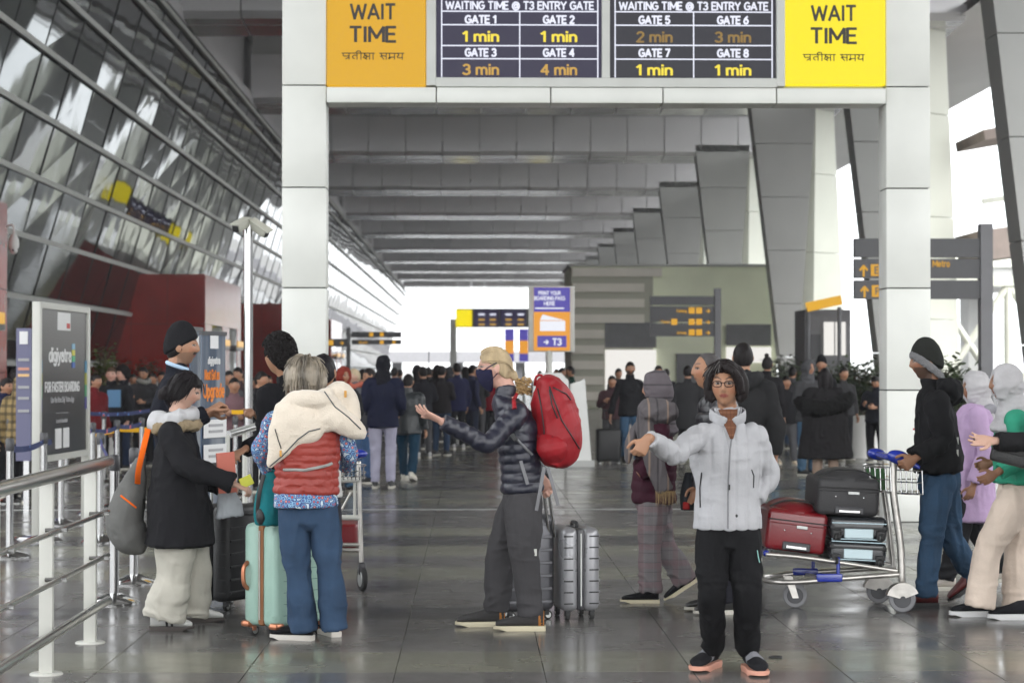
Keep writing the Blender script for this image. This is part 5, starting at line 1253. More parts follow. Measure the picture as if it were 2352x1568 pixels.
# ---------------------------------------------------------------- woman in green with the white headscarf
Y9 = 12.75
P9 = person(gp(2290, 1415), R(-90), 1.62, 'woman in a green top, white headscarf and beige trousers at the right edge', quality=2, skin='brown', hair='hijab', fem=True, top=(.035, .27, .17), coat=.525, legs=(.60, .50, .42), legw=1.15, flare=1.3, legfold=.012, w=1.05, noshoe=True, hand=(True, True), face=dict(hijab=(.42, .41, .42)),
    world=dict(head=at(2308, 882, Y9), neck=at(2325, 940, Y9), shL=at(2335, 965, 12.58), shR=at(2335, 965, 12.92), elL=at(2345, 1050, 12.55), wrL=at(2290, 1085, 12.5), elR=at(2330, 1040, 12.95), wrR=at(2280, 1060, 12.95), chest=at(2332, 1020, Y9), pel=at(2335, 1130, Y9),
        hipL=at(2330, 1150, 12.66), hipR=at(2335, 1150, 12.84), kneeL=at(2270, 1262, 12.66), ankL=at(2253, 1385, 12.66), kneeR=at(2338, 1262, 12.86), ankR=at(2338, 1395, 12.8)))
rt = P9['_root']; ps = P9['_pos']
for (xx, yy) in ((2278, 1415), (2366, 1422)): shoe(rt, gp(xx, yy), R(-92), .26, cm((.015, .015, .018)), mat('white_sole2', (.7, .7, .7), .6), ps, thick=.036)
# ---------------------------------------------------------------- woman in lilac behind
Y10 = 14.5
P10 = person(gp(2235, 1352), R(-90), 1.58, 'woman in a lilac tunic and pale headscarf walking behind the green top', quality=2, skin='brown', hair='hijab', fem=True, top=(.42, .30, .46), coat=.31, legs=(.015, .015, .017), face=dict(hijab=(.40, .39, .40)), shoes=(.55, .5, .45), stride=.8, w=.95,
    scarf=(.25, .25, .27), world=dict(head=at(2240, 893, Y10), neck=at(2252, 945, Y10)))
# ---------------------------------------------------------------- outstretched hand from the right edge
P11 = person((at(2465, 849, 12.2).x, 12.2), R(-90), 1.72, 'person in a black jacket reaching a ringed hand in from the right edge', quality=3, skin='fair', hair='short', top=(.012, .012, .013), legs=(.02, .02, .02), handp={'L': dict(d=(-1, -.05, .03), pn=(-.05, -.75, .6), curl=.14, spread=.16, thumb=-1, tcurl=-.1)},
    world=dict(elL=at(2400, 1018, 11.95), wrL=at(2285, 1012, 11.85), shL=at(2455, 935, 12.05)))
w_ = P11['wrL']; part('ring', MB().add(*tube([w_ + Vector((-.125, .012 * math.cos(a) - .012, .006 + .012 * math.sin(a))) for a in np.linspace(0, 6.283, 9)[:-1]], [.0025] * 8, n=6, closed=True)), M['black'], P11['_root'])
# ---------------------------------------------------------------- woman in the striped grey shawl
Y12 = 13.6
shawl = plaid('shawl_wool', (.105, .095, .10), [(0, .1, (.02, .02, .022), .10, .9), (0, .55, (.34, .24, .17), .10, .9)])
shawl2 = plaid('shawl_hood', (.115, .10, .11), [(2, .1, (.02, .02, .022), .14, 1.3)])
pl = plaid('plaid_cotton', (.15, .14, .145), [(0, 0, (.17, .115, .12), .3, .9), (2, 0, (.175, .115, .125), .3, .9), (0, .4, (.2, .19, .19), .06, 1.8), (2, .4, (.08, .07, .08), .08, 1.8)])
P12 = person(gp(1500, 1380), R(-90), 1.60, 'woman in a striped grey shawl, maroon coat and plaid trousers walking left', quality=2, skin='tan', hair='hijab', fem=True, top=(.045, .012, .022), coat=.42, legmat=pl, legw=.98, flare=1.35, w=1.02, belly=1.1, headyaw=R(-118), hand=(False, False), noshoe=True, face=dict(hijabmat=shawl2), quilt=(.07, .012), armr=1.1,
    world=dict(head=at(1507, 893, Y12), neck=at(1512, 950, Y12), shL=at(1512, 985, 13.42), shR=at(1508, 985, 13.78), elL=at(1505, 1060, 13.38), wrL=at(1465, 1090, 13.4), elR=at(1500, 1060, 13.8), wrR=at(1460, 1080, 13.8), chest=at(1505, 1040, Y12), pel=at(1502, 1130, Y12),
        hipL=at(1500, 1160, 13.5), hipR=at(1508, 1160, 13.7), kneeL=at(1493, 1255, 13.5), ankL=at(1492, 1352, 13.5), kneeR=at(1522, 1245, 13.7), ankR=at(1572, 1330, 13.7)))
rt = P12['_root']; ps = P12['_pos']
s_ = MB(); q = lambda x, y, dy=0: at(x, y, 13.38 + dy)
s_.add(*tube([q(1480, 935, .08), q(1482, 985, -.02), q(1495, 1040, -.06), (q(1512, 1090, -.06)), q(1527, 1128, -.05)], [(.045, .03), (.06, .028), (.062, .024), (.058, .02), (.055, .016)], n=18, side=(1, 0, 0)))
s_.add(*tube([q(1500, 930, .1), q(1515, 945, -.02), q(1520, 960, .05)], [(.10, .05), (.12, .06), (.10, .05)], n=16, side=(1, 0, 0)))
me = remesh(s_, .009, 2, folds(.009, (22, 14, 4))); me.materials.append(shawl); me.transform(Matrix.Translation(-ps)); sw = link('shawl', me, rt)
s_ = MB(); s_.add(*tube([q(1470, 975, .12), q(1450, 1010, .1), q(1440, 1060, .12)], [(.03, .06), (.03, .09), (.012, .07)], n=14, side=(1, 0, 0))); me = remesh(s_, .010, 2, folds(.008, (14, 14, 5))); me.materials.append(shawl); me.transform(Matrix.Translation(-ps)); link('shawl_end', me, rt)
fr_ = MB()
for i in range(34):
    p = q(1506 + i * 1.35, 1126 + (i % 3), -.06 + rr.uniform(-.012, .012)); fr_.cyl(p, p + Vector((rr.uniform(-.008, .008), 0, -.07 - rr.random() * .03)), .0022, .001, n=4)
o = part('fringe', fr_, cloth('tan_fringe', (.30, .21, .11)), rt); o['kind'] = 'stuff'
shoe(rt, gp(1511, 1384), R(-92), .245, cm((.010, .010, .012)), M['gum'], ps, thick=.024, high=.8); shoe(rt, Vector((at(1600, 849, 13.7).x, 13.7, .135)), R(-90), .245, cm((.010, .010, .012)), M['gum'], ps, thick=.024, high=.8, pitch=R(33))
# ---------------------------------------------------------------- older man looking left
P13 = person((at(1648, 849, 13.1).x, 13.1), R(-80), 1.70, 'older grey haired man in a black puffer behind the silver jacket woman', quality=2, skin=(.33, .17, .10), hair='balding', haircol=(.07, .065, .065), top=(.014, .014, .017), topkind='shiny', quilt=(.08, .016), legs=(.015, .015, .02), armr=1.15, headpitch=R(-3), face=dict(brow=(.06, .05, .05), lip=(.22, .1, .07)), world=dict(head=at(1625, 852, 13.1), neck=at(1643, 915, 13.1)))
# ---------------------------------------------------------------- the people further back
M['yp'] = plaid('yellow_check', (.25, .18, .08), [(0, 0, (.02, .018, .015), .4, 1.2), (2, 0, (.02, .018, .015), .4, 1.2)])
M['scarf_check'] = plaid('grey_check', (.3, .3, .27), [(0, 0, (.06, .06, .06), .4, 3.2), (2, 0, (.06, .06, .06), .4, 3.2)])
blk, nav, gry = (.012, .012, .014), (.012, .014, .04), (.07, .07, .075)
def gpn(x, ytop, Y, yaw, label, q=0, group=None, xtra=.0, **k):
    H = max(1.45, CAMZ + (849 - ytop) * Y / FPX - xtra)
    return person((at(x, 849, Y).x, Y), R(yaw), H, label, quality=q, group=group, **k)
G1 = 'people queuing between the belt posts'
G2 = 'crowd standing in the distance'
G3 = 'travellers on the right side'
gpn(1707, 783, 16.6, 178, 'tall man seen from behind in a charcoal hooded coat', 1, G3, top=(.02, .02, .021), legs=blk, hair='short', hood=True, coat=.40, w=1.12, armr=1.2)
gpn(880, 815, 26.9, 178, 'person in a navy hooded coat and pale lilac trousers seen from behind', 1, G2, top=(.010, .012, .030), legs=(.34, .33, .42), hair='hoodup', face=dict(hijab=(.010, .010, .014)), w=1.08, coat=.46, arms='hold', shoes=blk, armr=1.2)
gpn(937, 858, 28.6, 165, 'man in a dark quilted coat, teal jeans and white trainers', 1, G2, top=(.014, .018, .020), legs=(.012, .04, .07), hair='short', coat=.44, shoes=(.6, .58, .5), topkind='shiny', stride=.4)
gpn(1895, 843, 26.5, 176, 'woman in a black coat with a broad fur hood, seen from behind', 1, G3, top=(.013, .012, .013), legs=(.25, .18, .14), hair='long', haircol=(.010, .008, .009), coat=.26, w=1.2, belly=1.35, fem=True, shoes=(.05, .3, .25), arms='hold', armr=1.25)
pf = [o for o in COL.objects if o.name.startswith('person')][-1]
s_ = MB(); c0 = at(1893, 925, 26.36)
s_.add(*tube([c0 + Vector((-.33, .08, .03)), c0 + Vector((-.22, 0, -.05)), c0 + Vector((0, -.02, -.07)), c0 + Vector((.25, 0, .0)), c0 + Vector((.36, .1, .09))], [.06, .1, .1, .095, .06], n=14)); me = remesh(s_, .018, 1, folds(.02, (30, 30, 30))); me.materials.append(cloth('black_fur', (.006, .006, .006), bump=1, scale=50)); me.transform(Matrix.Translation(-pf.location)); link('fur_hood', me, pf)
gpn(1447, 829, 33.7, 8, 'bearded man in a black jacket and jeans pulling a black suitcase', 1, G3, top=blk, legs=(.05, .10, .17), legkind='denim', hair='short', face=dict(beard=(.012, .01, .01)), stride=.5, arms='one', J=dict(elR=(-.27, .02, 1.07), wrR=(-.33, -.02, .80)))
gpn(1406, 862, 36, -10, 'person half hidden to the left of the bearded man', 0, G3, top=(.06, .03, .035), legs=gry, hair='short', arms='one')
gpn(1512, 838, 36, 10, 'dark haired head just behind the striped shawl', 0, G3, top=blk, legs=blk)
gpn(1580, 838, 34, 175, 'dark figure in a long coat beyond the older man', 0, G3, top=(.03, .03, .032), legs=blk, coat=.35, w=1.1)
gpn(1762, 816, 30, 160, 'woman with a topknot and black jacket with red piping', 1, G3, top=(.014, .013, .015), legs=(.06, .14, .22), legkind='denim', hair='topknot', fem=True, coat=.5)
gpn(1805, 890, 33, 10, 'person in beige shoes half hidden by the silver sleeve', 0, G3, top=blk, legs=gry, shoes=(.6, .5, .38), stride=.6)
gpn(1855, 826, 30, 32, 'man in a grey hoodie with the hood up and glasses', 1, G3, top=(.045, .045, .048), legs=(.05, .1, .16), hair='hoodup', face=dict(hijab=(.07, .07, .075)), arms='front')
gpn(1887, 818, 33, -15, 'man in a dark cap behind the grey hoodie', 0, G3, top=blk, legs=blk, hair='beanie')
gpn(1937, 842, 35, 20, 'figure with a pale face mask by the dark planter', 0, G3, top=(.03, .03, .032), legs=blk)
gpn(2012, 886, 34, -35, 'short person in navy looking down beside the right gantry pillar', 1, G3, top=(.013, .014, .02), legs=blk, arms='phone', headpitch=R(25), xtra=0)
gpn(1985, 880, 38, 15, 'person in grey with a red bag near the pillar', 0, G3, top=(.08, .07, .07), legs=(.2, .02, .03))
# centre crowd
cc = [(905, 843, 42, 185, (.03, .028, .03), 'short', 'person just behind the navy hooded coat'), (958, 838, 40, 170, (.016, .016, .018), 'hoodup', 'hooded figure left of the flag pole'), (984, 842, 45, 190, blk, 'short', 'figure in black behind the flag pole'),
      (1003, 836, 44, 180, (.02, .02, .022), 'long', 'long haired figure in black near the centre'), (1022, 842, 50, 172, (.03, .03, .04), 'short', 'slim dark figure beside the long haired one'),
      (1050, 832, 40, 182, (.014, .015, .045), 'short', 'broad man in a navy jacket in the middle of the crowd'), (1084, 836, 41, 175, (.022, .024, .055), 'short', 'man in a blue jacket and jeans next to the broad navy one'),
      (1108, 838, 52, 190, (.07, .07, .08), 'short', 'pale grey dressed figure right of the blue jacket'), (1128, 850, 44, 178, (.18, .012, .02), 'hoodup', 'figure in a red coat behind the masked man'),
      (1038, 846, 60, 180, blk, 'short', 'far figure behind the broad navy man'), (970, 848, 62, 180, gry, 'short', 'far grey figure left of the crowd'), (1066, 846, 58, 170, (.04, .02, .02), 'short', 'far figure between the two blue jackets'),
      (1240, 850, 60, 10, blk, 'short', 'far figure behind the red backpack'), (1262, 843, 52, -30, (.03, .03, .04), 'short', 'figure beside the check-in machine post'), (1290, 843, 46, 80, blk, 'short', 'figure in black using the check-in machine'), (1312, 840, 44, -80, (.01, .035, .025), 'short', 'figure in dark green beside the check-in machine')]
for x, yt, Y, yw, c, hr_, lb in cc: gpn(x, yt, Y, yw + rnd.choice((-55, -25, -8, 10, 30, 60)), lb, 0, G2, top=c, legs=(.025, .03, .05) if x in (1084, 1022) else blk, hair=hr_, face=dict(hijab=c), coat=.44, w=1.1 if x in (1050,) else 1, arms='phone' if x % 2 else 'down', shoes=(.3, .3, .3) if x % 3 == 0 else blk)
# people behind the vest woman
gpn(788, 842, 26, 30, 'woman in a rust red headscarf holding a folder, right of the fleece', 1, G1, top=(.02, .02, .022), legs=(.05, .1, .16), hair='hijab', face=dict(hijab=(.20, .03, .02)), fem=True, arms='front')
gpn(816, 845, 29, -60, 'older light haired woman with a coral scarf', 1, G1, top=(.10, .10, .11), legs=(.05, .1, .2), hair='short', haircol=(.45, .36, .24), skin='fair', fem=True, scarf=(.45, .12, .08), arms='front')
gpn(852, 843, 28, -70, 'masked person with tied dark hair beside the navy hooded coat', 1, G1, top=(.05, .05, .055), legs=(.05, .1, .2), hair='bun', haircol=(.02, .016, .015), fem=True, headpitch=R(15))
# queue on the left
gpn(256, 842, 31, 2, 'man facing us in a black zip jacket with a blue paper bag', 1, G1, top=blk, legs=blk, skin='pink', hair='short', haircol=(.06, .035, .02), arms='one', w=1.05)
gpn(284, 842, 32, -60, 'curly dark haired person leaning toward the man with the blue bag', 1, G1, top=(.016, .016, .02), legs=(.02, .03, .06), skin='pink', hair='curly', w=1.0)
gpn(330, 840, 33, -12, 'woman with glasses and checked scarf looking at her phone', 1, G1, top=(.03, .03, .033), legs=blk, skin='tan', hair='bun', fem=True, arms='front', headpitch=R(22), scarf=M['scarf_check'])
gpn(218, 858, 29, 60, 'person in a maroon jacket partly behind the sign frame', 1, G1, top=(.12, .012, .015), legs=(.3, .25, .2), hair='short')
gpn(306, 858, 40, 10, 'dark figure far back in the belt queue', 0, G1, top=blk, legs=blk); gpn(352, 856, 38, -20, 'second dark figure far back, behind the checked scarf', 0, G1, top=gry, legs=blk)
gpn(48, 862, 24, 155, 'person in a yellow checked hooded jacket near the left edge', 1, G1, topmat=M['yp'], legs=blk, hair='hoodup', face=dict(hijabmat=M['yp']), w=1.05, armr=1.25, xtra=-.0)
gpn(38, 845, 27, 140, 'dark haired man just behind the yellow checked jacket', 1, G1, top=blk, legs=blk, hair='short', skin='tan'); gpn(12, 868, 25, 60, 'person in navy at the very left edge', 1, G1, top=nav, legs=blk, hair='short')
for x, yt, Y, yw, c, lb in ((525, 850, 30, 20, gry, 'person in grey beyond the upgrade banner'), (548, 842, 32, -30, (.05, .03, .035), 'person in brown beside the steel pole'), (538, 868, 27, 10, (.16, .09, .10), 'seated looking person in dusty pink by the pole'),
        (598, 852, 26, 60, blk, 'person with dark hair left of the curly haired man'), (590, 866, 34, 0, gry, 'far person in grey right of the steel pole'), (505, 855, 38, 0, blk, 'far dark figure beside the banner')):
    gpn(x, yt, Y, yw, lb, 0, G1, top=c, legs=blk, arms='phone')

for x, yt, Y, yw, c, hr_, lb in ((918, 848, 55, 150, (.05, .045, .045), 'short', 'far grey figure between the two near coats'), (972, 840, 36, 200, (.014, .014, .018), 'short', 'man in black standing right of the teal jeans'), (994, 846, 56, 170, (.03, .03, .05), 'bun', 'far woman in dark blue behind the crowd'), (1014, 838, 37, 160, (.02, .018, .02), 'short', 'man in dark brown near the middle of the crowd'),
        (1032, 842, 48, 150, (.05, .05, .055), 'hoodup', 'hooded grey figure left of the broad navy man'), (1070, 840, 47, 200, (.012, .012, .014), 'long', 'long haired figure in black between the blue jackets'), (1096, 840, 42, 160, (.03, .03, .032), 'short', 'man in charcoal behind the reaching hand'), (1118, 843, 47, 190, (.09, .085, .08), 'short', 'figure in stone grey beside the red coat'),
        (872, 850, 48, 200, (.04, .02, .02), 'bun', 'far figure in brown left of the hooded navy coat'), (832, 846, 34, 150, (.02, .02, .025), 'short', 'dark figure between the light haired woman and the navy coat'), (768, 850, 30, 190, (.03, .03, .035), 'short', 'dark head just right of the near pillar'), (805, 852, 36, 20, (.12, .03, .03), 'hoodup', 'far figure in a red hood right of the pillar'),
        (1278, 846, 50, 0, (.02, .02, .022), 'short', 'far figure behind the check-in machine'), (1420, 845, 44, 20, (.05, .045, .04), 'short', 'far figure left of the bearded man'), (1530, 846, 46, 160, (.02, .02, .022), 'short', 'far figure between the shawl and the long coat'), (1820, 842, 40, 150, (.04, .04, .045), 'short', 'grey figure by the pale column foot'),
        (1958, 850, 42, 0, (.02, .02, .03), 'hoodup', 'hooded far figure beside the dense plant'), (180, 850, 36, 20, (.03, .03, .035), 'short', 'dark figure behind the tall sign'), (240, 852, 37, -30, (.03, .035, .05), 'short', 'figure in slate blue behind the zip jacket man'), (372, 852, 35, 10, (.05, .04, .03), 'short', 'figure in brown behind the bun haired woman'),
        (492, 858, 33, 30, (.02, .02, .025), 'bun', 'dark figure at the left side of the upgrade banner'), (562, 858, 36, -20, (.03, .03, .035), 'short', 'dark figure crossing behind the steel pole'), (616, 862, 38, 15, (.04, .03, .04), 'short', 'far figure behind the curly haired man')):
    gpn(x, yt, Y, yw, lb, 0, G1 if x < 700 else G2, top=c, legs=rnd.choice((blk, (.03, .05, .09), gry, (.10, .09, .08))), hair=hr_, face=dict(hijab=c), arms=rnd.choice(('down', 'phone', 'hold', 'one')), w=rnd.uniform(.92, 1.12), shoes=rnd.choice((blk, (.4, .4, .4))))
# ================================================================== BARRIERS, POLES AND SIGNS
# low post-and-rail barrier, lower left
ra = empty('rail_barrier', (-2.17, 11.7, 0), 'white post barrier with four steel rails in the lower left corner', 'railing')
for yp in (11.7, 10.5, 9.3, 8.1):
    pb = part('post', MB().box((-2.17, yp, .49), (.068, .05, .98), bev=.004), M['white_paint'], ra, smooth=30)
    part('base_plate', MB().lathe((-2.17, yp, 0), [(.085, 0), (.085, .005), (.08, .009), (.03, .011)], n=24), M['white_paint'], ra, smooth=40)
    for z in (.735, .484): part('bracket', MB().cyl((-2.17, yp - .035, z), (-2.06, yp - .03, z), .012, n=8), M['steel'], ra)
for z, r_ in ((1.02, .036), (.735, .014), (.484, .014), (.224, .026)):
    part('rail', MB().cyl((-2.10, 6.5, z), (-2.10, 11.86, z), r_, n=20), M['brushed'], ra, smooth=40)
    part('rail_cap', MB().ball((-2.10, 11.86, z), r_ * 1.01, 14, 8), M['brushed'], ra, smooth=60)
# framed tall sign seen at a slant
sf = empty('sign_stand', (-3.95, 20, 0), 'tall white framed black sign reading FOR FASTER BOARDING at the left', 'sign')
a0, a1 = Vector((-4.02, 19.0, 0)), Vector((-3.90, 20.75, 0)); dv = (a1 - a0); ln_ = dv.length; rzS = math.atan2(dv.y, dv.x); u = dv.normalized()
for p in (a0, a1):
    part('post', MB().box((p.x, p.y, 1.09), (.075, .075, 2.18), rz=rzS, bev=.006), M['white_paint'], sf, smooth=30)
    part('foot', MB().lathe((p.x, p.y, 0), [(.2, 0), (.2, .008), (.19, .018), (.05, .03)], n=28), M['steel'], sf, smooth=40)
mc = (a0 + a1) / 2
for z in (2.15, .72): part('crossbar', MB().box((mc.x, mc.y, z), (ln_ - .08, .07, .06), rz=rzS), M['white_paint'], sf)
m, n, l, b = _new('poster_grad'); M['poster_grad'] = m
tc = n.new('ShaderNodeTexCoord'); sp = n.new('ShaderNodeSeparateXYZ'); l.new(tc.outputs['Object'], sp.inputs[0]); rp = n.new('ShaderNodeValToRGB')
mr = n.new('ShaderNodeMapRange'); mr.inputs['From Min'].default_value = .75; mr.inputs['From Max'].default_value = 2.12; l.new(sp.outputs[2], mr.inputs[0]); l.new(mr.outputs[0], rp.inputs[0])
e = rp.color_ramp.elements; e[0].color = (.012, .012, .013, 1); e[1].color = (.13, .13, .13, 1); q_ = e.new(.55); q_.color = (.02, .02, .021, 1)
l.new(rp.outputs[0], b.inputs['Base Color']); b.inputs['Roughness'].default_value = .3
part('poster', MB().box((mc.x, mc.y, 1.435), (ln_ - .09, .03, 1.38), rz=rzS), M['poster_grad'], sf)
nS = Vector((u.y, -u.x, 0))      # faces the passage on the right
def onp(t, z, off=.018): return a0 + u * (t * ln_) + nS * off + Vector((0, 0, z))
zS = lambda y, t: CAMZ + (849 - y) / (FPX / (19.0 + 1.75 * t))
M['print_white'] = mat('print_white', (.7, .7, .7), .5); M['print_grey'] = mat('print_grey', (.35, .35, .36), .5)
def slab(name, t0, t1, z0, z1, m, root, off=.018): 
    p = onp((t0 + t1) / 2, (z0 + z1) / 2, off); return part(name, MB().box(p, ((t1 - t0) * ln_, .006, z1 - z0), rz=rzS), m, root)
slab('logo_plate', .36, .62, 1.93, 2.10, M['print_white'], sf)
slab('logo_mark', .54, .60, 1.95, 2.0, mat('red_print2', (.5, .06, .05), .5), sf, .022)
text('lettering', 'digiyatra', .12, onp(.42, 1.63), M['print_white'], sf, width=.78, th=.2, rz=rzS, gap=.14)
for i, c_ in enumerate(((.25, .45, .6), (.6, .55, .08), (.08, .4, .2), (.05, .12, .4))): slab('logo_stripe', .66, .72, 1.75 - i * .06, 1.805 - i * .06, mat('stripe_%s' % 'abcd'[i], c_, .5), sf)
text('lettering', 'FOR FASTER BOARDING', .085, onp(.47, 1.345), M['print_white'], sf, width=1.22, th=.2, rz=rzS)
text('lettering', 'Use the New Digi Yatra App', .05, onp(.47, 1.24), M['print_grey'], sf, width=.82, th=.16, rz=rzS)
slab('rule', .34, .58, 1.135, 1.14, M['print_grey'], sf)
text('lettering', 'Scan to download', .035, onp(.45, 1.045), M['print_grey'], sf, width=.4, th=.16, rz=rzS)
for t_ in (.0, .94):
    for i, c_ in enumerate(((.06, .22, .36), (.30, .30, .04), (.06, .26, .12), (.07, .06, .22))): slab('colour_band', t_, t_ + .06, 1.52 - i * .12, 1.64 - i * .12, mat('band_%s' % 'abcd'[i], c_, .5), sf)
slab('blank_label', .32, .44, .80, .99, M['print_white'], sf); slab('blank_label', .48, .60, .80, .99, M['print_white'], sf)
# smaller blue-grey board behind it
b2 = empty('notice_board', tuple(at(72, 849, 23).xy) + (0,), 'grey blue notice board just left of the tall black sign', 'sign'); bl = b2.location
M['board_blue'] = mat('board_blue', (.13, .13, .22), .5)
part('board', MB().box((bl.x, 23, 1.28), (.14, .9, 1.45)), M['board_blue'], b2)
part('face', MB().box((bl.x + .02, 22.53, 1.28), (.16, .03, 1.45)), M['board_blue'], b2)
part('logo_plate', MB().box((bl.x + .02, 22.51, 1.9), (.09, .01, .14)), M['print_white'], b2)
for i, (z, c_) in enumerate(((1.66, 'print_grey'), (1.56, 'coral'), (1.49, 'peach'), (1.36, 'print_grey'), (1.24, 'print_grey'), (1.1, 'print_grey'))): part('text_line', MB().box((bl.x + .02, 22.51, z), (.12, .01, .03)), M[c_], b2)
part('foot', MB().box((bl.x, 23, .3), (.06, .5, .6)), M['steel'], b2)

# banner stands with the orange offer
def banner(x0, x1, Y, ytop, lab, full=True):
    a, c = at(x0, 849, Y), at(x1, 849, Y + .35); r = empty('banner_stand', ((a.x + c.x) / 2, Y, 0), lab, 'banner', 'upgrade banner stands')
    w = c.x - a.x; zt = CAMZ + (849 - ytop) * Y / FPX; ang = math.atan2(.35, w); L_ = math.hypot(w, .35); cx, cy = (a.x + c.x) / 2, Y + .175
    m, n, l, b = _new('banner_print'); tc = n.new('ShaderNodeTexCoord'); nz = n.new('ShaderNodeTexNoise'); nz.inputs['Scale'].default_value = 5; mp = n.new('ShaderNodeMapping'); mp.inputs['Scale'].default_value = (1, 1, .12); l.new(tc.outputs['Object'], mp.inputs[0]); l.new(mp.outputs[0], nz.inputs[0])
    rp = n.new('ShaderNodeValToRGB'); e = rp.color_ramp.elements; e[0].position = .35; e[0].color = (.015, .02, .035, 1); e[1].position = .7; e[1].color = (.22, .24, .27, 1); q = e.new(.5); q.color = (.02, .045, .09, 1)
    l.new(nz.outputs[0], rp.inputs[0]); l.new(rp.outputs[0], b.inputs['Base Color']); b.inputs['Roughness'].default_value = .35
    part('print', MB().box((cx, cy, (zt + .12) / 2), (L_, .012, zt - .12), rz=ang), m, r)
    part('top_bar', MB().box((cx, cy, zt + .01), (L_ + .02, .03, .03), rz=ang), M['dark_grey'], r); part('base', MB().box((cx, cy, .05), (L_ + .04, .22, .1), rz=ang), M['steel'], r)
    un = Vector((math.cos(ang), math.sin(ang), 0)); nn = Vector((un.y, -un.x, 0)); c0 = Vector((cx, cy, 0))
    P_ = lambda t, z, o=.010: c0 + un * ((t - .5) * L_) + nn * o + Vector((0, 0, z))
    zz = lambda y: CAMZ + (849 - y) * Y / FPX
    part('logo_plate', MB().box(P_(.5, zz(785)), (L_ * .34, .004, .1), rz=ang), M['print_white'], r)
    if full:
        text('lettering', 'digiyatra', .05, P_(.5, zz(835)), M['print_white'], r, width=L_ * .5, th=.2, rz=ang)
        M['orange_print'] = mat('orange_print', (.75, .22, .02), .5)
        text('lettering', 'Next Get an', .07, P_(.42, zz(871)), M['orange_print'], r, width=L_ * .6, th=.2, rz=ang)
        text('lettering', 'Upgrade', .095, P_(.5, zz(912)), M['orange_print'], r, width=L_ * .86, th=.2, rz=ang)
        for y_, h_ in ((985, 42), (1042, 42)):
            part('notice', MB().box(P_(.5, zz(y_), .02), (L_ * .95, .006, h_ * Y / FPX), rz=ang, bev=.002), M['print_white'], r)
            for k_ in range(2): part('text_line', MB().box(P_(.5, zz(y_ - 8 + 14 * k_), .027), (L_ * .6, .003, .02), rz=ang), M['print_grey'], r)
banner(462, 516, 15.6, 768, 'banner stand with the large orange word Upgrade beside the steel pole')
banner(436, 462, 16.6, 757, 'second banner stand half hidden behind the man in the black beanie', full=False)

# steel camera pole
pp_ = at(570, 849, 19.5); cpz = CAMZ + (849 - 515) * 19.5 / FPX
pr = empty('camera_pole', (pp_.x, 19.5, 0), 'tall polished steel pole carrying two surveillance cameras', 'camera pole')
part('pole', MB().cyl((pp_.x, 19.5, 0), (pp_.x, 19.5, cpz), .044, n=24), M['steel'], pr, smooth=40); part('base', MB().lathe((pp_.x, 19.5, 0), [(.16, 0), (.16, .012), (.06, .03)], n=24), M['steel'], pr, smooth=40)
M['cam_shell'] = mat('cam_shell', (.42, .42, .36), .45, var=.1)
def cctv(name, c, d, root):
    c = Vector(c); d = Vector(d).normalized(); mb = MB(); q = Vector((0, -1, 0)).rotation_difference(d).to_matrix()
    mb.box(c, (.085, .20, .08), rot=q, bev=.018); o = part(name, mb, M['cam_shell'], root, smooth=40)
    part('camera_hood', MB().box(c + q @ Vector((0, -.01, .046)), (.10, .23, .012), rot=q, bev=.004), M['cam_shell'], root, smooth=40)
    g_ = MB(); g_.box(c + q @ Vector((0, -.102, -.002)), (.07, .006, .06), rot=q, bev=.002); part('camera_glass', g_, M['black'], root)
cctv('camera', (pp_.x - .055, 19.42, cpz - .02), (-.45, -.75, -.35), pr); cctv('camera', (pp_.x + .10, 19.48, cpz - .045), (.8, -.25, -.55), pr)
part('camera_arm', MB().box((pp_.x + .01, 19.5, cpz + .01), (.16, .05, .05), bev=.01), M['cam_shell'], pr, smooth=40)
# white pipes and the side rail near the pole
hr_ = empty('side_rail', tuple(gp(520, 1160).xy) + (0,), 'short steel guard rail joined to the pole beside the orange banner', 'railing')
A, B_ = at(522, 998, 17.2), at(600, 975, 18.6)
part('rail', MB().cyl(A, B_, .035, n=18), M['steel'], hr_, smooth=40)
for p in (A, A.lerp(B_, .5), B_): part('post', MB().cyl((p.x, p.y, 0), p, .022, n=12), M['white_paint'], hr_, smooth=40)

# belt posts and belts
def stanchion(first=[None]):
    r = empty('belt_post', (0, 0, 0))
    part('pole', MB().cyl((0, 0, .02), (0, 0, .93), .032, n=20), M['steel'], r, off=(0, 0, 0), smooth=40)
    part('base', MB().lathe((0, 0, 0), [(.17, 0), (.172, .012), (.15, .028), (.09, .05), (.04, .07)], n=36), M['chrome'], r, off=(0, 0, 0), smooth=50)
    part('belt_head', MB().lathe((0, 0, .88), [(.034, 0), (.037, .01), (.037, .09), (.028, .105)], n=20), M['dark_grey'], r, off=(0, 0, 0), smooth=40)
    return r
def copy_tree(o, parent=None):
    c = o.copy(); COL.objects.link(c); c.parent = parent
    for ch in list(o.children): copy_tree(ch, c)
    return c
S0 = None
GS = 'chrome belt posts of the queue lanes'
spots = [(262, 1385, 'chrome belt post just left of the black coat, nearest of the queue posts'), (307, 1340, 'chrome belt post whose domed base shows right below the grey backpack'), (230, 1245, 'chrome belt post behind the second white barrier post'), (100, 1243, 'chrome belt post between the tall sign legs and the barrier'),
         (22, 1280, 'chrome belt post at the far left with its disc base on the floor'), (22, 1155, 'belt post at the left edge under the yellow checked jacket'), (152, 1105, 'belt post seen under the black sign panel'), (140, 1205, 'belt post in front of the sign base, left of the barrier end'),
         (268, 1165, 'belt post with its head beside the yellow belt, left of the orange strap'), (238, 1110, 'slim belt post behind the yellow belt near the sign'), (325, 1150, 'belt post half hidden by the black coat shoulder'), (540, 1140, 'belt post beyond the banner at the yellow belt'), (212, 1180, 'belt post against the right leg of the tall sign')]
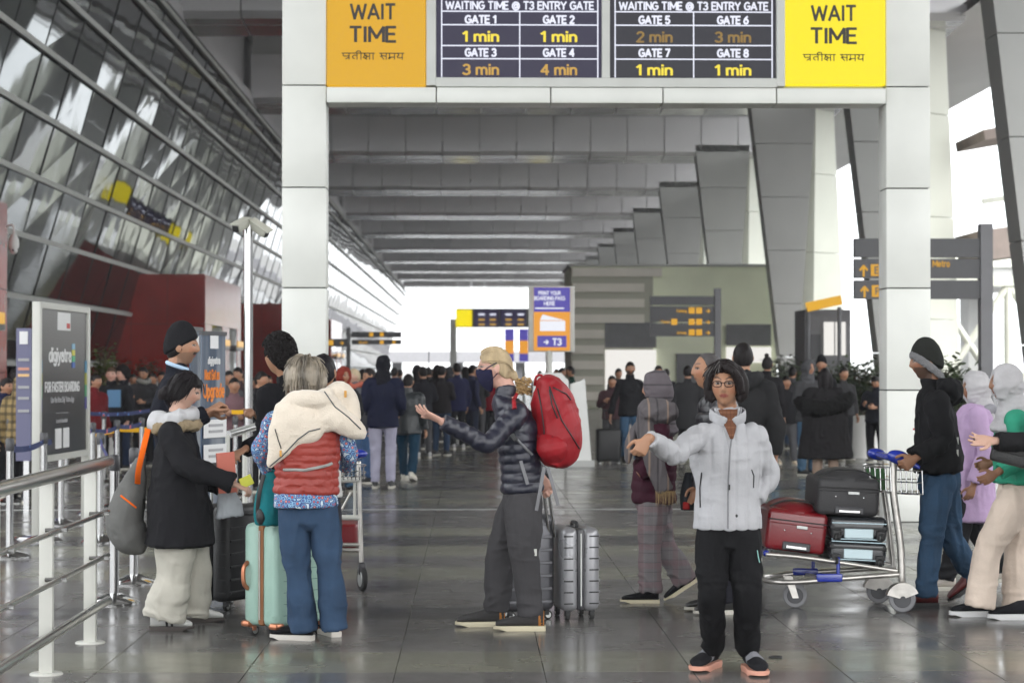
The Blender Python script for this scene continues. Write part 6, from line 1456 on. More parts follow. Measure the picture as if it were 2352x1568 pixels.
posts = []
for i, (x, y, lb) in enumerate(spots):
    if S0 is None: S0 = stanchion(); o = S0
    else: o = copy_tree(S0)
    g_ = gp(x, y); o.location = (g_.x, g_.y, 0); tag(o, lb, 'belt post', GS); posts.append(g_)
m, n, l, b = _new('belt_print'); tc = n.new('ShaderNodeTexCoord'); v = n.new('ShaderNodeTexVoronoi'); v.inputs['Scale'].default_value = 7; l.new(tc.outputs['Object'], v.inputs['Vector'])
rp = n.new('ShaderNodeValToRGB'); e = rp.color_ramp.elements; rp.color_ramp.interpolation = 'CONSTANT'; e[0].color = (.75, .18, .02, 1); e[1].position = .12; e[1].color = (.55, .03, .03, 1)
for p, c_ in ((.2, (.1, .25, .6)), (.27, (.018, .03, .12))): q_ = e.new(p); q_.color = (*c_, 1)
l.new(v.outputs['Distance'], rp.inputs[0]); l.new(rp.outputs[0], b.inputs['Base Color']); b.inputs['Roughness'].default_value = .7; M['belt'] = m
M['belt_yellow'] = cloth('belt_yellow', (.75, .42, .02), bump=.1)
def belt(p, q, z, lab, m='belt', sag=.03, z2=None):
    p, q = Vector((p[0], p[1], z)), Vector((q[0], q[1], z if z2 is None else z2)); mb = MB(); d = (q - p).normalized(); nn = Vector((-d.y, d.x, 0)) * .0015; vs = []; n_ = 12
    for i in range(n_ + 1):
        c = p.lerp(q, i / n_); c.z -= sag * 4 * (i / n_) * (1 - i / n_); tw = .004 * math.sin(i * 1.3)
        for dz, s in ((-.025, 1), (.025, 1), (.025, -1), (-.025, -1)): vs.append(c + Vector((0, 0, dz)) + nn * s + Vector((tw * (1 if dz > 0 else -1), 0, 0)))
    mb.add(vs, [(i * 4 + j, i * 4 + (j + 1) % 4, i * 4 + 4 + (j + 1) % 4, i * 4 + 4 + j) for i in range(n_) for j in range(4)] + [(3, 2, 1, 0), (n_ * 4, n_ * 4 + 1, n_ * 4 + 2, n_ * 4 + 3)])
    o = link('queue_belt', mb.mesh('queue_belt', M[m], off=p), None, p); tag(o, lab, 'belt', 'belts between the queue posts')
P_ = posts
belt(P_[4], P_[3], .90, 'navy printed belt running behind the near white post at the far left')
belt(P_[3], P_[7], .90, 'navy printed belt with bright pattern under the black sign'); belt(P_[7], P_[12], .9, 'short navy belt at the right leg of the sign')
belt(P_[12], P_[8], .9, 'navy belt between the sign and the orange strap'); belt(P_[8], P_[10], .92, 'navy belt running behind the black coat')
belt(P_[2], P_[0], .91, 'navy belt joining the two nearest chrome posts'); belt(P_[5], P_[6], .9, 'dark belt at the left edge below the checked jacket')
belt(at(204, 849, 26), at(275, 849, 24.5), CAMZ + (849 - 998) * 26 / FPX, 'yellow belt just right of the tall sign', 'belt_yellow', .01, z2=CAMZ + (849 - 985) * 24.5 / FPX)
belt(at(275, 849, 24.5), at(338, 849, 24.5), CAMZ + (849 - 985) * 24.5 / FPX, 'yellow belt meeting the black coat shoulder', 'belt_yellow', .01); belt(at(532, 849, 25), at(560, 849, 25), CAMZ + (849 - 945) * 25 / FPX, 'short yellow belt left of the steel pole', 'belt_yellow', .005)
belt(at(205, 849, 27), at(345, 849, 29), CAMZ + (849 - 945) * 28 / FPX, 'farther navy belt in front of the queueing people')

# dome camera hung from the left gate house
dc = empty('dome_camera', tuple(at(32, 560, 37.0)), 'white dome camera on a curved arm at the left edge', 'camera'); c = Vector(dc.location)
part('arm', MB().tube([c + Vector((-.14, 0, .30)), c + Vector((-.04, 0, .34)), c + Vector((0, 0, .27)), c + Vector((0, 0, .16))], .02), M['white_plastic'], dc, smooth=60)
part('housing', MB().lathe(c, [(.02, .2), (.05, .16), (.085, .08), (.095, 0), (.085, -.08)], n=18), M['white_plastic'], dc, smooth=50); part('lens_ball', MB().ball(c + Vector((0, 0, -.11)), (.07, .07, .08), 14, 10), M['white_plastic'], dc, smooth=60)
part('lens', MB().ball(c + Vector((.0, -.065, -.12)), .022, 10, 8), M['black'], dc, smooth=60)

# direction signs
def arrow_sign(name, xs, Y, boards, lab, post=None, icons=(), words=(), cat='sign', yb=849):
    a, c = at(xs[0], 849, Y), at(xs[1], 849, Y); r = empty(name, ((a.x + c.x) / 2, Y, 0), lab, cat); zq = lambda y: CAMZ + (849 - y) * Y / FPX
    for y0, y1 in boards: part('board', MB().box(((a.x + c.x) / 2, Y, (zq(y0) + zq(y1)) / 2), (c.x - a.x, .14, zq(y0) - zq(y1))), M['dark_grey'], r)
    if post: p = at(post[0], 849, Y); part('post', MB().box((p.x, Y, zq(post[1]) / 2), (post[2] * Y / FPX, .2, zq(post[1]))), M['mid_grey'], r)
    for (x, y, s_, ch) in icons:
        q = at(x, 849, Y)
        if ch in '^>': text('arrow', ch, s_ * .9 * Y / FPX, (q.x, Y - .08, zq(y + s_ * .45)), M['amber'], r, th=.2)
        else:
            part('icon', MB().box((q.x, Y - .075, zq(y)), (s_ * Y / FPX, .01, s_ * Y / FPX), bev=.004), M['amber'], r)
            if ch != '#': text('letter', ch, s_ * .55 * Y / FPX, (q.x, Y - .085, zq(y + s_ * .28)), M['dark_grey'], r, th=.2)
    for (x, y, w_, h_, s_) in words: q = at(x, 849, Y); text('lettering', s_, h_ * Y / FPX, (q.x, Y - .08, zq(y)), M['amber'], r, width=w_ * Y / FPX, th=.17)
    return r
arrow_sign('direction_sign', (1962, 2250), 31, [(547, 590), (594, 638), (643, 686)], 'stacked dark direction sign with yellow arrows, crossed by the right pillar', (2264, 513, 28), [(1982, 622, 26, '^'), (2012, 620, 27, 'E'), (1984, 670, 26, '^'), (2014, 668, 27, 'P')], [(2160, 612, 38, 14, 'Metro')])
arrow_sign('direction_sign', (1493, 1640), 44, [(680, 700), (703, 739), (742, 772)], 'dark hanging direction sign with rows of yellow icons left of its post', (1648, 662, 14), [(1588, 713, 14, '#'), (1605, 713, 14, '#'), (1625, 713, 11, '>'), (1588, 739, 14, '#'), (1605, 739, 14, '#'), (1625, 739, 11, '>'), (1548, 739, 14, '#'), (1588, 763, 14, '#'), (1605, 763, 14, '#'), (1625, 763, 11, '>')], [(1565, 717, 22, 6, 'Parking'), (1527, 742, 20, 6, 'Taxi'), (1565, 767, 22, 6, 'Arrivals')])
arrow_sign('direction_sign', (808, 922), 62, [(762, 775), (780, 791)], 'dark far direction sign with small yellow icons right of the left pillar', (800, 752, 9), [(853, 768, 9, '#'), (877, 768, 9, '#'), (877, 786, 9, '#'), (905, 786, 7, '#')], [(835, 789, 18, 5, 'Exit')])
arrow_sign('direction_sign', (750, 800), 58, [(778, 796)], 'short dark sign with a yellow arrow touching the left pillar', None, [(760, 787, 12, '#'), (785, 787, 10, '>')])
# yellow banner far right
yb_ = empty('yellow_banner', tuple(at(1892, 849, 48).xy) + (0,), 'tilted yellow banner over a glazed booth left of the right pillar', 'booth sign')
c = at(1892, 697, 48); part('panel', MB().box(c, (.84, .12, .22), rot=Matrix.Rotation(R(-12), 3, 'Y')), M['amber_lit'], yb_)
for x in (1856, 1928): p = at(x, 849, 48); part('post', MB().cyl((p.x, 48, 0), (p.x, 48, CAMZ + (849 - 705) * 48 / FPX), .05, n=10), M['mid_grey'], yb_)
bo = empty('glass_booth', tuple(at(1905, 849, 49).xy) + (0,), 'glazed booth with bright panes under the yellow banner', 'booth'); c = Vector(bo.location)
part('wall', MB().box((c.x, 50, 1.5), (1.1, 1.6, 3.0)), M['mid_grey'], bo)
for dx, z0, z1, mm in ((-.3, 1.6, 2.4, 'dark_grey'), (.02, 1.9, 2.7, 'lit_white'), (.3, 1.9, 2.7, 'lit_white')): part('window', MB().box((c.x + dx, 49.17, (z0 + z1) / 2), (.24, .05, z1 - z0)), M[mm], bo)

# boarding pass sign and check-in machine
KY = 33.5; kx = at(1262, 849, KY).x
ks = empty('boarding_pass_sign', (kx, KY, 0), 'tall purple and orange illuminated sign reading PRINT YOUR BOARDING PASS HERE', 'sign')
zk = lambda y: CAMZ + (849 - y) * KY / FPX; wk = lambda p: p * KY / FPX
M['sg_purple'] = glow('sg_purple', (.10, .08, .42), .9); M['sg_orange'] = glow('sg_orange', (.9, .38, .04), .9); M['sg_white'] = glow('sg_white', (.9, .92, 1), .95)
bx_ = lambda nm, x0, x1, y0, y1, d, mm: part(nm, MB().box((at((x0 + x1) / 2, 849, KY).x, KY - d, (zk(y0) + zk(y1)) / 2), (wk(x1 - x0), .02, zk(y0) - zk(y1))), M[mm], ks)
part('frame', MB().box((at(1267, 849, KY).x, KY + .06, (zk(657) + zk(808)) / 2), (wk(106), .14, zk(657) - zk(808)), bev=.01), M['white_paint'], ks, smooth=30)
bx_('print_panel', 1226, 1309, 660, 805, .03, 'sg_orange'); bx_('print_panel', 1226, 1309, 660, 716, .045, 'sg_purple'); bx_('print_panel', 1234, 1301, 771, 797, .045, 'sg_purple')
bx_('ticket', 1240, 1298, 737, 760, .045, 'sg_white'); tk = MB(); tk.prism([at(1240, 735, KY) + Vector((0, -.05, 0)), at(1246, 722, KY) + Vector((0, -.05, 0)), at(1298, 736, KY) + Vector((0, -.05, 0))], (0, .01, 0)); part('ticket', tk, M['sg_white'], ks)
for i, s_ in enumerate(('PRINT YOUR', 'BOARDING PASS', 'HERE')): text('lettering', s_, wk(8), (kx, KY - .062, zk(677 + 12 * i)), M['sg_white'], ks, width=wk((50, 70, 24)[i]), th=.2)
part('text_line', MB().box((kx, KY - .06, zk(708)), (wk(66), .01, wk(3))), M['sg_white'], ks)
text('lettering', 'T3', wk(14), (at(1279, 849, KY).x, KY - .062, zk(792)), M['sg_white'], ks, th=.22); text('plane_mark', '>', wk(11), (at(1254, 849, KY).x, KY - .062, zk(790)), M['sg_white'], ks, th=.25)
part('post', MB().cyl((kx, KY, 0), (kx, KY, zk(805)), .05, n=12), M['white_paint'], ks, smooth=40)
km = empty('check_in_machine', (kx, KY - .5, 0), 'rounded white check-in machine with a blue screen under the boarding pass sign', 'machine')
part('body', MB().box((kx, KY - .5, .62), (.42, .5, 1.24), bev=.03), M['white_plastic'], km, smooth=40); part('head', MB().prism([(kx - .3, KY - .72, 1.0), (kx + .3, KY - .72, 1.0), (kx + .28, KY - .72, 1.38), (kx + .16, KY - .72, 1.5), (kx - .16, KY - .72, 1.5), (kx - .28, KY - .72, 1.38)], (0, .35, 0)), M['white_plastic'], km)
part('screen', MB().box((kx, KY - .73, 1.2), (.34, .02, .24)), glow('kiosk_blue', (.08, .12, .4), .9), km)
pdm = empty('podium', tuple(at(1328, 849, 33).xy) + (0,), 'tapered pale podium right of the check-in machine', 'podium'); c = Vector(pdm.location)
part('body', MB().quad8([(c.x - .21, 32.8, 0), (c.x + .21, 32.8, 0), (c.x + .21, 33.2, 0), (c.x - .21, 33.2, 0), (c.x - .13, 32.85, 1.32), (c.x + .10, 32.85, 1.4), (c.x + .10, 33.15, 1.4), (c.x - .13, 33.15, 1.32)]), M['white_plastic'], pdm); part('plinth', MB().box((c.x, 33, .05), (.5, .5, .1)), M['concrete'], pdm)
# far gantry, 131 m away, same make
FG = 131.0; fz = lambda y: CAMZ + (849 - y) * FG / FPX; fxx = lambda x: at(x, 849, FG).x
fg = empty('wait_time_gantry', (0, FG, 0), 'small far gantry with yellow panel and screens above the crowd', 'gantry')
part('pillar', MB().box((fxx(1041), FG + .2, 2.4), (.42, .4, 4.8)), M['white_panel'], fg); part('pillar', MB().box((fxx(1041) + 5.7 + .42, FG + .2, 2.4), (.42, .4, 4.8)), M['white_panel'], fg)
part('beam', MB().box((fxx(1041) + 3.05, FG + .22, (fz(752) + fz(708)) / 2), (5.7, .3, fz(708) - fz(752))), M['mid_grey'], fg)
fb_ = lambda nm, x0, x1, y0, y1, mm: part(nm, MB().box((fxx((x0 + x1) / 2), FG, (fz(y0) + fz(y1)) / 2), (fxx(x1) - fxx(x0), .08, fz(y0) - fz(y1))), mm, fg)
fb_('lightbox', 1047, 1084, 711, 750, M['box_lit']); fb_('screen', 1088, 1144, 712, 750, M['lcd']); fb_('screen', 1150, 1208, 712, 750, M['lcd'])
for x in (1106, 1132, 1168, 1196):
    for y, mm in ((722, 'scr_white'), (734, 'scr_amber'), (745, 'scr_amber')): part('text_line', MB().box((fxx(x), FG - .06, fz(y)), (.4, .02, .11)), M[mm], fg)
fb_('lightbox', 1041 + 180, 1041 + 218, 711, 750, M['box_lit'])
for i, x in enumerate((1170, 1203)):
    q = at(x, 849, 90); r = empty('purple_sign', (q.x, 90, 0), ('purple upright sign right of the masked man head', 'second purple upright sign beside the boarding pass sign')[i], 'sign', 'purple upright signs')
    zz_ = lambda y: CAMZ + (849 - y) * 90 / FPX; part('panel', MB().box((q.x, 90, (zz_(755) + zz_(830)) / 2), (.40, .1, zz_(755) - zz_(830))), M['sg_purple'], r); part('panel', MB().box((q.x, 89.9, (zz_(782) + zz_(812)) / 2), (.38, .06, zz_(782) - zz_(812))), M['sg_orange'], r); part('post', MB().box((q.x, 90, .9), (.1, .1, 1.8)), M['white_paint'], r)
fp = at(985, 849, 48); flg = empty('queue_pole', (fp.x, 48, 0), 'thin tall pole standing in the middle of the crowd', 'pole'); part('pole', MB().cyl((fp.x, 48, 0), (fp.x, 48, 2.25), .018, .01, n=8), M['dark_grey'], flg); part('base', MB().lathe((fp.x, 48, 0), [(.15, 0), (.14, .02), (.03, .05)], n=16), M['dark_grey'], flg)

# ================================================================== LUGGAGE
def wheel(c, ax, r, w, root, m=None, hub=None, name='wheel'):
    ax = Vector(ax).normalized(); c = Vector(c); mb = MB(); mb.lathe(c - ax * w / 2, [(r * .55, 0), (r * .92, 0), (r, w * .2), (r, w * .8), (r * .92, w), (r * .55, w)], n=22, axis=ax)
    o = part(name, mb, m or M['rubber'], root, smooth=40); h = MB(); h.lathe(c - ax * w * .56, [(0, 0), (r * .62, 0), (r * .66, w * .06), (r * .66, w * 1.06), (0, w * 1.12)], n=16, axis=ax); part('hub', h, hub or M['dull_metal'], o, off=root.location)
def suitcase(loc, rz, w, d, h, m, label, group=None, zipm=None, ribs='h', handle=None, wm=None, corner=None, hm=None, wz=.055, z0=None):
    r = empty('suitcase', loc, label, 'suitcase', group); q = Matrix.Rotation(rz, 3, 'Z'); L_ = Vector(loc); T = lambda x, y, z: L_ + q @ Vector((x, y, z)); zipm = zipm or M['black']; wm = wm or M['rubber']
    for s in (-1, 1): part('shell', MB().box(T(0, s * (d / 4 + .006), wz + h / 2), (w, d / 2 - .012, h), rz=rz, bev=.045), m, r, smooth=40)
    part('zip_band', MB().box(T(0, 0, wz + h / 2), (w - .012, .05, h - .012), rz=rz, bev=.02), zipm, r, smooth=40)
    part('zip_line', MB().box(T(-w / 2 + .004, 0, wz + h / 2), (.006, .008, h * .86), rz=rz), M['dull_metal'], r)
    if ribs == 'h':
        for i in range(7):
            z = wz + h * (.1 + .133 * i)
            for s in (-1, 1): part('groove', MB().box(T(-w / 2 - .0005, s * d * .33, z), (.004, d * .24, .008), rz=rz), M['black'], r)
            part('rib', MB().box(T(0, -d / 2 - .001, z), (w * .86, .008, .018), rz=rz, bev=.003), m, r)
    if ribs == 'v':
        for i in range(9): part('rib', MB().box(T(-w * .36 + i * w * .09, -d / 2 - .001, wz + h / 2), (w * .045, .008, h * .9), rz=rz, bev=.003), m, r)
    if ribs == 'seam':
        for i in range(8): part('seam', MB().box(T(w * .05, -d / 2 + .001, wz + h * (.12 + i * .11)), (w * .82, .004, .003), rz=rz), M['gap_line'], r)
        part('corner_crest', MB().cyl(T(-w / 2 + .035, -d / 2 + .035, wz + .07), T(-w / 2 + .035, -d / 2 + .035, wz + h - .07), .033, n=16), m, r, smooth=60)
    for sx in (-1, 1):
        for sy in (-1, 1):
            a = sx * (w / 2 - .045), sy * (d / 2 - .045)
            if corner: part('corner_guard', MB().box(T(a[0] * 1.12, a[1] * 1.16, wz + .012), (.075, .075, .04), rz=rz, bev=.018), corner, r, smooth=40)
            part('caster', MB().box(T(a[0], a[1], wz * .82), (.03, .034, wz * .7), rz=rz, bev=.006), corner or M['black'], r)
            wheel(T(a[0] + .008, a[1], wz * .5), q @ Vector((0, 1, 0)), wz * .5, .026, r, wm)
    if hm: part('carry_handle', MB().tube([T(-w / 2 - .0, d * .33, wz + h * .36), T(-w / 2 - .03, d * .33, wz + h * .42), T(-w / 2 - .032, d * .33, wz + h * .56), T(-w / 2, d * .33, wz + h * .62)], .013), hm, r, smooth=60)
    part('top_handle', MB().tube([T(-w * .18, 0, wz + h - .005), T(-w * .15, 0, wz + h + .02), T(w * .15, 0, wz + h + .02), T(w * .18, 0, wz + h - .005)], .011), hm or M['black'], r, smooth=60)
    if handle:
        (dx, dy, hh, mm) = handle
        for s in (-1, 1): part('pull_rod', MB().cyl(T(s * w * .13, d * .3, wz + h - .02), T(s * w * .13 + dx, d * .3 + dy, wz + h + hh), .010, n=10), mm, r, smooth=40)
        part('grip', MB().tube([T(-w * .17 + dx, d * .3 + dy, wz + h + hh), T(w * .17 + dx, d * .3 + dy, wz + h + hh)], .015), mm if hm else M['black'], r, smooth=60)
    return r
M['gap_line'] = mat('gap_line', (.12, .2, .17), .5)
M['mint'] = mat('mint_shell', (.31, .47, .40), .3, bump=.25, scale=60, var=.05); M['copper'] = mat('copper', (.50, .20, .11), .28, .7); M['brown_zip'] = cloth('brown_zip', (.26, .12, .06))
mp_ = gp(650, 1462)
suitcase((mp_.x, mp_.y + .12, 0), R(47), .40, .30, .60, M['mint'], 'mint green hard suitcase with copper zip and corners, left of the blue trousers', zipm=M['brown_zip'], ribs='seam', handle=(0, 0, .36, M['copper']), corner=M['copper'], hm=M['copper'], wz=.06)
bp_ = gp(515, 1402); suitcase((bp_.x, bp_.y + .2, 0), R(62), .44, .30, .62, M['black'], 'large black ribbed suitcase between the black coat and the mint suitcase', ribs='h', handle=(0, 0, .25, M['dull_metal']))
M['gunmetal'] = mat('gunmetal_shell', (.30, .30, .315), .28, .35, bump=.1, scale=150, var=.05); M['dk_shell'] = mat('dark_shell', (.10, .10, .11), .3, .4)
s_ = gp(1322, 1424); suitcase((s_.x, s_.y + .15, 0), R(101), .36, .245, .52, M['gunmetal'], 'silver ribbed cabin suitcase standing behind the backpack man', zipm=M['dark_grey'], handle=None)
s_ = gp(1206, 1425); hs_ = suitcase((s_.x, s_.y + .12, 0), R(18), .33, .23, .60, M['dk_shell'], 'dark grey suitcase directly behind the legs of the backpack man', handle=None)
th_ = hs_
for x0, x1 in ((1262, 1244), (1275, 1256)): part('pull_rod', MB().cyl(at(x0, 1232, 12.75), at(x1, 1092, 12.6), .011, n=10), M['chrome'], th_, smooth=40)
part('grip', MB().tube([at(1240, 1092, 12.6), at(1260, 1092, 12.6)], .016), M['black'], th_, smooth=60)
sb = gp(1397, 1066); suitcase((sb.x, sb.y, 0), R(4), .40, .24, .53, M['black'], 'black suitcase rolled by the bearded man in the background', ribs='', handle=(0, 0, .30, M['black']))

# red backpack on the man's back
rb_ = at(1278, 970, 12.15); bk_ = empty('backpack', tuple(rb_), 'bulging bright red backpack with black zips worn by the ponytailed man', 'backpack')
M['red_nylon'] = mat('red_pack_nylon', (.27, .004, .010), .6, bump=.4, scale=26, var=.15, vscale=6, spec=.4)
rows_ = [(872, 1232, 1262), (888, 1226, 1288), (915, 1222, 1310), (945, 1222, 1324), (985, 1224, 1333), (1025, 1226, 1331), (1050, 1232, 1318), (1066, 1246, 1296)]
c = MB(); c.add(*tube([at((a + b) / 2, y, 12.15) for y, a, b in rows_], [((b - a) / 2 / 387, .10 + .06 * math.sin(math.pi * (i + 1) / 9)) for i, (y, a, b) in enumerate(rows_)], n=28, side=(1, 0, 0), step=.015, capk=.35))
me = remesh(c, .007, 1, folds(.013, (9, 9, 8), 31)); me.materials.append(M['red_nylon']); me.transform(Matrix.Translation(-rb_)); pk = link('pack', me, bk_)
fp_ = MB(); fp_.add(*tube([at(1262, 1000, 12.03), at(1268, 1030, 12.0), at(1275, 1056, 12.05)], [(.07, .03), (.09, .045), (.06, .03)], n=18, side=(1, 0, 0))); me = remesh(fp_, .007, 1, folds(.003, (14, 14, 14))); me.materials.append(M['red_nylon']); me.transform(Matrix.Translation(-rb_)); link('side_pocket', me, bk_)
for pts in ([(1236, 892), (1243, 930), (1250, 980), (1251, 1008)], [(1262, 888), (1275, 925), (1290, 965), (1312, 1000), (1330, 1030)], [(1262, 895), (1268, 930), (1280, 960)], [(1232, 1018), (1250, 1005), (1270, 1003), (1276, 1015)], [(1270, 890), (1300, 905), (1310, 918)]): sline('zip', pk, pts, .0042, M['zip'], bk_, off=.003)
part('grab_loop', MB().tube([at(1228, 885, 12.15), at(1232, 865, 12.15), at(1244, 862, 12.15), at(1250, 880, 12.15)], .008), M['red_nylon'], bk_, smooth=60)
sline('shoulder_strap', P2['_jacket'], [(1226, 893), (1205, 888), (1188, 898), (1180, 918), (1182, 940)], .013, M['red_nylon'], bk_, n=8, off=.001)
sline('lower_strap', P2['_jacket'], [(1183, 1004), (1200, 1022), (1222, 1044)], .008, M['mid_grey'], bk_, n=8, off=.002)
for a, b in (((1196, 1058), (1212, 1112)), ((1250, 1072), (1232, 1172)), ((1258, 1072), (1282, 1160))):
    st_ = MB(); p, q2 = at(*a, 11.98), at(*b, 11.96); st_.add(*tube([p, p.lerp(q2, .5) + Vector((0, -.01, 0)), q2], [(.010, .002)] * 3, n=8, side=(1, 0, 0))); part('loose_strap', st_, M['mid_grey'], bk_)
part('buckle', MB().box(at(1180, 1004, 11.86), (.03, .012, .045), rot=Matrix.Rotation(R(-35), 3, 'Y'), bev=.004), M['black'], bk_)
# grey drawstring bag hanging on the black coat
db = at(300, 1170, 12.3); dbe = empty('sling_bag', tuple(db), 'grey sling bag with a bright orange strap hanging behind the black coat', 'bag')
c = MB(); c.add(*tube([at(325, 1055, 12.3), at(308, 1110, 12.3), at(292, 1165, 12.3), at(288, 1205, 12.3), at(308, 1238, 12.3), at(335, 1256, 12.3)], [(.03, .05), (.07, .09), (.10, .13), (.11, .14), (.10, .13), (.04, .05)], n=22, side=(1, 0, 0), capk=.3))
me = remesh(c, .009, 1, folds(.008, (9, 9, 7), 4)); me.materials.append(cloth('grey_canvas', (.13, .13, .125), bump=.5)); me.transform(Matrix.Translation(-db)); bo_ = link('bag_body', me, dbe)
M['orange_strap'] = cloth('orange_strap', (.75, .13, .01), bump=.2)
part('strap', MB().add(*tube([at(340, 985, 12.1), at(328, 1035, 12.06), at(318, 1080, 12.1), at(316, 1110, 12.2)], [(.017, .004)] * 4, n=8, side=(1, 0, 0))), M['orange_strap'], dbe); sline('piping', bo_, [(278, 1138), (296, 1152), (312, 1165)], .006, M['orange_strap'], dbe)
# folder, tote and phone in her hands
fo = at(520, 1085, 12.2); o = link('folder', MB().box((0, 0, 0), (.11, .02, .24), bev=.003).mesh('folder', mat('coral_card', (.60, .17, .12), .6)), None, fo); o.rotation_euler = (0, R(-4), R(20)); tag(o, 'coral red folder held beside the black coat', 'folder')
tt = at(520, 1160, 12.25); c = MB(); c.add(*tube([Vector((0, 0, .11)), Vector((.01, 0, .02)), Vector((.02, 0, -.07))], [(.04, .02), (.07, .035), (.08, .03)], n=16, side=(1, 0, 0), capk=.1)); me = remesh(c, .008, 1, folds(.01, (14, 14, 8))); me.materials.append(cloth('grey_tote', (.33, .35, .37), bump=.4)); tag(link('plastic_bag', me, None, tt), 'crumpled grey plastic bag hanging by the coral folder', 'bag')
ph = at(566, 1105, 12.0); o = link('phone', MB().box((0, 0, 0), (.075, .012, .06), bev=.004).mesh('phone', mat('lime_case', (.62, .62, .06), .5)), None, ph); o.rotation_euler = (0, R(-25), R(10)); tag(o, 'phone in a lime yellow case in the hand of the black coat woman', 'phone')
# teal backpack on the mint suitcase
tb = at(610, 1150, 11.75); te = empty('teal_backpack', tuple(tb), 'teal and green backpack resting on top of the mint suitcase', 'backpack')
c = MB(); c.add(*tube([at(628, 1085, 11.75), at(622, 1130, 11.75), at(618, 1170, 11.75), at(618, 1202, 11.75)], [(.05, .07), (.075, .10), (.085, .11), (.075, .10)], n=20, side=(1, 0, 0), capk=.3)); me = remesh(c, .009, 1, folds(.008, (10, 10, 8), 9)); me.materials.append(cloth('teal', (.012, .15, .17), bump=.4)); me.transform(Matrix.Translation(-tb)); link('pack', me, te)
part('strap', MB().add(*tube([at(606, 1090, 11.66), at(596, 1130, 11.64), at(592, 1175, 11.66), at(600, 1200, 11.68)], [(.012, .004)] * 4, n=8, side=(1, 0, 0))), M['black'], te); part('pocket', MB().ball(at(600, 1185, 11.66), (.03, .03, .05), 12, 8), M['black'], te, smooth=60)
# black purse and dark bag on the right
bgp = at(2330, 1040, 11.95); pe = empty('purse', tuple(bgp), 'small black leather purse hanging under the reaching black sleeve', 'handbag')
part('body', MB().box(bgp, (.27, .06, .15), rot=Matrix.Rotation(R(14), 3, 'Y'), bev=.02), cm((.012, .012, .012), 'leather'), pe, smooth=40); part('flap', MB().box(bgp + Vector((0, -.035, .03)), (.26, .01, .08), rot=Matrix.Rotation(R(14), 3, 'Y'), bev=.004), cm((.012, .012, .012), 'leather'), pe, smooth=40); part('clasp', MB().ball(bgp + Vector((.09, -.045, .0)), .012, 10, 6), M['chrome'], pe)
db2 = at(1583, 1135, 13.4); de = empty('day_bag', tuple(db2), 'dark bag with red and teal panels between the shawl and the silver jacket', 'bag')
part('body', MB().add(*tube([db2 + Vector((0, 0, .14)), db2, db2 + Vector((0, 0, -.1))], [(.03, .04), (.06, .07), (.055, .06)], n=16, side=(1, 0, 0), capk=.2)), cloth('dk_bag', (.02, .022, .026)), de, smooth=60); part('side_panel', MB().box(db2 + Vector((.04, -.03, -.02)), (.03, .07, .17), bev=.01), cloth('teal2', (.02, .12, .12)), de); part('red_pocket', MB().box(db2 + Vector((-.025, -.055, -.07)), (.045, .03, .05), bev=.01), cloth('red2', (.3, .02, .02)), de)
rbg = at(1975, 1020, 37); tag(link('red_bag', MB().box((0, 0, 0), (.42, .2, .7), bev=.08).mesh('red_bag', cloth('red_bag', (.35, .02, .02))), None, rbg), 'red holdall beside the grey dressed person near the right pillar', 'bag')
bb = at(262, 915, 30.6); tag(link('paper_bag', MB().box((0, 0, 0), (.19, .10, .26), bev=.01).mesh('paper_bag', mat('paper_blue', (.07, .18, .32), .6)), None, bb), 'blue paper bag held by the man in the zip jacket', 'bag')
ti = gp(1781, 1510); tag(link('hair_tie', MB().add(*tube([Vector((.034 * math.cos(a), .034 * math.sin(a) * .8, .005)) for a in np.linspace(0, 6.283, 15)[:-1]], [.005] * 14, n=8, closed=True)).mesh('hair_tie', M['black'], smooth=True), None, ti), 'black elastic loop lying alone on the floor by the trainers', 'hair tie')

# ================================================================== LUGGAGE TROLLEYS
M['blue_plastic'] = mat('blue_plastic', (.012, .03, .30), .18, coat=.4); M['tyre'] = mat('grey_tyre', (.20, .20, .21), .7); M['worn_steel'] = mat('worn_steel', (.50, .48, .45), .32, .85, bump=.2, scale=30, var=.2, vscale=10)
tr = empty('luggage_trolley', tuple(gp(1930, 1400).xy) + (0,), 'steel luggage trolley with blue handle carrying four suitcases', 'trolley')
ya, yb = 13.12, 13.62
tb_ = lambda nm, pts, r_, m='worn_steel': part(nm, MB().tube(pts, r_, n=12, step=.03), M[m], tr, smooth=60)
tb_('upright', [at(2072, 1335, ya), at(2068, 1250, ya), at(2052, 1130, ya), at(2052, 1058, ya)], .024); tb_('upright', [at(2052, 1310, yb), at(2040, 1200, yb), at(2028, 1110, yb), at(2024, 1058, yb)], .02)
tb_('deck_loop', [at(2068, 1318, ya), at(1960, 1326, ya), at(1830, 1336, ya), at(1768, 1334, ya + .06), at(1752, 1326, (ya + yb) / 2), at(1775, 1322, yb - .06), at(1850, 1314, yb), at(2052, 1302, yb)], .017)
tb_('carry_rail', [at(1760, 1272, ya + .04), at(1850, 1280, ya + .02), at(2060, 1310, ya)], .015); tb_('carry_rail', [at(1775, 1262, yb), at(1880, 1272, yb), at(2048, 1296, yb)], .015); tb_('front_bar', [at(1760, 1270, ya + .04), at(1752, 1266, (ya + yb) / 2), at(1775, 1261, yb)], .02, 'blue_plastic')
tb_('brace', [at(1850, 1318, yb), at(1900, 1330, ya)], .012); tb_('brace', [at(1925, 1280, ya), at(1925, 1322, ya)], .012, 'blue_plastic'); tb_('brace', [at(1868, 1276, yb), at(1868, 1314, yb)], .012, 'blue_plastic')
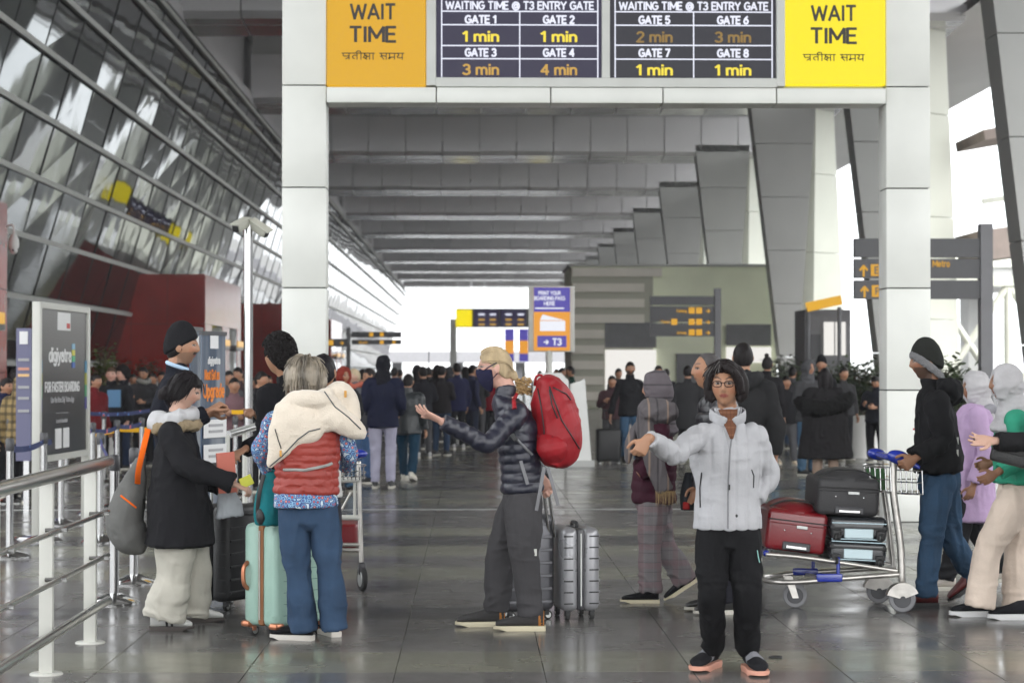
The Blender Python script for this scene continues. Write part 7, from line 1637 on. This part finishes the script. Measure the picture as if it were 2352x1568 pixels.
part('deck', MB().quad8([at(1762, 1274, ya + .05), at(2056, 1312, ya + .03), at(2046, 1300, yb - .03), at(1776, 1265, yb - .03), at(1762, 1270, ya + .05), at(2056, 1308, ya + .03), at(2046, 1296, yb - .03), at(1776, 1261, yb - .03)]), M['dull_metal'], tr)
part('bracket', MB().box(at(1905, 1326, ya - .01), (.17, .03, .055), bev=.012), M['blue_plastic'], tr, smooth=40); part('bracket', MB().box(at(1850, 1312, yb - .02), (.17, .03, .05), bev=.012), M['blue_plastic'], tr, smooth=40)
def ell(nm, x, y, Y, rx, rz_, ry, tilt=0):
    e_ = MB(); e_.ball((0, 0, 0), (rx, ry, rz_), 20, 12); q = Matrix.Rotation(tilt, 3, 'Y'); c = at(x, y, Y); return part(nm, MB().add([q @ Vector(v) + c for v in e_.v], e_.f), M['blue_plastic'], tr, smooth=70)
ell('handle_pad', 2015, 1043, 13.5, .068, .040, .05, R(12)); ell('handle_pad', 2064, 1050, 13.05, .078, .046, .05, R(14)); part('handle_bar', MB().add(*tube([at(2010, 1042, 13.5), at(2045, 1050, 13.25), at(2080, 1056, 13.05), at(2112, 1074, 13.0)], [.02, .024, .03, .012], n=12)), M['blue_plastic'], tr, smooth=60)
wr_ = MB()
for x0, x1, y0, y1 in ((1986, 2045, 1070, 1126), (2056, 2118, 1078, 1132)):
    for yy in (y0, (y0 + y1) / 2, y1): wr_.tube([at(x0, yy, 13.3), at(x1, yy + 3, 13.1), at(x1 - 4, yy - 4, 13.5), at(x0 + 6, yy - 5, 13.6)], .004, n=6, step=.05, closed=True)
    for i in range(6): x = x0 + (x1 - x0) * i / 5; wr_.cyl(at(x, y0 + i * .5, 13.3 - .04 * i), at(x + 2, y1 + i * .5, 13.3 - .04 * i), .0045, n=6)
part('wire_basket', wr_, M['chrome'], tr); part('basket_plate', MB().box(at(2012, 1100, 13.45), (.13, .006, .14)), mat('green_card', (.03, .12, .03), .5), tr)
AX = (0.12, 1, 0)
for x, y, Y, r_, cov in ((1826, 1376, 13.35, .080, 0), (2072, 1374, 13.08, .086, 1), (2018, 1358, 13.6, .082, 1)):
    c = at(x, y, Y); c.z = r_; wheel(c, AX, r_, .035, tr, M['tyre'], M['dark_grey'])
    if cov:
        mb = MB(); n_ = 12
        for i in range(n_):
            a, b_ = math.pi * (.12 + .80 * i / n_), math.pi * (.12 + .80 * (i + 1) / n_)
            f_ = lambda a, rr_, dy: c + Vector((rr_ * math.cos(a), dy, rr_ * math.sin(a)))
            mb.quad8([f_(a, .02, -.03), f_(a, .105, -.034), f_(b_, .105, -.034), f_(b_, .02, -.03), f_(a, .02, .03), f_(a, .105, .034), f_(b_, .105, .034), f_(b_, .02, .03)])
        part('fender', mb, M['worn_steel'], tr)
    else:
        for dy in (-.03, .03): part('fork', MB().quad8([(c.x - .02, c.y + dy, c.z - .015), (c.x + .02, c.y + dy, c.z - .015), (c.x + .02, c.y + dy + .004, c.z - .015), (c.x - .02, c.y + dy + .004, c.z - .015), (c.x - .075, c.y + dy, c.z + .125), (c.x - .02, c.y + dy, c.z + .125), (c.x - .02, c.y + dy + .004, c.z + .125), (c.x - .075, c.y + dy + .004, c.z + .125)]), M['worn_steel'], tr)
def cart_bag(x0, x1, y0, y1, Y, dep, tilt, m, label, kind):
    c = at((x0 + x1) / 2, (y0 + y1) / 2, Y); w = (x1 - x0) * Y / FPX; h = (y1 - y0) * Y / FPX; r = empty('suitcase', tuple(c), label, 'suitcase', 'suitcases stacked on the trolley'); q = Matrix.Rotation(R(tilt), 3, 'Y'); T = lambda x, y, z: c + q @ Vector((x * w, y, z * h))
    if kind != 'soft': m = M['dk_shell2']
    body = MB().box(T(0, dep / 2, 0), (w, dep, h), rot=q, bev=.035); part('shell', body, m, r, smooth=40)
    if kind == 'soft':
        part('crown', MB().add(*[(lambda e: ([q @ Vector(v) + T(0, dep / 2, .40) for v in e.v], e.f))(MB().ball((0, 0, 0), (w * .48, dep * .5, h * .36), 22, 12))][0]), m, r, smooth=70)
        part('top_zip', MB().tube([T(-.46, dep * .15, .52), T(-.2, dep * .12, .70), T(.2, dep * .12, .70), T(.46, dep * .15, .52)], .006), M['black'], r, smooth=60)
        for z in (.16, .24): part('piping', MB().box(T(0, -.004, z), (w * .96, .012, .007), rot=q, bev=.003), M['black'] if z > .2 else m, r)
        part('handle_recess', MB().box(T(.02, -.006, -.36), (w * .46, .02, h * .2), rot=q, bev=.008), M['dark_grey'], r); part('pull_handle', MB().box(T(.02, -.018, -.38), (w * .34, .012, h * .09), rot=q, bev=.005), M['chrome'], r)
        for x in (-.2, .24): part('rivet', MB().ball(T(x, -.003, .0), .006, 8, 6), M['chrome'], r)
        part('label_plate', MB().box(T(.08, -.004, .12), (w * .18, .008, h * .1), rot=q, bev=.003), M['dull_metal'], r)
    else:
        part('zip_band', MB().box(T(0, dep / 2, .0 if kind == 'hard' else .2), (w * 1.004, dep * 1.01, h * .3), rot=q, bev=.02), M['black'], r, smooth=40)
        part('handle_recess', MB().box(T(0, -.005, -.22 if kind == 'hard' else -.05), (w * .5, .014, h * .42), rot=q, bev=.006), M['ice_plate'], r)
        for x in (-.38, .38):
            part('wheel_well', MB().box(T(x, -.005, -.28), (w * .16, .02, h * .42), rot=q, bev=.01), M['black'], r); wheel(T(x, -.03, -.36), q @ Vector((1, 0, 0)), .024, .02, r)
        for z in (.22, -.46) if kind == 'hard' else (.46, -.3): part('rim_strip', MB().box(T(0, -.004, z), (w * .94, .008, .006), rot=q), M['ice'], r)
    return r
M['red_case'] = mat('red_case', (.17, .003, .008), .28, bump=.12, scale=90, var=.12, coat=.3); M['black_case'] = mat('black_case', (.035, .034, .036), .6, bump=.3, scale=120, var=.1)
M['dk_shell2'] = mat('black_shell', (.02, .022, .025), .25, coat=.3); M['ice'] = mat('ice_shell', (.38, .50, .55), .22, .3); M['ice_plate'] = mat('ice_plate', (.5, .62, .66), .3, .2)
cart_bag(1760, 1900, 1172, 1268, 13.15, .5, 7, M['red_case'], 'deep red suitcase lying at the front of the trolley', 'soft')
cart_bag(1876, 2022, 1098, 1184, 13.12, .5, 3, M['black_case'], 'charcoal soft suitcase on top of the trolley stack', 'soft')
cart_bag(1906, 2040, 1186, 1240, 13.15, .45, 2, M['ice'], 'ice blue and black suitcase in the middle of the trolley stack', 'hard')
cart_bag(1904, 2038, 1242, 1296, 13.15, .45, 3, M['ice'], 'ice blue suitcase with a bright plate at the bottom of the trolley stack', 'low')
# second trolley behind the woman in the vest
t2 = empty('luggage_trolley', tuple(gp(815, 1345).xy) + (0,), 'second luggage trolley seen end on behind the woman in the vest', 'trolley'); Y_ = 14.4
tq = lambda nm, pts, r_, m='worn_steel': part(nm, MB().tube(pts, r_, n=12, step=.03), M[m], t2, smooth=60)
tq('upright', [at(824, 1060, Y_), at(826, 1150, Y_), at(830, 1290, Y_)], .016); tq('upright', [at(700, 1060, Y_), at(698, 1150, Y_), at(694, 1290, Y_)], .016)
for y in (1102, 1188, 1250, 1262): tq('crossbar', [at(698, y, Y_), at(828, y, Y_)], .014 if y > 1200 else .02, 'worn_steel' if y > 1200 else 'white_paint')
tq('inner_post', [at(815, 1105, Y_), at(815, 1186, Y_)], .012, 'white_paint'); tq('brace', [at(782, 1175, Y_), at(806, 1130, Y_)], .008)
c = at(820, 1042, Y_ - .05); part('handle_pad', MB().add([v for v in MB().ball(c, (.075, .05, .035), 18, 10).v], MB().ball(c, (.075, .05, .035), 18, 10).f), M['blue_plastic'], t2, smooth=70); part('handle_bar', MB().cyl(at(700, 1045, Y_), at(830, 1045, Y_), .018, n=12), M['blue_plastic'], t2, smooth=40)
wr_ = MB()
for y in (1072, 1088, 1100): wr_.tube([at(790, y, Y_), at(836, y - 2, Y_ - .02), at(834, y - 6, Y_ - .2), at(792, y - 5, Y_ - .2)], .004, n=6, step=.05, closed=True)
for i in range(6): wr_.cyl(at(790 + i * 9, 1072, Y_ - .2), at(790 + i * 9, 1102, Y_ - .2), .004, n=6)
part('wire_basket', wr_, M['chrome'], t2)
for x in (832, 694): c = at(x, 1310, Y_ + .02); c.z = .085; wheel(c, (1, .35, 0), .085, .035, t2, M['rubber'], M['dull_metal']); part('fork', MB().box(c + Vector((0, 0, .07)), (.055, .05, .09), bev=.015), M['dark_grey'], t2, smooth=40)
tag(link('red_case', MB().box((0, 0, 0), (.34, .4, .17), bev=.02).mesh('red_case', M['red_case']), None, at(770, 1226, Y_ + .3)), 'small red case lying low on the second trolley', 'suitcase')

# ================================================================== PLANTS
def frond_plant(x, Y, h, n, lab, m='leaf', z0=0.0, spread=.5, pot=True, seed=0, cat='plant', group=None):
    q = at(x, 849, Y); r = empty('planter_shrub', (q.x, Y, 0), lab, cat, group); rr = random.Random(seed); mb = MB()
    for i in range(n):
        a = rr.uniform(0, 6.283); L_ = h * rr.uniform(.45, 1.0); b0 = Vector((q.x + rr.uniform(-.3, .3) * spread, Y + rr.uniform(-.3, .3) * spread, z0 + h * rr.uniform(0, .45))); out = Vector((math.cos(a), math.sin(a), 0)) * spread * rr.uniform(.3, 1)
        p = [b0, b0 + out * .4 + Vector((0, 0, L_ * .35)), b0 + out * .9 + Vector((0, 0, L_ * .5))]; sd_ = Vector((-math.sin(a), math.cos(a), 0))
        for j in range(6):
            t = j / 6; c = p[0].lerp(p[1], min(1, t * 2)) if t < .5 else p[1].lerp(p[2], t * 2 - 1); w = .035 + .05 * h * .5 * rr.random()
            d = (sd_ * rr.choice((-1, 1)) + Vector((rr.uniform(-.4, .4), rr.uniform(-.4, .4), rr.uniform(-.3, .7)))).normalized() * w * 2.2; e_ = Vector((d.y, -d.x, rr.uniform(-.5, .5) * w)) * .35
            mb.add([c, c + d * .5 + e_, c + d, c + d * .5 - e_], [(0, 1, 2, 3)])
    o = part('foliage', mb, M[m], r)
    st_ = MB()
    for i in range(5): a = i * 1.3; st_.cyl((q.x, Y, z0), (q.x + .25 * spread * math.cos(a), Y + .25 * spread * math.sin(a), z0 + h * .7), .02, .008, n=6)
    part('stem', st_, M['bark'], r)
    if pot: part('pot', MB().lathe((q.x, Y, 0), [(.22, 0), (.32, z0 + .02), (.34, z0 + .05), (.28, z0 + .05)], n=18), M['white_plastic'], r, smooth=40)
PG = 'potted plants along the columns'
for i, (x, Y, h, n, m, z0, sp, lab) in enumerate(((1830, 44, 1.35, 150, 'leaf', .6, .7, 'dark bushy plant beside the grey hoodie man'), (1925, 38, 1.2, 260, 'leaf', .7, .85, 'large dark bush behind the fur hooded woman'), (1985, 36, 1.25, 260, 'leaf', .7, .8, 'dense dark plant left of the right gantry pillar'), (1870, 41, 1.1, 160, 'leaf', .6, .7, 'dark shrub behind the capped man'),
        (2160, 26, 1.15, 200, 'leaf', .75, .45, 'feathery green plant between the right pillar and the beanie man'), (2205, 27, .95, 230, 'leaf', .75, .55, 'spreading green plant above the lilac woman'), (2190, 24, .9, 140, 'leaf_light', .35, .4, 'lighter green plant low behind the black hoodie'), (1800, 50, 1.5, 120, 'leaf', .7, .6, 'pale green plant by the topknot woman'),
        (236, 36, .95, 70, 'leaf_light', 1.2, .3, 'tall light green spiky plant at the maroon wall'), (268, 40, .7, 60, 'leaf', 1.2, .5, 'low dark plant at the foot of the glass wall'), (330, 44, .8, 60, 'leaf', 1.1, .5, 'dark leafy plant in front of the maroon gate house'))):
    frond_plant(x, Y, h, n, lab, m, z0, sp, seed=i + 3, group=PG)
wl_ = tag(link('wall_planter', MB().box((-9.7, 50, .6), (1.0, 26, 1.2)).mesh('wall_planter', M['dark_grey'])), 'long dark planter wall at the foot of the glass facade', 'planter')
# ================================================================== HAZE
hz = MB(); hz.box((70, 175, 14), (500, 380, 30.4))
mh = bpy.data.materials.new('haze'); mh.use_nodes = True; nn_ = mh.node_tree.nodes; nn_.clear(); pv = nn_.new('ShaderNodeVolumePrincipled'); oo = nn_.new('ShaderNodeOutputMaterial')
pv.inputs['Color'].default_value = (.95, .96, 1, 1); pv.inputs['Density'].default_value = .0007; pv.inputs['Anisotropy'].default_value = .2; mh.node_tree.links.new(pv.outputs[0], oo.inputs['Volume'])
tag(link('haze', hz.mesh('haze', mh)), kind='stuff')
